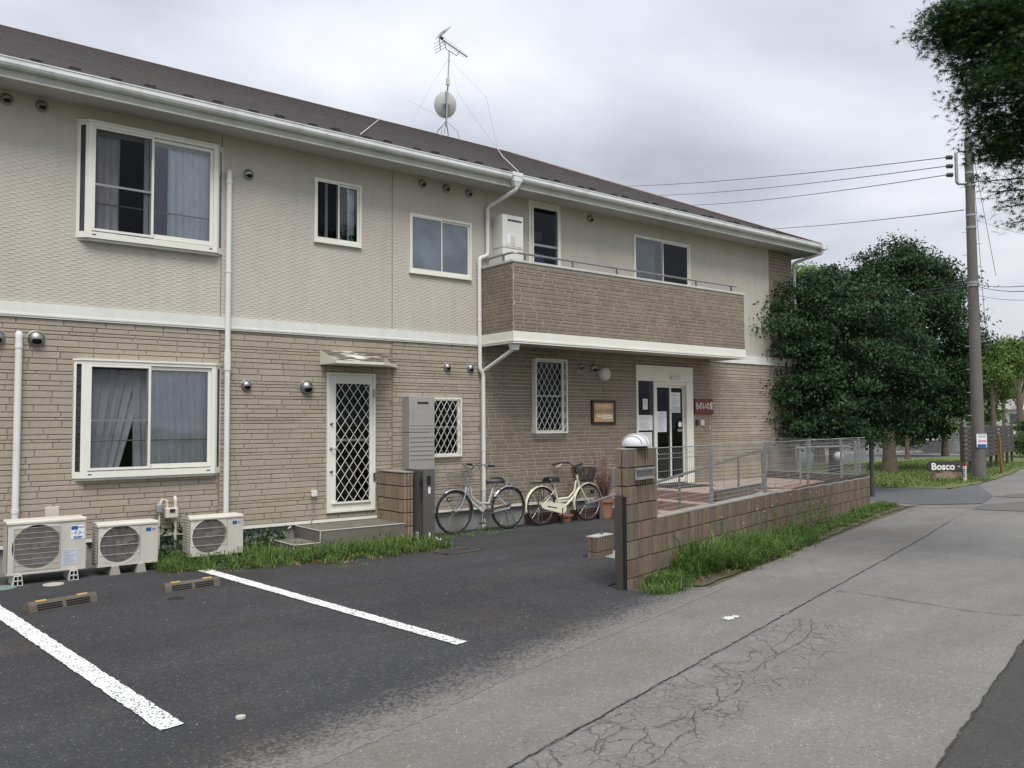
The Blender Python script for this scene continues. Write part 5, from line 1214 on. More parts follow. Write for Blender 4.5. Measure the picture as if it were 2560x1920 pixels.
# ramp
mb = MB(); a = onrail(0,.0); b = onrail(5.6,.0); c = wp3(7.0,TH+.02,0); d = wp3(1.3,TH+.02,0)
rq = [(a[0],a[1],.004),(b[0],b[1],.42),(c[0],c[1],.42),(d[0],d[1],.004)]
mb.add(rq+[(q[0],q[1],-.04) for q in rq], [(0,3,2,1),(0,1,5,4),(1,2,6,5),(2,3,7,6)]); mb.build('ramp', mat['cap'], te)
e2 = wp3(LEN-.1,TH+.02,0); mb = MB(); mb.prism([(b[0],b[1]),(c[0],c[1]),(e2[0],e2[1]),(15.3,9.2),(13.2,8.7)], -.04, .455); mb.build('landing', mat['tile'], te)
iw = thing('ramp_block_wall', 'short ribbed block wall between the ramp and the terrace', 'wall', tuple(onrail(4.9))+(0,))
for c_ in range(3):
    for j in range(5):
        p = onrail(3.75+.388*j, -.03); put_block(iw, rib_block(.382,.176,.05,mat['block'],7,'iw%d' % ((c_*2+j) % 4)), (p[0],p[1],.385-.182*c_), WA)
        p = onrail(3.75+.388*j+.382, .10); put_block(iw, rib_block(.382,.176,.05,mat['block'],7,'iw%d' % ((c_*2+j) % 4)), (p[0],p[1],.385-.182*c_), WA+math.pi)
    p = onrail(3.74, .10); put_block(iw, rib_block(.13,.176,.02,mat['block'],2,'iwe'), (p[0],p[1],.385-.182*c_), WA-math.pi/2)
a = onrail(4.72,.035); MB().obox((a[0],a[1],.567), np.append(WD*.98,0), np.append(WN*.072,0), (0,0,.007)).build('cap', mat['cap'], iw)
# handrail
hr = thing('ramp_handrail', 'sloping steel handrail with posts rising along the entrance ramp', 'handrail', (7.25,7.5,0))
def rz(s): return .70+(1.16-.70)*min(1, s/6.0)
P = [tuple(onrail(s))+(rz(s),) for s in (-.32, 0, 2, 4, 6.0)]+[tuple(onrail(6.6))+(1.16,)]
mb = MB(); mb.tube(P, .019, 10); mb.build('rail', mat['steel'], hr, smooth=True)
def s_at(px_):   # rail station seen at image column px_
    r = ray(px_, 1200); A_ = np.array([[r[0], -WD[0]],[r[1], -WD[1]]]); t, s = np.linalg.solve(A_, np.array([7.25,7.5])); return s
for px_ in (1050+1965/4.337, 1640+230/3.95, 1640+540/3.95, 1640+815/3.95, 1640+1055/3.95):
    s = s_at(px_); p = onrail(s); zb = (.26 if s < .5 else .02+.07*s); mb = MB(); mb.rod((p[0],p[1],zb),(p[0],p[1],rz(s)-.05),.019,10); mb.rod((p[0],p[1],rz(s)-.05),(p[0],p[1],rz(s)-.01),.008,6); mb.build('rail_post', mat['steel'], hr)
p0 = onrail(6.9); 
hr2 = thing('terrace_handrail', 'level grey handrail at the far end of the terrace', 'handrail', (14.5,9,0))
mb = MB(); mb.tube([(13.9,9.05,1.17),(15.2,8.75,1.17),(15.25,8.75,1.14)], .017, 8); mb.build('rail', mat['fence_grey'], hr2)
for x_, y_ in ((14.0,9.03),(15.05,8.79)): mb = MB(); mb.rod((x_,y_,.46),(x_,y_,1.15),.016,8); mb.build('rail_post', mat['fence_grey'], hr2)
# small pier by gate
t_ = thing('block_pier', 'low two-course brown block pier carrying the start of the handrail', 'wall', (7.3,7.5,0))
c_ = onrail(.02); 
MB().obox((c_[0],c_[1],.13), np.append(WD*.18,0), np.append(WN*.06,0), (0,0,.128)).build('core', mat['block_dark'], t_)
for z_ in (.08,-.10):
    zz_ = max(z_, 0); hh = z_+.176-zz_+.0
    for s0, ang, off2, w_, k_ in ((-.19, WA, -.075, .38, 'a'), (.19, WA+math.pi, .075, .38, 'b'), (-.20, WA-math.pi/2, .07, .14, 'c')):
        p = onrail(.02+s0, off2); put_block(t_, rib_block(w_,.176,.02,mat['block'],int(w_/.055),'pr'+k_), (p[0],p[1],zz_), ang, 1, hh/.176)
MB().obox((c_[0],c_[1],.262), np.append(WD*.2,0), np.append(WN*.08,0), (0,0,.006)).build('cap', mat['step_edge'], t_)

# ================================================================== PLANTERS
def pot(x, y, r, h, m, label, name='flower_pot'):
    t_ = thing(name, label, 'flower pot', (x,y,0)); mb = MB()
    mb.lathe([(r*.62,0),(r*.7,h*.1),(r*.86,h*.75),(r*.88,h*.8),(r,h*.82),(r*1.02,h),(r*.86,h),(r*.8,h*.86)], (x,y,0), 20); mb.build('pot_body', m, t_, smooth=False)
    mb = MB(); mb.lathe([(r*.82,h*.84),(r*.3,h*.88)], (x,y,0), 16); mb.build('potting_soil', mat['soil'], t_); return t_
PXY = W(1512, 1290, 10.38)[0]
pt_ = pot(PXY, 10.38, .17, .36, mat['terracotta'], 'tall terracotta pot with bare twiggy shrub beyond the cream bicycle')
mb = MB()
for k in range(44):
    a = random.uniform(0, 6.28); l = random.uniform(.35, .95); sp_ = random.uniform(.05, .32); P = [(PXY,10.38,.3)]
    for f in (.4,.7,1.): P.append((PXY+math.cos(a)*sp_*f+random.uniform(-.02,.02), 10.38+math.sin(a)*sp_*f+random.uniform(-.02,.02), .3+l*f))
    mb.tube(P, [.008,.006,.0045,.0025], 4)
    for q in range(5):
        f = random.uniform(.3,1); b_ = np.array([PXY+math.cos(a)*sp_*f, 10.38+math.sin(a)*sp_*f, .3+l*f]); mb.rod(b_, b_+np.array([random.uniform(-.1,.1),random.uniform(-.1,.1),random.uniform(.02,.12)]), .003, 3, r2=.0015)
mb.build('bare_twigs', M('reddish_twig', (.16,.09,.065), .8, var=.2), pt_)
def planter(x0, x1, y0, y1, h, label):
    t_ = thing('planter_box', label, 'planter', ((x0+x1)/2,(y0+y1)/2,0)); mb = MB(); i_ = .02
    mb.add([(x0+i_,y0+i_,0),(x1-i_,y0+i_,0),(x1-i_,y1-i_,0),(x0+i_,y1-i_,0),(x0,y0,h),(x1,y0,h),(x1,y1,h),(x0,y1,h),(x0+.02,y0+.02,h),(x1-.02,y0+.02,h),(x1-.02,y1-.02,h),(x0+.02,y1-.02,h),(x0+.02,y0+.02,h*.8),(x1-.02,y0+.02,h*.8),(x1-.02,y1-.02,h*.8),(x0+.02,y1-.02,h*.8)],
           [(0,1,5,4),(1,2,6,5),(2,3,7,6),(3,0,4,7),(4,5,9,8),(5,6,10,9),(6,7,11,10),(7,4,8,11),(8,9,13,12),(9,10,14,13),(10,11,15,14),(11,8,12,15)])
    mb.build('trough', mat['brown_plastic'], t_); MB().quad((x0+.02,y0+.02,h*.82),(x1-.02,y0+.02,h*.82),(x1-.02,y1-.02,h*.82),(x0+.02,y1-.02,h*.82)).build('potting_soil', mat['soil'], t_)
    MB().box(x0-.006,x1+.006,y0-.006,y0+.004,h-.025,h+.002).build('rim', mat['brown_plastic'], t_)
planter(8.60, 9.20, 10.46, 10.66, .17, 'brown plastic planter on the asphalt behind the cream bicycle rear wheel'); planter(9.62, 10.22, 10.46, 10.66, .17, 'brown plastic planter behind the cream bicycle front wheel')
pot(9.35, 10.50, .15, .13, mat['terracotta'], 'shallow terracotta bowl between the two brown planters')

# ================================================================== WHEEL STOPS
def wheelstop(px0, px1, py0, py1, label):
    a = G(px0, py0)[:2]; b = G(px1, py1)[:2]; d = (b-a)/np.linalg.norm(b-a); n = np.array([-d[1], d[0]]); L_ = np.linalg.norm(b-a)
    t_ = thing('wheel_stop', label, 'wheel stop', (a[0],a[1],0), group='wheel stops in the parking lot')
    def P(s, q, z): p = a+d*s+n*q; return (p[0], p[1], z)
    mb = MB(); prof = [(0,0),(.022,.06),(.045,.085),(.10,.085),(.125,.06),(.145,0)]; m_ = len(prof)
    mb.v = [P(0, q, z) for q, z in prof]+[P(L_, q, z) for q, z in prof]; mb.f = [(i,i+1,m_+i+1,m_+i) for i in range(m_-1)]+[tuple(range(m_)), tuple(range(2*m_-1,m_-1,-1))]
    mb.build('stop_body', mat['wheelstop'], t_, bevel=.004)
    mb = MB()
    for s0, s1 in ((.07,L_*.47),(L_*.53,L_-.07)):
        for k in range(3):
            z_ = .022+k*.019; q = .0045+k*.0075
            mb.obox(P((s0+s1)/2, q, z_), np.append(d*(s1-s0)/2,0), np.append(n*.004,0), (0,0,.0045))
    mb.build('groove', mat['black'], t_)
    for s_ in (.12, L_-.12): MB().obox(P(s_,.062,.088), np.append(d*.045,0), np.append(n*.014,0), (0,0,.005)).build('reflector', mat['yellow'], t_)
wheelstop(74, 245, 1535, 1505, 'worn dark wheel stop with yellow reflectors, nearer the left edge')
wheelstop(414, 552, 1484, 1464, 'worn dark wheel stop beside the long white line')

# ================================================================== BICYCLES
def bicycle(x, y, rz, R_, wb, label, silver):
    t_ = thing('bicycle', label, 'bicycle', (x,y,.008), rz)     # local: x forward from rear axle
    fm = mat['silver_paint'] if silver else mat['cream_paint']; ch = mat['chrome']; k = R_/.335
    fa = (wb,0,R_); ra = (0,0,R_); bb = (.44*k,0,.27*k); sad = (.27*k,0,.75*k); ht = (wb-.27*k,0,.84*k); hb = (wb-.20*k,0,.60*k)
    def build(mb, n, m, par=t_, sm=True): return mb.build(n, m, par, smooth=sm, local=True)
    for ctr, nm in ((ra,'rear_wheel'),(fa,'front_wheel')):
        mb = MB(); pts = [(ctr[0]+(R_-.017)*math.cos(a), 0, ctr[2]+(R_-.017)*math.sin(a)) for a in np.linspace(0, 2*math.pi, 41)[:-1]]
        mb.tube(pts, .017, 8, close=True); wh = build(mb, nm, mat['black'])
        mb = MB(); pts = [(ctr[0]+(R_-.04)*math.cos(a), 0, ctr[2]+(R_-.04)*math.sin(a)) for a in np.linspace(0, 2*math.pi, 41)[:-1]]
        mb.tube(pts, .011, 6, close=True); build(mb, 'rim', ch, wh)
        mb = MB()
        for i in range(24):
            a = 2*math.pi*i/24; a2 = a+(.35 if i % 2 else -.35); s = .025 if i % 2 else -.025
            mb.rod((ctr[0]+.018*math.cos(a2),s,ctr[2]+.018*math.sin(a2)),(ctr[0]+(R_-.045)*math.cos(a),0,ctr[2]+(R_-.045)*math.sin(a)),.0013,3)
        build(mb, 'spokes', ch, wh); mb = MB(); mb.rod((ctr[0],-.045,ctr[2]),(ctr[0],.045,ctr[2]),.017,10); build(mb, 'hub', mat['steel'], wh)
        # fender
        a0, a1 = (math.radians(-15), math.radians(170)) if nm == 'rear_wheel' else (math.radians(-35) if False else math.radians(75), math.radians(205))
        if nm == 'rear_wheel': a0, a1 = math.radians(35), math.radians(195)
        else: a0, a1 = math.radians(80), math.radians(215) 
        if nm == 'front_wheel': a0, a1 = math.radians(60), math.radians(200)
        V = []; nn = 26
        for i in range(nn+1):
            a = a0+(a1-a0)*i/nn
            for q, rr in ((-.027,R_+.002),(-.016,R_+.017),(.016,R_+.017),(.027,R_+.002)): V.append((ctr[0]+rr*math.cos(a), q, ctr[2]+rr*math.sin(a)))
        mb = MB(); mb.add(V, [(4*i+j,4*i+j+1,4*i+j+5,4*i+j+4) for i in range(nn) for j in range(3)]); build(mb, 'mudguard', fm if not silver else ch)
    mb = MB()
    mb.rod(hb, ht, .022, 10); mb.tube([(ht[0]-.015,0,ht[2]-.10*k),(wb-.33*k,0,.55*k),(wb-.47*k,0,.44*k),(.375*k,0,.43*k)] if True else [], .016, 8)
    mb.tube([(hb[0],0,hb[2]+.03),(wb-.34*k,0,.46*k),(wb-.5*k,0,.33*k),bb], .019, 8); mb.rod(bb, (.30*k,0,.66*k), .015, 8)
    for s in (-.05, .05):
        mb.rod((bb[0],s*.5,bb[2]), (0,s,R_), .009, 6); mb.rod((.31*k,s*.4,.60*k), (0,s,R_), .007, 6)
    build(mb, 'frame', fm)
    mb = MB()
    for s in (-.045,.045): mb.tube([(hb[0]+.01,s*.6,hb[2]-.0),(wb-.12*k,s,.45*k),(wb-.03,s,R_+.03),(wb,s,R_)], [.013,.011,.009,.008], 8)
    build(mb, 'fork', ch if silver else fm)
    mb = MB(); mb.rod((.295*k,0,.62*k), sad, .0125, 8); build(mb, 'seat_post', ch)
    # saddle
    V = []; prof = [(-.13,.10,0),(-.11,.115,.012),(-.02,.105,.008),(.06,.05,.0),(.12,.028,-.004),(.145,.015,-.012)]
    for (dx_, hw, dz_) in prof:
        for q, zo in ((-1,-.05),(-1,-.012),(-.6,.022),(0,.03),(.6,.022),(1,-.012),(1,-.05)): V.append((sad[0]+dx_, hw*q, sad[2]+.035+dz_+zo))
    mb = MB(); mb.add(V, [(7*i+j,7*i+j+1,7*i+j+8,7*i+j+7) for i in range(5) for j in range(6)]+[tuple(range(7)), tuple(range(41,34,-1))]); build(mb, 'saddle', mat['blackplastic'])
    # handlebar
    st = (ht[0]-.03,0,ht[2]+.12*k); mb = MB(); mb.rod(ht, st, .012, 8)
    for s in (-1,1): mb.tube([(st[0]+.0,0,st[2]),(st[0]+.03,.05*s,st[2]+.01),(st[0]+.02,.16*s,st[2]+.075),(st[0]-.06,.25*s,st[2]+.09),(st[0]-.14,.27*s,st[2]+.075)], .011, 8)
    build(mb, 'handlebar', ch if silver else mat['blackplastic'])
    for s in (-1,1):
        mb = MB(); mb.rod((st[0]-.13,.268*s,st[2]+.077),(st[0]-.25,.285*s,st[2]+.055),.016,8); build(mb, 'grip', mat['black'])
        mb = MB(); mb.tube([(st[0]-.08,.255*s,st[2]+.07),(st[0]-.11,.262*s,st[2]+.04),(st[0]-.19,.28*s,st[2]+.012)],.006,6); build(mb, 'brake_lever', mat['steel'])
    mb = MB(); mb.tube([(st[0]+.02,.15,st[2]+.07),(st[0]+.06,.1,st[2]),(st[0]+.05,.03,st[2]-.15),(fa[0]-.1,.02,R_*1.9)], .003, 4); mb.tube([(st[0]+.02,-.15,st[2]+.07),(st[0]+.08,-.12,st[2]+.0),(st[0]+.03,-.03,st[2]-.2)], .003, 4); build(mb, 'brake_cable', mat['black'])
    mb = MB(); mb.lathe([(.025,0),(.028,.015),(.01,.03)], (st[0]-.02,.17,st[2]+.085), 10); build(mb, 'bell', ch)
    # basket
    cx0_, cx1_ = ht[0]+.02, ht[0]+.30; bz0, bz1 = (.73*k,.93*k) if silver else (.72*k,.96*k); bw0, bw1 = .13, .18
    mb = MB(); rr = .0022 if silver else .003
    def cp(f, u):   # f height 0..1, u perimeter param 0..4
        x0_, x1_ = cx0_+.03*(1-f), cx1_-.03*(1-f); hw = bw0+(bw1-bw0)*f; z_ = bz0+(bz1-bz0)*f; q = u % 4
        if q < 1: return (x0_+(x1_-x0_)*q, -hw, z_)
        if q < 2: return (x1_, -hw+2*hw*(q-1), z_)
        if q < 3: return (x1_-(x1_-x0_)*(q-2), hw, z_)
        return (x0_, hw-2*hw*(q-3), z_)
    for i in range(7):
        f = i/6; mb.tube([cp(f,u) for u in (0,1,2,3)], rr*(2. if i in (0,6) else 1), 4, close=True)
    nu = 44 if silver else 60
    for i in range(nu): mb.rod(cp(0,4*i/nu), cp(1,4*i/nu), rr*.8, 3)
    for i in range(9):
        f = i/8; x_ = cx0_+.03+(cx1_-cx0_-.06)*f; mb.rod((x_,-bw0,bz0),(x_,bw0,bz0),rr*.8,3)
    if not silver:
        for i in range(1,12): mb.tube([cp(i/12,u) for u in (0,1,2,3)], rr*.8, 3, close=True)
    build(mb, 'basket', mat['wire_rust'] if silver else mat['blackplastic'], sm=False)
    mb = MB(); mb.rod((cx0_+.06,0,bz0),(hb[0]+.02,0,hb[2]+.02),.006,5)
    for s in (-.09,.09): mb.rod((cx0_+.2,s,bz0),(wb,s*.6,R_),.004,4)
    build(mb, 'basket_stay', mat['wire_rust'] if silver else mat['blackplastic'])
    # rack
    rzk = R_*2+.065; mb = MB()
    for s in (-.06,-.02,.02,.06): mb.rod((-.20*k,s,rzk),(.20*k,s,rzk),.005,5)
    for x_ in (-.2*k,-.05,.1,.2*k): mb.rod((x_,-.065,rzk),(x_,.065,rzk),.005,5)
    for s in (-.065,.065): mb.rod((-.10*k,s,rzk),(0,s*.9,R_),.005,5); mb.rod((.02*k,s,rzk),(0,s*.9,R_),.005,5)
    mb.rod((.2*k,0,rzk),(.30*k,0,.62*k),.005,5); build(mb, 'rear_rack', mat['steel'] if silver else mat['dark_metal'])
    # chain guard on the right side (y<0 seen when pointing +x)
    for sgn in ((1,) if silver else (-1,)):
        yy = -.055 if not silver else -.055
        if not silver:
            mb = MB(); P = []
            for a in np.linspace(-math.pi/2, math.pi/2, 9): P.append((bb[0]+.09*math.cos(a), bb[2]+.085*math.sin(a)))
            for a in np.linspace(math.pi/2, 3*math.pi/2, 7): P.append((.02+.055*math.cos(a), R_+.01+.055*math.sin(a)))
            n_ = len(P); mb.v = [(p,yy-.012,q) for p,q in P]+[(p,yy+.012,q) for p,q in P]; mb.f = [tuple(range(n_)), tuple(range(2*n_-1,n_-1,-1))]+[(i,n_+i,n_+(i+1)%n_,(i+1)%n_) for i in range(n_)]
            build(mb, 'chain_case', mat['cream_paint'], sm=False); mb = MB(); mb.obox((.2*k,yy-.0135,(bb[2]+R_)/2+.005),(.11*k,0,-.022*k),(0,.001,0),(0,0,.008)); build(mb, 'chain_slot', mat['dark_metal'], sm=False)
        else:
            mb = MB(); mb.lathe([(.085,-.003),(.085,.003)], (bb[0],.045,bb[2]), 24, 'y'); build(mb, 'chainring', mat['steel'], sm=False)
            mb = MB(); mb.obox((bb[0]*.5,.05,(bb[2]+R_)/2+.05),(bb[0]*.48,0,(bb[2]-R_)*.48),(0,.012,0),(0,0,.02)); build(mb, 'chain_cover', ch, sm=False)
    mb = MB(); mb.rod((bb[0],-.075,bb[2]),(bb[0],.075,bb[2]),.012,8); mb.rod((bb[0],-.07,bb[2]),(bb[0]-.02,-.075,bb[2]-.15),.009,6); mb.rod((bb[0],.07,bb[2]),(bb[0]+.02,.075,bb[2]+.15),.009,6); build(mb, 'crank', ch if silver else mat['dark_metal'])
    for s, z_ in ((-1,-.155),(1,.155)): mb = MB(); mb.box(bb[0]-.06 if s < 0 else bb[0]-.02, bb[0]+.03 if s < 0 else bb[0]+.07, min(s*.08,s*.15), max(s*.08,s*.15), bb[2]+z_-.01, bb[2]+z_+.01); build(mb, 'pedal', mat['steel'] if silver else mat['black'], sm=False)
    # stand
    mb = MB()
    for s in (-1,1): mb.rod((0,s*.07,R_-.03),(-.10*k,s*.11,.01),.007,6)
    mb.rod((-.10*k,-.11,.012),(-.10*k,.11,.012),.007,6); build(mb, 'stand', ch if silver else mat['dark_metal'])
    mb = MB(); mb.rod((.20*k,-.03,.52*k),(.12*k,-.03,.48*k),.014,8); build(mb, 'wheel_lock', mat['steel'])
    mb = MB(); mb.lathe([(.03,0),(.035,.03),(.025,.05)], (wb+.02,-.07,R_+.18), 12, 'x'); build(mb, 'headlight', mat['blackplastic'] if not silver else mat['steel'])
    return t_
mat['wire_rust'] = M('dull_wire', (.21,.185,.165), .5, metal=.3, var=.25, vs=20)
bicycle(8.045, 10.36, math.pi-.0, .33, 1.02, 'silver city bicycle with wire basket parked facing left by the white downpipe', True)
bicycle(8.72, 10.36, 0, .312, 1.04, 'cream city bicycle with black basket parked facing right before the planters', False)

# ================================================================== ANTENNA
AX, AY = 10.19, 15.25
an = thing('roof_antenna', 'tall TV antenna mast with satellite dish on the roof ridge', 'antenna', (AX,AY,8.1))
mb = MB(); mb.rod((AX-.03,AY,8.30),(AX+.06,AY,10.06),.016,8); mb.build('mast', mat['dark_violet'] if 'dark_violet' in mat else mat['galv'], an)
mb = MB()
for dx_, dy_ in ((-.26,-.18),(.23,-.2),(-.16,.2),(.2,.2)): mb.tube([(AX-.03,AY,8.42),(AX-.03+dx_*.8,AY+dy_*.8,8.2),(AX-.03+dx_,AY+dy_,8.06-abs(dy_)*.45)], .011, 6)
mb.build('mast_stand', mat['galv'], an)
dk = M('dark_antenna_metal', (.10,.095,.12), .5, metal=.5); mat['dk'] = dk
B0 = np.array([9.98,AY,10.27]); B1 = np.array([10.71,AY,10.03]); bd = np.array([.78,.04,-.21]); B1 = B0+bd; bdn = bd/np.linalg.norm(bd); side_ = -np.cross(bdn, (0,0,1)); side_ /= np.linalg.norm(side_)
mb = MB(); mb.rod(B0, B1, .011, 6); mb.tube([B0+bd*.18+np.array([0,0,0]), B0+bd*.25-np.array([0,0,.16]), (AX+.06,AY,10.04)], .008, 6); mb.tube([(AX+.06,AY,10.04), B0+bd*.62-np.array([0,0,.14]), B0+bd*.72], .008, 6); mb.build('boom', dk, an)
mb = MB()
for i in range(13): c_ = B0+bd*(.16+.84*i/12); hl = .11-.003*i; mb.rod(c_-side_*hl, c_+side_*hl, .0055, 4)
mb.build('director_rods', dk, an)
mb = MB(); upn = np.cross(side_, bdn); upn /= np.linalg.norm(upn); upn = upn if upn[2] > 0 else -upn
T_ = B0-bdn*.02+upn*.05
for sg in (1,-1):
    E_ = B0+bdn*.12*0.6+upn*sg*.26+bdn*.03; mb.rod(B0, E_, .009, 5)
    for i in range(4): c_ = B0+(E_-B0)*(.25+.25*i); mb.rod(c_-side_*.21, c_+side_*.21, .006, 4)
mb.build('reflector', dk, an); mb = MB(); c_ = B0+bd*.08; mb.obox(c_+np.array([0,0,.03]), bdn*.04, side_*.03, upn*.02); mb.build('feed_box', dk, an)
# dish, facing away to the back
dc = np.array([AX-.0,AY+.05,8.81]); mb = MB(); V = []; nr = 6; ns = 28; dn = np.array([.30,.92,.25]); dn /= np.linalg.norm(dn); u_ = np.cross(dn, (0,0,1)); u_ /= np.linalg.norm(u_); v_ = np.cross(u_, dn)
for i in range(nr+1):
    rr = .265*i/nr
    for j in range(ns): a = 2*math.pi*j/ns; V.append(dc+u_*rr*math.cos(a)*.98+v_*rr*math.sin(a)*1.08+dn*(rr**2*.9))
mb.add(V, [(i*ns+j,i*ns+(j+1)%ns,(i+1)*ns+(j+1)%ns,(i+1)*ns+j) for i in range(nr) for j in range(ns)]); mb.build('dish', M('pale_grey_dish', (.52,.53,.50), .5, var=.06), an, smooth=True)
mb = MB(); q0 = dc+dn*.02-v_*.25; q1 = dc+dn*.42-v_*.05; mb.rod(q0, q1, .01, 6); mb.obox(q1, u_*.03, v_*.03, dn*.04); mb.obox(dc-dn*.03, u_*.1, v_*.012, dn*.015); mb.obox(dc-dn*.03, u_*.03, v_*.03, dn*.02); mb.build('dish_arm', mat['galv'], an)
MB().box(AX-.055,AX+.03,AY-.07,AY-.02,9.22,9.37).build('booster_box', mat['gasmeter'], an, bevel=.01)
mb = MB(); mb.tube([(AX-.02,AY-.05,9.22),(AX-.03,AY-.05,9.13),(AX-.06,AY-.03,9.08),(AX-.06,AY-.03,8.4),(AX-.12,AY-.05,8.1)], .006, 5); mb.build('coax', mat['black'], an)
def roofz(x_, y_): return EZ+sl*(y_-EY)+.02 if y_ < RY else RZ_-(y_-RY)*sl+.02
wire = M('pale_guy_wire', (.45,.45,.45), .4, metal=.5)
tp = np.array([AX+.055,AY,9.86])
mb = MB()
for gpt, rf, lo in ((tuple(W(1018.4,249,AY-.2)),(8.453,15.0,0),0), (tuple(W(1215.8,242.5,AY+.1)),(13.1,RY+1.5,0),0), (tuple(W(1145,233.7,13.9)),tuple(W(1242,374,15.0)[:2]),0), (tuple(W(1093,189.4,16.4)),(9.6,19,0),0)):
    g_ = np.array(gpt); mb.rod(tp, g_, .0022, 4)
    mb.rod(g_, (AX,AY,8.42), .0018, 4)
    r1 = np.array([rf[0],rf[1],roofz(rf[0],rf[1])]); mb.rod(g_, r1, .0022, 4)
mb.build('guy_wire', wire, an)
mb = MB(); a = W(850+380/3.95,40+1035/3.95,15.0); P0 = np.array([a[0],15.0,roofz(0,15.0)]); b = W(850+150/3.95,40+1205/3.95,10.6); mb.tube([P0, np.array([b[0]+.0,10.45,roofz(0,10.45)+.02])], .007, 4)
a = W(850+1550/3.95,40+1320/3.95,15.1); b = W(850+1670/3.95,40+1465/3.95,12.0); c = W(850+1728/3.95,40+1575/3.95,10.5)
mb.tube([(a[0],15.1,roofz(0,15.1)+.03),(b[0],12.2,roofz(0,12.2)+.08),(c[0],10.4,roofz(0,10.4)+.02)], .007, 4); mb.build('roof_tie', mat['heater_white'], an)

# ================================================================== UTILITY POLE + CABLES
PX_, PY_ = 24.35, 10.15
up_ = thing('utility_pole', 'tall concrete utility pole with step bolts beside the slatted fence', 'utility pole', (PX_,PY_,0))
mb = MB(); mb.tube([(PX_,PY_,0),(PX_,PY_,9.6)], [.175,.105], 18); o_ = mb.build('shaft', mat['poleconc'], up_)
o_.data.polygons.foreach_set('use_smooth', [True]*len(o_.data.polygons)); o_.data.set_sharp_from_angle(angle=math.radians(42))
mb = MB(); mb.tube([(PX_,PY_,9.6),(PX_+.0,PY_,11.7)], [.07,.03], 10); mb.build('top_rod', mat['galv'], up_)
rt = MR[:,0]; rt = np.array([rt[0],rt[1],0]); rt /= np.linalg.norm(rt)    # direction across the picture
fw = np.array([-rt[1], rt[0], 0])
mb = MB()
for i in range(24):
    z_ = 1.8+i*.32; s = 1 if i % 2 else -1; d_ = rt*s; mb.rod(np.array([PX_,PY_,z_])+d_*.1, np.array([PX_,PY_,z_])+d_*.27, .009, 5)
mb.build('step_bolts', mat['galv'], up_)
for z_, r_ in ((5.5,.155),(5.42,.155),(7.4,.13),(7.05,.135),(8.25,.125),(8.6,.12)): mb = MB(); mb.lathe([(r_,z_-.03),(r_,z_+.03)], (PX_,PY_,0), 18); mb.build('clamp_band', mat['galv'], up_)
P_ = np.array([PX_,PY_,0.]); mb = MB(); mb.tube([P_+rt*-.1+[0,0,9.23], P_+rt*-.32+[0,0,9.23], P_+rt*-.36+[0,0,9.18], P_+rt*-.36+[0,0,8.35], P_+rt*-.32+[0,0,8.3], P_+rt*-.1+[0,0,8.3]], .045, 8); mb.build('side_bracket', mat['galv'], up_)
for z_ in (9.05,8.8,8.55): 
    mb = MB(); mb.lathe([(.03,-.1),(.07,-.06),(.04,-.03),(.07,0),(.04,.03),(.07,.06),(.02,.1)], (0,0,0), 10)
    # lay along -rt
    mb.v = [tuple(P_+rt*(-.55+v[2])+fw*v[0]+np.array([0,0,z_+v[1]])) for v in mb.v]; mb.build('insulator', mat['porcelain'] if 'porcelain' in mat else mat['dk'], up_)
def cable(name, a, b, sag, r, label, n=14):
    a = np.array(a); b = np.array(b); P = []
    for i in range(n+1): f = i/n; p = a+(b-a)*f; P.append((p[0],p[1],p[2]-4*sag*f*(1-f)))
    mb = MB(); mb.tube(P, r, 5); tag(mb.build(name, mat['cable']), label, 'cable')
base = P_+rt*-.65
for (zst, px_, py_, lab) in ((9.05,1400,464,'topmost'),(8.8,1500,487,'second'),(8.55,1600,512,'third')):
    cable('power_cable', base+[0,0,zst], R(px_,py_,62), .35, .012, '%s of the overhead power lines running left over the roof from the pole' % lab)
cable('power_cable', P_+rt*-.2+[0,0,7.55], R(1700,572,60), .3, .012, 'single low power line running left from the pole above the roof end')
for (z_, a_, e_, rr, lab) in ((5.46,(1900,768,40),None,.02,'upper thick telephone cable running left from the pole through the tree'),(5.40,(1850,800,38),None,.022,'lower thick telephone cable running left from the pole through the tree'),
        (5.46,(2700,690,13),None,.013,'upper black cable running right from the pole band'),(5.40,(2700,712,12),None,.014,'lower black cable running right from the pole band'),(5.15,(2700,735,14),None,.008,'thin lower cable running right from the pole'),(7.3,(2760,610,12),None,.006,'thin drooping cable from the upper pole to the right')):
    cable('telephone_cable', P_+[0,0,z_]+rt*(-.12 if a_[0] < 2400 else .12), R(*a_), .12, rr*.6 if a_[2] < 20 else rr, lab)
for i, (zt_, e_) in enumerate(((9.3,(2490,690,23)),(9.1,(2470,900,23.4)))):
    cable('stay_wire', P_+rt*.1+[0,0,zt_], R(*e_), .02, .007, ['slack vertical wire hanging beside the pole', 'long thin wire descending right of the pole'][i])
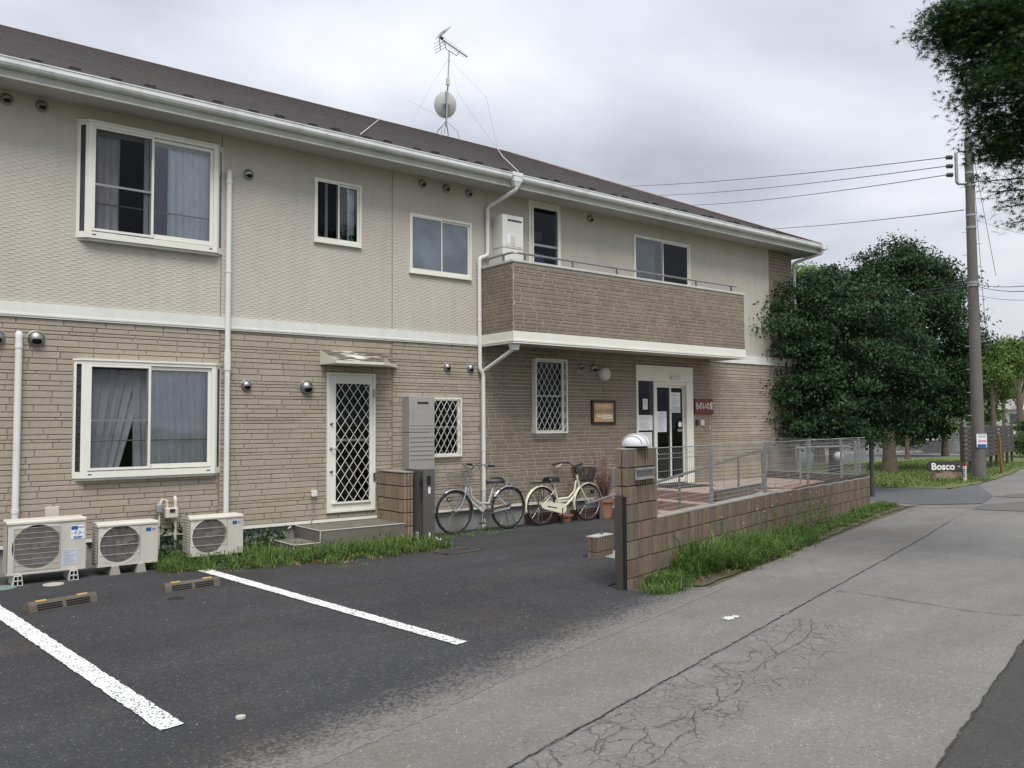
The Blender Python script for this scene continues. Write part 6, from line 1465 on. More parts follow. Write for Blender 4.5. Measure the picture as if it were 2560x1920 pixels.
# pole notice
def pole_sign():
    t_ = thing('pole_sign', 'small white notice with faded pink arrow on the utility pole', 'sign', (PX_,PY_,1.3))
    c_ = P_-fw*.19; c_[2] = 0
    def pb(u0,u1,z0,z1,d,m,n): 
        mb = MB(); mb.obox(c_+rt*(u0+u1)/2-fw*d+np.array([0,0,(z0+z1)/2]), rt*(u1-u0)/2, fw*.004, (0,0,(z1-z0)/2)); return mb.build(n, m, t_)
    z0 = W(2440,1118,PY_)[2]; z1 = z0+.37
    pb(-.15,.13,z0,z1,0,mat['paper'],'sign_plate'); pb(-.13,.11,z0+.01,z0+.085,.006,mat['blue_label'],'blue_band'); pb(-.05,.11,z0+.15,z0+.20,.006,mat['pinkink'],'arrow_shaft')
    mb = MB(); q = lambda u,z: tuple(c_+rt*u-fw*.011+np.array([0,0,z])); mb.add([q(-.12,z0+.175),q(-.05,z0+.125),q(-.05,z0+.225)], [(0,1,2)]); mb.build('arrow_head', mat['pinkink'], t_)
    mb = MB()
    for i in range(6): mb.obox(c_+rt*(-.10+i*.04)-fw*.006+np.array([0,0,z0+.345]), rt*.014, fw*.001, (0,0,.012))
    for i in range(4): mb.obox(c_+rt*(-.08+i*.05)-fw*.006+np.array([0,0,z0+.29]), rt*.018, fw*.001, (0,0,.018))
    mb.build('print', mat['greyink'], t_)
pole_sign()

# ================================================================== FENCE, SIGNS ON THE LAWN
fn = thing('slatted_fence', 'dark stained slatted timber fence on posts behind the utility pole', 'fence', (30,12,0))
FA = np.array([25.1,10.85]); FB = np.array([35.9,13.65]); fd = (FB-FA); FL = np.linalg.norm(fd); fd /= FL; fnr = np.array([-fd[1],fd[0]])
for i in range(8):
    z_ = .52+i*.128
    for j in range(6):
        s0 = j*FL/6; s1 = s0+FL/6-.02; c_ = FA+fd*(s0+s1)/2; mb = MB(); mb.obox((c_[0],c_[1],z_+random.uniform(-.006,.006)), np.append(fd*(s1-s0)/2,0), np.append(fnr*.012,0), (0,0,.054)); mb.build('board', mat['fence_wood'], fn)
for j in range(9):
    s_ = .0+j*(FL-.1)/8; c_ = FA+fd*s_+fnr*.06; top = 1.56 if j == 0 else 1.42; wdt = .085 if j == 0 else .07; mb = MB(); mb.obox((c_[0],c_[1],top/2), np.append(fd*wdt,0), np.append(fnr*.04,0), (0,0,top/2)); mb.build('fence_post', mat['fence_wood'], fn)
mb = MB(); y0 = G(2160+1910/5.53,980+1130/5.53); mb.obox((y0[0]-.1,y0[1],.62),(.035,0,0),(0,.035,0),(-.07,0,.62)); tag(mb.build('guard_stake', mat['amber']), 'leaning weathered amber stake in front of the slatted fence', 'stake')
# Bosco sign
bs = thing('garden_sign', 'dark wooden garden sign reading Bosco resting on a stump on the lawn', 'sign', (23.5,10.65,0))
S0 = G(2160+885/5.53, 980+1235/5.53); dS = rt
sgc = W(2160+1130/5.53, 980+1030/5.53, 10.62); 
def spt(u, z, d=0.): p = sgc+rt*u-fw*d; return (p[0], p[1], sgc[2]+z)
outl = [(-.49,.07),(-.42,.145),(-.1,.135),(.15,.12),(.36,.15),(.44,.10),(.50,.05),(.46,-.0),(.44,-.06),(.37,-.13),(.1,-.12),(-.2,-.14),(-.42,-.13),(-.49,-.06)]
mb = MB(); n_ = len(outl); mb.v = [spt(u,z,.03) for u,z in outl]+[spt(u,z,-.03) for u,z in outl]; mb.f = [tuple(range(n_)), tuple(range(2*n_-1,n_-1,-1))]+[(i,(i+1)%n_,n_+(i+1)%n_,n_+i) for i in range(n_)]
mb.build('sign_board', mat['fence_wood'], bs, bevel=.01)
text('lettering', 'Bosco', mat['whiteink'], bs, .26, spt(-.09,-.005,.035), tuple(rt), (0,0,1), bold=.008)
text('lettering', '→', mat['whiteink'], bs, .10, spt(.33,.0,.035), tuple(rt), (0,0,1))
stp = thing('tree_stump', 'weathered split tree stump under the Bosco sign', 'stump', tuple(sgc[:2])+(0,))
mb = MB(); 
for (u, r0, h_, d_) in ((-.24,.16,.26,.05),(-.02,.2,.30,.0),(.2,.15,.27,.03),(.32,.09,.27,.1)):
    p = spt(u, 0, -.06+d_); b = len(mb.v); ns = 20; rows = 6
    for i in range(rows):
        f = i/(rows-1)
        for j in range(ns):
            a = 2*math.pi*j/ns; rr = r0*(1.25-.45*f)*(1+.14*math.sin(a*3+u*9)+.10*math.sin(a*7+f*3)+random.uniform(-.05,.05)); mb.v.append((p[0]+rr*math.cos(a), p[1]+rr*math.sin(a), h_*f-.02))
    mb.f += [(b+i*ns+j,b+i*ns+(j+1)%ns,b+(i+1)*ns+(j+1)%ns,b+(i+1)*ns+j) for i in range(rows-1) for j in range(ns)]+[tuple(b+(rows-1)*ns+j for j in range(ns))]
mb.build('stump_wood', mat['stump'], stp, smooth=True)
bl = thing('boundary_marker', 'white boundary post with red top beside the Bosco sign', 'marker post', (23.55,10.18,0))
c_ = G(2413,1206); MB().box(c_[0]-.045,c_[0]+.045,c_[1]-.03,c_[1]+.03,0,.44).build('post', mat['whitepost'] if 'whitepost' in mat else mat['heater_white'], bl, bevel=.006); MB().box(c_[0]-.046,c_[0]+.046,c_[1]-.031,c_[1]+.031,.441,.52).build('red_cap', mat['red'], bl)
mb = MB()
for i in range(4): mb.box(c_[0]-.02,c_[0]+.02,c_[1]-.033,c_[1]-.03,.15+i*.06,.18+i*.06); mb.box(c_[0]-.0475,c_[0]-.045,c_[1]-.02,c_[1]+.02,.15+i*.06,.18+i*.06)
mb.build('print', mat['ink'], bl)
# globe lamp
gl = thing('globe_lamp', 'white globe garden lamp on a dark post beyond the terrace', 'lamp', (15.9,9.4,0))
g_ = R(2096.5,1141,17.2); r_ = .10; prof = [(max(.001,r_*math.sin(a)), -r_*math.cos(a)) for a in np.linspace(0.0, math.pi, 13)]
mb = MB(); mb.lathe(prof, g_, 24, cap=False); mb.build('globe', mat['globe'], gl, smooth=True); MB().box(g_[0]-.055,g_[0]+.055,g_[1]-.055,g_[1]+.055,0,g_[2]-.09).build('lamp_post', mat['dark_metal'], gl)
mb = MB(); q = R(2180,1180,18.2); mb.rod((q[0],q[1],0),(q[0],q[1],1.25),.05,8); tag(mb.build('timber_post', mat['fence_wood']), 'dark round post just beyond the end of the mesh fence', 'post')

# ================================================================== BACKGROUND LOT, WALL, BUILDINGS
cw = thing('concrete_wall', 'low grey concrete wall behind the rear car park', 'wall', (44,21,0))
A_ = np.array([36.,25.0]); B_ = np.array([49.,19.3])
def seg(mb, a, b, z0, z1, th): 
    a = np.array(a); b = np.array(b); d = (b-a); l = np.linalg.norm(d); d /= l; n = np.array([-d[1],d[0]]); c = (a+b)/2; mb.obox((c[0],c[1],(z0+z1)/2), np.append(d*l/2,0), np.append(n*th/2,0), (0,0,(z1-z0)/2)); return mb
seg(MB(), A_, B_, 0, .62, .15).build('wall_body', mat['concrete'], cw)
tf = thing('ranch_fence', 'brown horizontal rail fence on top of the low concrete wall', 'fence', (44,21.3,.62))
A2 = A_+np.array([.1,.35]); B2 = B_+np.array([.1,.35])
for i in range(5): seg(MB(), A2, B2, .72+i*.2, .80+i*.2, .03).build('rail', M('warm_rail_wood', (.22,.19,.15), .7) if i == 0 else bpy.data.materials['warm_rail_wood'], tf)
for i in range(8): c_ = A2+(B2-A2)*i/7; MB().box(c_[0]-.04,c_[0]+.04,c_[1]-.0,c_[1]+.07,.5,1.62).build('fence_post', mat['dark_metal'], tf)
for i, (a, b) in enumerate((((38.2,23.3),(39.9,22.5)),((42,21.7),(43.6,21)))): tag(seg(MB(), a, b, 0.02, .14, .15).build('parking_block', mat['step_edge']), ['pale parking block by the concrete wall, left one', 'pale parking block by the concrete wall, right one'][i], 'wheel stop')
# white vehicle behind the ranch fence
def van(x, y, rz_, label):
    t_ = thing('parked_van', label, 'van', (x,y,0), rz_); side = [(-2.2,.35),(-2.25,.9),(-2.1,1.75),(-1.9,1.9),(.9,1.9),(1.6,1.2),(2.2,1.0),(2.3,.6),(2.25,.35)]
    mb = MB(); n_ = len(side); mb.v = [(p,-.82,z) for p,z in side]+[(p,.82,z) for p,z in side]; mb.f = [tuple(range(n_)), tuple(range(2*n_-1,n_-1,-1))]+[(i,n_+i,n_+(i+1)%n_,(i+1)%n_) for i in range(n_)]
    mb.build('body', mat['heater_white'], t_, bevel=.06, local=True)
    for s in (-1,1):
        for x0,x1 in ((-2.0,-.9),(-.8,.1),(.2,1.1)): MB().box(x0,x1,s*.825-.005,s*.825+.005,1.15,1.7).build('side_window', mat['glass_dark'], t_, local=True)
        for x0 in (-1.5,1.4): mb = MB(); mb.lathe([(.32,-.1),(.32,.1)], (x0,s*.78,.32), 18, 'y'); mb.build('wheel', mat['black'], t_, local=True)
van(49.5, 23.2, math.radians(-25), 'white van parked beyond the ranch fence, seen under the tree')
# corrugated building at right
hs = thing('white_warehouse', 'small white building with rusty metal roof beyond the slatted fence', 'building', (60,23,0))
c0 = R(2488,1062,62); c1 = R(2640,1062,62); 
def hp(u, d, z): p = c0[:2]+(rt[:2])*u+fw[:2]*d; return (p[0], p[1], z)
bh = R(2490,1025,62)[2]; rh = R(2500,1008,62)[2]
mb = MB(); P8 = [hp(0,0,0),hp(7,0,0),hp(7,6,0),hp(0,6,0),hp(0,0,bh),hp(7,0,bh),hp(7,6,bh),hp(0,6,bh)]; mb.add(P8, [(0,3,2,1),(4,5,6,7),(0,1,5,4),(1,2,6,5),(2,3,7,6),(3,0,4,7)]); mb.build('wall', mat['heater_white'], hs)
mb = MB(); mb.add([hp(-.15,-.3,bh+.02),hp(7,-.3,bh+.02),hp(7,3,bh+.9),hp(.5,3,bh+.9),hp(7,6.2,bh),hp(-.15,6.2,bh)], [(0,1,2,3),(3,2,4,5),(0,3,5)]); mb.build('roof', M('rusty_white_roof', (.55,.50,.45), .6, var=.1, grime=.6, gcol=(.35,.24,.17)), hs)
mb = MB(); mb.add([hp(1.1,-.03,bh-.95),hp(2.2,-.03,bh-.95),hp(2.2,-.03,bh-.3),hp(1.1,-.03,bh-.3)], [(0,1,2,3)]); mb.build('window', mat['glass_dark'], hs)
mb = MB(); mb.add([hp(1.02,-.04,bh-1.02),hp(2.28,-.04,bh-1.02),hp(2.28,-.04,bh-.95),hp(1.02,-.04,bh-.95)], [(0,1,2,3)]); mb.build('sill', mat['dark_metal'], hs)
mb = MB(); q = R(2510,1050,50); mb.rod((q[0],q[1],0),(q[0],q[1],3.4),.12,8); tag(mb.build('distant_pole', mat['poleconc']), 'thin dark pole in front of the white warehouse', 'pole')
mb = MB(); q = R(2411,1060,45); mb.rod((q[0],q[1],0),(q[0],q[1],3.2),.08,8); tag(mb.build('distant_pole', mat['galv']), 'pale thin pole between the big tree and the utility pole', 'pole')

# ================================================================== VEGETATION
rs = np.random.RandomState(11)
def leaf_quads(C_, N_, size, rs, asp=.5, droop=.0, fold=.25):
    """leaf centres C_, preferred normals N_; returns V,F of rhombic leaves"""
    n = len(C_); nr = N_+rs.normal(0,.75,(n,3)); nr /= np.linalg.norm(nr,axis=1)[:,None]
    d = rs.normal(0,1,(n,3)); d[:,2] -= droop; d -= nr*(d*nr).sum(1)[:,None]; d /= np.linalg.norm(d,axis=1)[:,None]; s = np.cross(nr,d)
    L_ = (size*rs.uniform(.65,1.3,n))[:,None]; wd = L_*asp*.5
    a = C_-d*L_*.5; b = C_+s*wd+nr*wd*fold; c = C_+d*L_*.5; e_ = C_-s*wd+nr*wd*fold
    V = np.stack([a,b,c,e_],1).reshape(-1,3); F = np.arange(n*4).reshape(-1,4); return V, F
def crown(name, parent, ells, nclump, nleaf, size, m, rs, clr=.33, flat=.55, asp=.5, droop=.3, inner=.25, up=.4):
    """ells: (cx,cy,cz,rx,ry,rz). Clumps sit near the surface of the union, some inside."""
    E_ = np.array(ells); vol = (E_[:,3]*E_[:,4]*E_[:,5])**(2/3); pr_ = vol/vol.sum(); CC = []
    while len(CC) < nclump:
        k = rs.choice(len(E_), p=pr_); v = rs.normal(0,1,3); v /= np.linalg.norm(v); rad = rs.uniform(.86,1.06) if rs.rand() > inner else rs.uniform(.3,.85)
        p = E_[k,:3]+v*E_[k,3:]*rad
        ins = (((p-E_[:,:3])/E_[:,3:])**2).sum(1)
        if (np.delete(ins,k) < .55).any(): continue
        CC.append((p, v))
    Vs, Ns = [], []
    per = nleaf//nclump
    for p, v in CC:
        sz = clr*rs.uniform(.6,1.35); n = int(per*(sz/clr)**1.3)+5; q = rs.normal(0,.5,(n,3))*np.array([sz,sz,sz*flat]); q[:,2] -= .25*np.hypot(q[:,0],q[:,1])*.6
        Vs.append(p+q); nn = np.tile(v*np.array([1,1,.6])+np.array([0,0,up]),(n,1)); Ns.append(nn)
    C_ = np.concatenate(Vs); C_ = C_; N_ = np.concatenate(Ns); ok = C_[:,2] > .05; V, F = leaf_quads(C_[ok], N_[ok], size, rs, asp, droop)
    return np_mesh(name, V, F, m, parent), CC
def trunk(parent, base, top, r0, r1, CC, nb, m, rs, name='trunk', lean=(0,0)):
    mb = MB(); base = np.array(base,float); top = np.array(top,float); P = []; rr = []
    for i in range(9):
        f = i/8; p = base+(top-base)*f+np.array([math.sin(f*3)*lean[0], math.cos(f*2.3)*lean[1]-lean[1],0]); P.append(p); rr.append((r0*(1-f)+r1*f)*(1+.30*max(0,(.08-f)/.08)))
    mb.tube(P, rr, 14); o = mb.build(name, m, parent, smooth=True)
    mb = MB(); idx = rs.choice(len(CC), min(nb,len(CC)), replace=False)
    for i in idx:
        tgt = CC[i][0]; f = rs.uniform(.35,.95); st = base+(top-base)*f; mid = (st+tgt)/2+np.array([0,0,.15*np.linalg.norm(tgt-st)]); b0 = r0*.35*(1-f*.6); mb.tube([st,mid,tgt],[b0,b0*.55,b0*.15],6)
    mb.build('branches', m, parent); return o
def tree(label, base, top, r0, ells, nclump, nleaf, size, lm, rs, cat='tree', nb=24, clr=.33, name='tree', **k):
    t_ = thing(name, label, cat, (base[0],base[1],0)); o, CC = crown('crown', t_, ells, nclump, nleaf, size, lm, rs, clr, **k); trunk(t_, base, top, r0, r0*.4, CC, nb, mat['bark'], rs); return t_
# left dark evergreen in front of the house corner
def E(px_, py_, d, rpx, rpy, rd=None):
    c = R(px_,py_,d); s = d/F_; r1 = rpx*s; r2 = rpy*s; r3 = rd or r1; return (c[0],c[1],c[2],(r1+r3)/2,(r1+r3)/2,r2)
tree('broad dark evergreen tree covering the right corner of the house', (18.35,10.9,0), (18.2,10.8,3.6), .16,
     [E(2120,850,19.6,170,160),E(1975,800,18.7,95,85),E(1975,900,18.6,85,75),E(1980,985,18.6,80,80),E(2060,980,19.2,150,80),E(2210,900,19.6,110,110),E(2180,1010,19.3,110,75),E(2080,730,20,120,60),E(1940,812,18.2,62,26),E(1965,1068,18.4,70,40),E(2060,1060,19,110,60)],
     360, 110000, .082, mat['leaf_dark'], rs, clr=.42, nb=40, asp=.5, inner=.38, flat=.42)
tree('tall rounded dark tree with thick grey trunk on the lawn', (26.4,13.75,0), (26.4,13.75,4.6), .22,
     [E(2270,830,28,150,200),E(2245,720,28,120,115),E(2340,850,28,88,190),E(2300,980,28,115,100),E(2200,900,28,110,130),E(2170,760,28,90,70)],
     380, 98000, .115, mat['leaf_camphor'], rs, clr=.50, nb=40, inner=.5)
tree('bright green small shrub tree with forked trunks under the large tree', (35.7,17.8,0), (35.7,17.8,1.6), .10,
     [E(2265,1075,39,50,28),E(2310,1060,39,50,28),E(2230,1080,39,28,25)], 60, 9000, .13, mat['leaf_mid'], rs, clr=.45, nb=14)
tree('slim straight tree standing left of the slatted fence', (40.1,18.2,0), (40.1,18.2,4.0), .15,
     [E(2360,985,43,70,60),E(2330,930,43,80,80)], 70, 10000, .15, mat['leaf_camphor'], rs, clr=.6, nb=14)
tree('pale green tree peeking over the dark crown behind the house', (30.7,18.9,0), (30.7,18.9,5.5), .2,
     [E(2010,730,34,75,62),E(2060,745,34,65,60),E(1995,820,34,80,80)], 90, 14000, .13, mat['leaf_light'], rs, clr=.5, nb=14)
tree('light green feathery tree right of the utility pole', (48.2,19.3,0), (48.2,19.3,3.6), .2,
     [E(2488,930,46,52,68),E(2510,895,46,40,45),E(2452,1000,46,34,70)], 110, 18000, .17, mat['leaf_light'], rs, clr=.6, nb=16)
tree('dark round tree at the right edge beyond the warehouse', (66.,24.6,0), (66,24.6,4.5), .3,
     [E(2545,930,74,70,75),E(2600,950,74,60,110),E(2520,985,75,60,50)], 120, 16000, .3, mat['leaf_far'], rs, clr=1.1, nb=16)
tree('dark tree behind the light green one', (68,30,0), (68,30,5), .3,
     [E(2440,1010,72,80,80),E(2380,1000,74,90,90),E(2480,990,74,60,60)], 120, 14000, .34, mat['leaf_far'], rs, clr=1.2, nb=10)
tree('bushy green shrub at the right edge beyond the slatted fence', (37.2,12.9,0), (37.2,12.9,1.0), .08,
     [E(2570,1090,37,36,42),E(2600,1080,37,40,50)], 50, 8000, .10, mat['leaf_mid'], rs, cat='shrub', name='shrub', clr=.3, nb=8)
# distant wooded mass
V_, F_l = [], []
far_e = []
for i in range(34):
    px_ = 1700+i*55; d = 85+rs.uniform(-5,10); c = R(px_, 1030, d); hgt = rs.uniform(6,10) if px_ < 2400 else rs.uniform(6,8.5)
    far_e.append((c[0],c[1],hgt*.5,4.5,4.5,hgt*.5))
o, _ = crown('distant_woodland', None, far_e, 420, 34000, .6, mat['leaf_far'], rs, clr=1.9, inner=.4, asp=.6); tag(o, 'distant dark woodland along the horizon behind the trees', 'woodland', kind='stuff')
# maple overhead: lobed leaves
def maple(C_, size, rs):
    n = len(C_); V = np.zeros((n,11,3)); nr = rs.normal(0,.55,(n,3))+np.array([0,0,1.]); nr /= np.linalg.norm(nr,axis=1)[:,None]
    d = rs.normal(0,.6,(n,3))+np.array([-.45,.1,-.9]); d -= nr*(d*nr).sum(1)[:,None]; d /= np.linalg.norm(d,axis=1)[:,None]; s = np.cross(nr,d); L_ = (size*rs.uniform(.7,1.25,n))[:,None]
    V[:,0] = C_
    angs = [-2.1,-1.3,-.62,0,.62,1.3,2.1]; lens = [.5,.95,1.3,1.6,1.3,.95,.5]; faces = []
    VV = [C_]
    tips = []; 
    for a, l in zip(angs, lens): VV.append(C_+(d*math.cos(a)+s*math.sin(a))*L_*l*.62-nr*L_*.12*abs(l))
    for a, b in zip(angs[:-1], angs[1:]): m_ = (a+b)/2; VV.append(C_+(d*math.cos(m_)+s*math.sin(m_))*L_*.13)
    VV.append(C_+(d*math.cos(2.6)+s*math.sin(2.6))*L_*.12); VV.append(C_+(d*math.cos(-2.6)+s*math.sin(-2.6))*L_*.12)
    k = len(VV); A = np.stack(VV,1).reshape(-1,3); f = []
    mids = list(range(8,14)); lft, rgt = 15, 14
    for i in range(7):
        a_ = mids[i-1] if i > 0 else lft; b_ = mids[i] if i < 6 else rgt; f.append((0,a_,1+i,b_))
    f = np.array(f); F = (f[None]+(np.arange(n)*k)[:,None,None]).reshape(-1,4); return A, F
mt = thing('maple_tree', 'overhanging maple branches with pointed leaves at the upper right corner', 'tree', (10.9,2.2,0))
Cs = []; tw = []
def spray(px0, py0, px1, py1, d0, d1_, n, wid, cnt):
    """branch from (px0,py0) outward to its tip; leaves hang along it"""
    sh_ = 26 if py1 < 390 else -14; a = R(px0+sh_,py0,d0); b = R(px1+sh_,py1,d1_); cnt *= 1.35
    for i in range(n):
        f = i/max(1,n-1); p = a+(b-a)*f+rs.normal(0,.04,3); w2 = wid*(1-.75*f)+.05; q = p+rs.normal(0,1,(int(cnt*(1-.6*f))+3,3))*np.array([w2,w2,w2*.45]); Cs.append(q)
    tw.append((a,b))
# large masses: upper block
blk = [E(2512,60,9,170,120,.8),E(2552,220,8.8,120,120,.8),E(2592,120,8.6,190,150,.9),E(2572,330,8.8,90,60,.7),E(2432,60,9,80,50,.6),E(2712,100,8.4,200,300,1.2),E(2832,-50,8.4,300,250,1.4)]
for (cx_,cy_,cz_,a_,b_,c_) in blk:
    n = 74 if a_ < .9 else 120
    for i in range(n):
        v = rs.normal(0,1,3); v /= np.linalg.norm(v); p = np.array([cx_,cy_,cz_])+v*np.array([a_,b_,c_])*rs.uniform(.35,1.0)**.6; Cs.append(p+rs.normal(0,1,(36,3))*np.array([.11,.11,.05]))
for args in ((2480,20,2300,40,9,9,9,.16,16),(2500,60,2270,95,9,9,12,.17,16),(2450,90,2310,110,9,9.1,8,.14,14),(2500,130,2345,150,9,9,9,.15,14),(2520,180,2370,180,9,8.9,9,.13,14),(2540,230,2365,252,8.9,8.9,10,.12,14),(2560,250,2400,265,8.8,8.8,9,.14,16),
             (2560,300,2380,335,8.8,8.9,10,.11,13),(2580,330,2440,360,8.8,8.8,10,.16,18),(2600,300,2470,380,8.8,8.8,9,.14,16),(2640,440,2450,455,8.6,8.8,10,.10,14),(2640,470,2490,480,8.6,8.7,9,.13,18),(2650,540,2530,560,8.6,8.6,7,.09,14),(2650,500,2510,520,8.6,8.6,7,.1,14),(2640,400,2520,415,8.6,8.7,6,.08,10),
             (2470,10,2285,20,9,9,8,.13,14)): spray(*args)
C_ = np.concatenate(Cs); 
V, F = maple(C_, .085, rs); np_mesh('crown', V, F, mat['leaf_maple'], mt)
print('maple leaves', len(C_), 'faces', len(F))
mb = MB(); tb = np.array([10.9,2.2,0]); mb.tube([tb, tb+[.0,.05,2.], tb+[-.1,.1,3.6], tb+[-.25,.2,5.5]], [.2,.16,.13,.07], 12); mb.build('trunk', mat['bark'], mt, smooth=True)
mb = MB()
for a, b in tw: s_ = tb+np.array([-.1,.1,3.6]) ; mb.tube([s_+(a-s_)*.15, (s_+a)/2+[0,0,.3], a], [.05,.03,.012], 6); mb.tube([a,b],[.014,.004],5)
for bb_ in blk[:6]: c_ = np.array(bb_[:3]); s_ = tb+np.array([-.1,.1,3.2]); mb.tube([s_, (s_+c_)/2+[0,0,.2], c_], [.07,.04,.015], 7)
mb.build('branches', mat['bark'], mt)

# ---- grass
def blades(name, pts, hmin, hmax, wd, m, rs, label=None, lean=.5, kind='stuff', parent=None, z0=0.):
    n = len(pts); h = rs.uniform(hmin,hmax,n)*(pts[:,2] if pts.shape[1] > 2 else 1); a = rs.uniform(0,6.283,n) if pts.shape[1] < 4 else pts[:,3]+rs.normal(0,.8,n); ln = lean*rs.uniform(.2,1.2,n)*h; w_ = wd*rs.uniform(.6,1.4,n)
    dx = np.cos(a); dy = np.sin(a); base = np.stack([pts[:,0],pts[:,1],np.full(n,z0)],1); sx_ = np.stack([-dy,dx,np.zeros(n)],1)*w_[:,None]; dr = np.stack([dx,dy,np.zeros(n)],1)
    m1 = base+dr*(ln*.35)[:,None]+np.array([0,0,1])*(h*.7)[:,None]; tip = base+dr*ln[:,None]+np.array([0,0,1])*(h*rs.uniform(.35,1.05,n))[:,None]
    V = np.stack([base-sx_,base+sx_,m1+sx_*.7,m1-sx_*.7,tip],1).reshape(-1,3); i5 = np.arange(n)*5
    F = np.concatenate([np.stack([i5,i5+1,i5+2,i5+3],1), np.stack([i5+3,i5+2,i5+4,i5+4],1)])
    # triangles as degenerate-free: build separately
    me = bpy.data.meshes.new(name); q = np.stack([i5,i5+1,i5+2,i5+3],1); t = np.stack([i5+3,i5+2,i5+4],1)
    me.vertices.add(len(V)); me.vertices.foreach_set('co', V.astype(np.float32).ravel()); me.loops.add(q.size+t.size); me.loops.foreach_set('vertex_index', np.concatenate([q.ravel(),t.ravel()]).astype(np.int32))
    me.polygons.add(2*n); me.polygons.foreach_set('loop_start', np.concatenate([np.arange(n)*4, 4*n+np.arange(n)*3]).astype(np.int32)); me.update(calc_edges=True); me.materials.append(m)
    o = bpy.data.objects.new(name, me); COL.objects.link(o)
    if label: o['label'] = label; o['category'] = 'grass'
    o['kind'] = kind; return o
def clumpy(fn, n, ncl, spread, rs, dens=None):
    """fn(rs)->(x,y,hscale); tufts around random centres"""
    P = []
    for _ in range(ncl):
        x_, y_, hs_ = fn(rs); k = max(3, int(n/ncl*rs.uniform(.4,1.7))); q = rs.normal(0,spread,(k,2)); P.append(np.column_stack([x_+q[:,0], y_+q[:,1], np.full(k,hs_*rs.uniform(.45,1.25)), np.arctan2(q[:,1],q[:,0])]))
    return np.concatenate(P)
def patch_a(rs):   # by the steps and air conditioners
    x_ = rs.uniform(2.75,6.25); f = rs.rand()
    ylo = 9.45 if x_ < 3.6 else 9.35 if x_ < 4.4 else 9.20; yhi = 10.55 if x_ < 4.2 else 9.90
    if x_ > 5.9: yhi = 9.75; ylo = 9.3
    if x_ < 3.1: ylo = 9.75
    y_ = ylo+(yhi-ylo)*f; return x_, y_, .45+.75*min(1, (y_-ylo)/.35)*(.8 if x_ < 4.2 else 1.)
P = clumpy(patch_a, 8200, 260, .045, rs); P = P[(P[:,1] < 10.62)]
def clear(P, boxes):
    ok = np.ones(len(P),bool)
    for a,b,c,d in boxes: ok &= ~((P[:,0] > a)&(P[:,0] < b)&(P[:,1] > c)&(P[:,1] < d))
    return P[ok]
STP = [(4.30,5.95,9.91,10.8),(5.9,6.07,9.93,10.8),(6.08,6.32,9.74,10.3)]
P = clear(P, STP)
blades('grass_patch', P, .05, .21, .0050, mat['grass'], rs, 'bright green grass along the steps and below the right air conditioner', lean=1.25)
P = clumpy(lambda r: (lambda t: (t[0], t[1]-.12, .5))(patch_a(r)), 1800, 120, .06, rs); P = clear(P, STP); blades('dry_grass', P, .04, .13, .004, mat['straw'], rs, 'dry straw-coloured blades edging the grass by the steps', lean=1.2)
def patch_b(rs):
    s = .35+9.95*rs.uniform(0,1)**1.35; n = -rs.uniform(.03,1)**.9*(.42 if s > 1.6 else .30)*(1.25 if 1.2 < s < 4.5 else .85); p = WO+WD*s+WN*n
    hs_ = (1.45 if 1.1 < s < 2.8 else .95 if s < 5 else .42)*(1-.45*abs(n)/.5)
    if s < .9: hs_ *= .55
    return p[0], p[1], hs_
P = clumpy(patch_b, 14500, 300, .06, rs); d_ = (P[:,:2]-WO)@WN; P = P[d_ < -.015]; s_ = (P[:,:2]-WO)@WD; P = P[s_ > .25]
blades('grass_verge', P, .09, .34, .0062, mat['grass_deep'], rs, 'lush tall grass and weeds growing along the foot of the road-side block wall', lean=1.3)
P = clumpy(lambda r: (lambda t: (t[0]-WN[0]*.06, t[1]-WN[1]*.06, .5))(patch_b(r)), 2600, 160, .07, rs); d_ = (P[:,:2]-WO)@WN; P = P[d_ < -.03]; blades('dry_grass', P, .03, .14, .005, mat['straw'], rs, 'dry blades and litter at the road edge of the wall verge', lean=1.5)
P = clumpy(lambda r: (r.uniform(6.6,7.9), r.uniform(9.95,10.62), .6), 600, 40, .05, rs); blades('grass_tufts', P, .05, .14, .004, mat['grass'], rs, 'small weed tufts under the silver bicycle', lean=.8)
P = clumpy(lambda r: (r.uniform(4.3,4.75), r.uniform(8.75,8.95), .6), 130, 12, .05, rs); blades('grass_tufts', P, .03, .07, .004, mat['grass'], rs, 'small isolated weed tuft on the asphalt before the steps', lean=1.)
P = clumpy(lambda r: (6.05+r.uniform(0,.5), 5.72+r.uniform(-.25,.0), .7), 500, 22, .06, rs); P = P[((P[:,:2]-WO)@WN) < -.02]; blades('grass_tufts', P, .06, .18, .005, mat['grass_deep'], rs, 'weed tuft at the foot of the block pier', lean=1.)
def weeds(name, fn, n, size, m, label, keep):
    Q = np.array([fn(rs) for _ in range(n)]); Q = Q[keep(Q)]; c = []
    for x_, y_, h_ in Q:
        k = rs.randint(5, 11); hh = rs.uniform(.03,.17)*h_; c.append(np.column_stack([x_+rs.normal(0,.03,k), y_+rs.normal(0,.03,k), rs.uniform(.015, hh+.02, k)]))
    c = np.concatenate(c); V, F = leaf_quads(c, np.tile([0,0,1.],(len(c),1)), size, rs, .45, .1); o = np_mesh(name, V, F, m, None, kind='stuff'); tag(o, label, 'weeds')
weeds('broad_weeds', patch_b, 420, .055, mat['leaf_mid'], 'low broad-leaved weeds mixed into the verge grass by the block wall', lambda Q: ((Q[:,:2]-WO)@WN < -.03))
weeds('broad_weeds', patch_a, 260, .045, mat['leaf_mid'], 'low broad-leaved weeds mixed into the grass by the concrete steps', lambda Q: ~((Q[:,0] > 4.30)&(Q[:,1] > 9.9)))
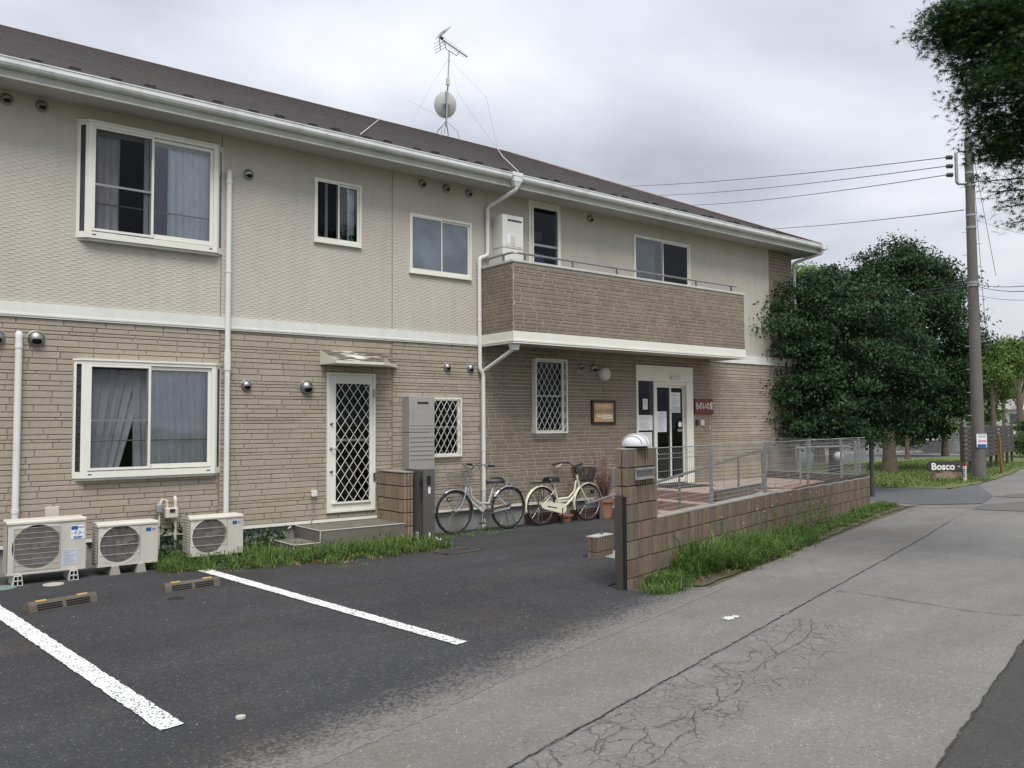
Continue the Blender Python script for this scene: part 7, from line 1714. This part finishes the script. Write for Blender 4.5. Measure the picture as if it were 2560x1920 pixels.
# flowering weeds near the wall
fl = thing('flowering_weeds', 'thin weeds with tiny yellow flowers against the block wall', 'weeds', wp3(3.5,-.1,0)); mb = MB(); mf = MB()
for k in range(34):
    s = rs.uniform(2.2,6.8); h_ = rs.uniform(.3,.62); b_ = np.array(wp3(s,-rs.uniform(.05,.2),0)); t2 = b_+np.array([rs.uniform(-.08,.08),rs.uniform(-.06,.06),h_]); mb.tube([b_,(b_+t2)/2+[.02,0,0],t2],[.003,.002,.0012],3)
    for q in range(5): f = rs.uniform(.3,.95); c_ = b_+(t2-b_)*f; e_ = c_+rs.normal(0,.04,3); mb.quad(c_, c_+[.004,.004,.01], e_, e_-[.006,.0,.01])
    if rs.rand() < .5: mf.lathe([(.011,0),(.001,.008)], t2, 6)
mb.build('stem', mat['grass_deep'], fl); mf.build('flower_head', mat['flower'], fl, kind='stuff')
# ivy on foundation behind units
V, F = leaf_quads(np.column_stack([rs.uniform(2.75,4.5,1100), rs.uniform(10.55,10.70,1100), .03+.55*rs.beta(1.2,2.0,1100)*np.where(rs.rand(1100) < .6, 1, .5)]), np.tile([0,-1.,.3],(1100,1)), .055, rs, .7)
ok = np.repeat((V.reshape(-1,4,3)[:,0,0] < 3.55) | (V.reshape(-1,4,3)[:,0,2] < .31), 4)
V2 = V[ok]; F2 = np.arange(len(V2)).reshape(-1,4); o = np_mesh('ivy', V2, F2, mat['leaf_dark'], None, kind='stuff'); tag(o, 'dark creeper leaves on the foundation behind the gas meter', 'ivy')
# lawn blades (coarse, far)
def lawnpt(rs):
    while True:
        x_ = rs.uniform(20.3,36); y_ = rs.uniform(9.8,17)
        if y_ > 9.75+(x_-22.9)*.245 and y_ < 17.2 and not (x_ < 21 and y_ < 10.2): return x_, y_, 1.
L_ = np.array([lawnpt(rs) for _ in range(16000)]); blades('lawn_grass', L_, .04, .09, .012, mat['lawn_blade'], rs, 'short mown lawn around the Bosco sign', lean=.6, z0=.018)
P = []
for x_, y_ in ((24.1,10.05),(24.6,10.2),(25.2,10.6),(23.4,10.4),(24.2,10.7),(23.0,10.6)): P.append(np.column_stack([x_+rs.normal(0,.18,160), y_+rs.normal(0,.1,160), np.ones(160)]))
blades('grass_tufts', np.concatenate(P), .08, .2, .008, mat['lawn_blade'], rs, 'longer grass at the foot of the pole and the Bosco stump', lean=.7)
# scattered small stones on asphalt
mb = MB()
for k in range(120):
    x_ = rs.uniform(1.0,9.5); y_ = rs.uniform(3.,9.5); r_ = rs.uniform(.002,.005)
    mb.lathe([(r_,0),(r_*.8,r_*.9)], (x_,y_,.008), 5)
mb.build('loose_grit', mat['step_edge'], kind='stuff')['label'] = 'pale loose grit scattered over the asphalt'
bpy.data.objects['loose_grit']['category'] = 'grit'
print('objects', len(bpy.data.objects))
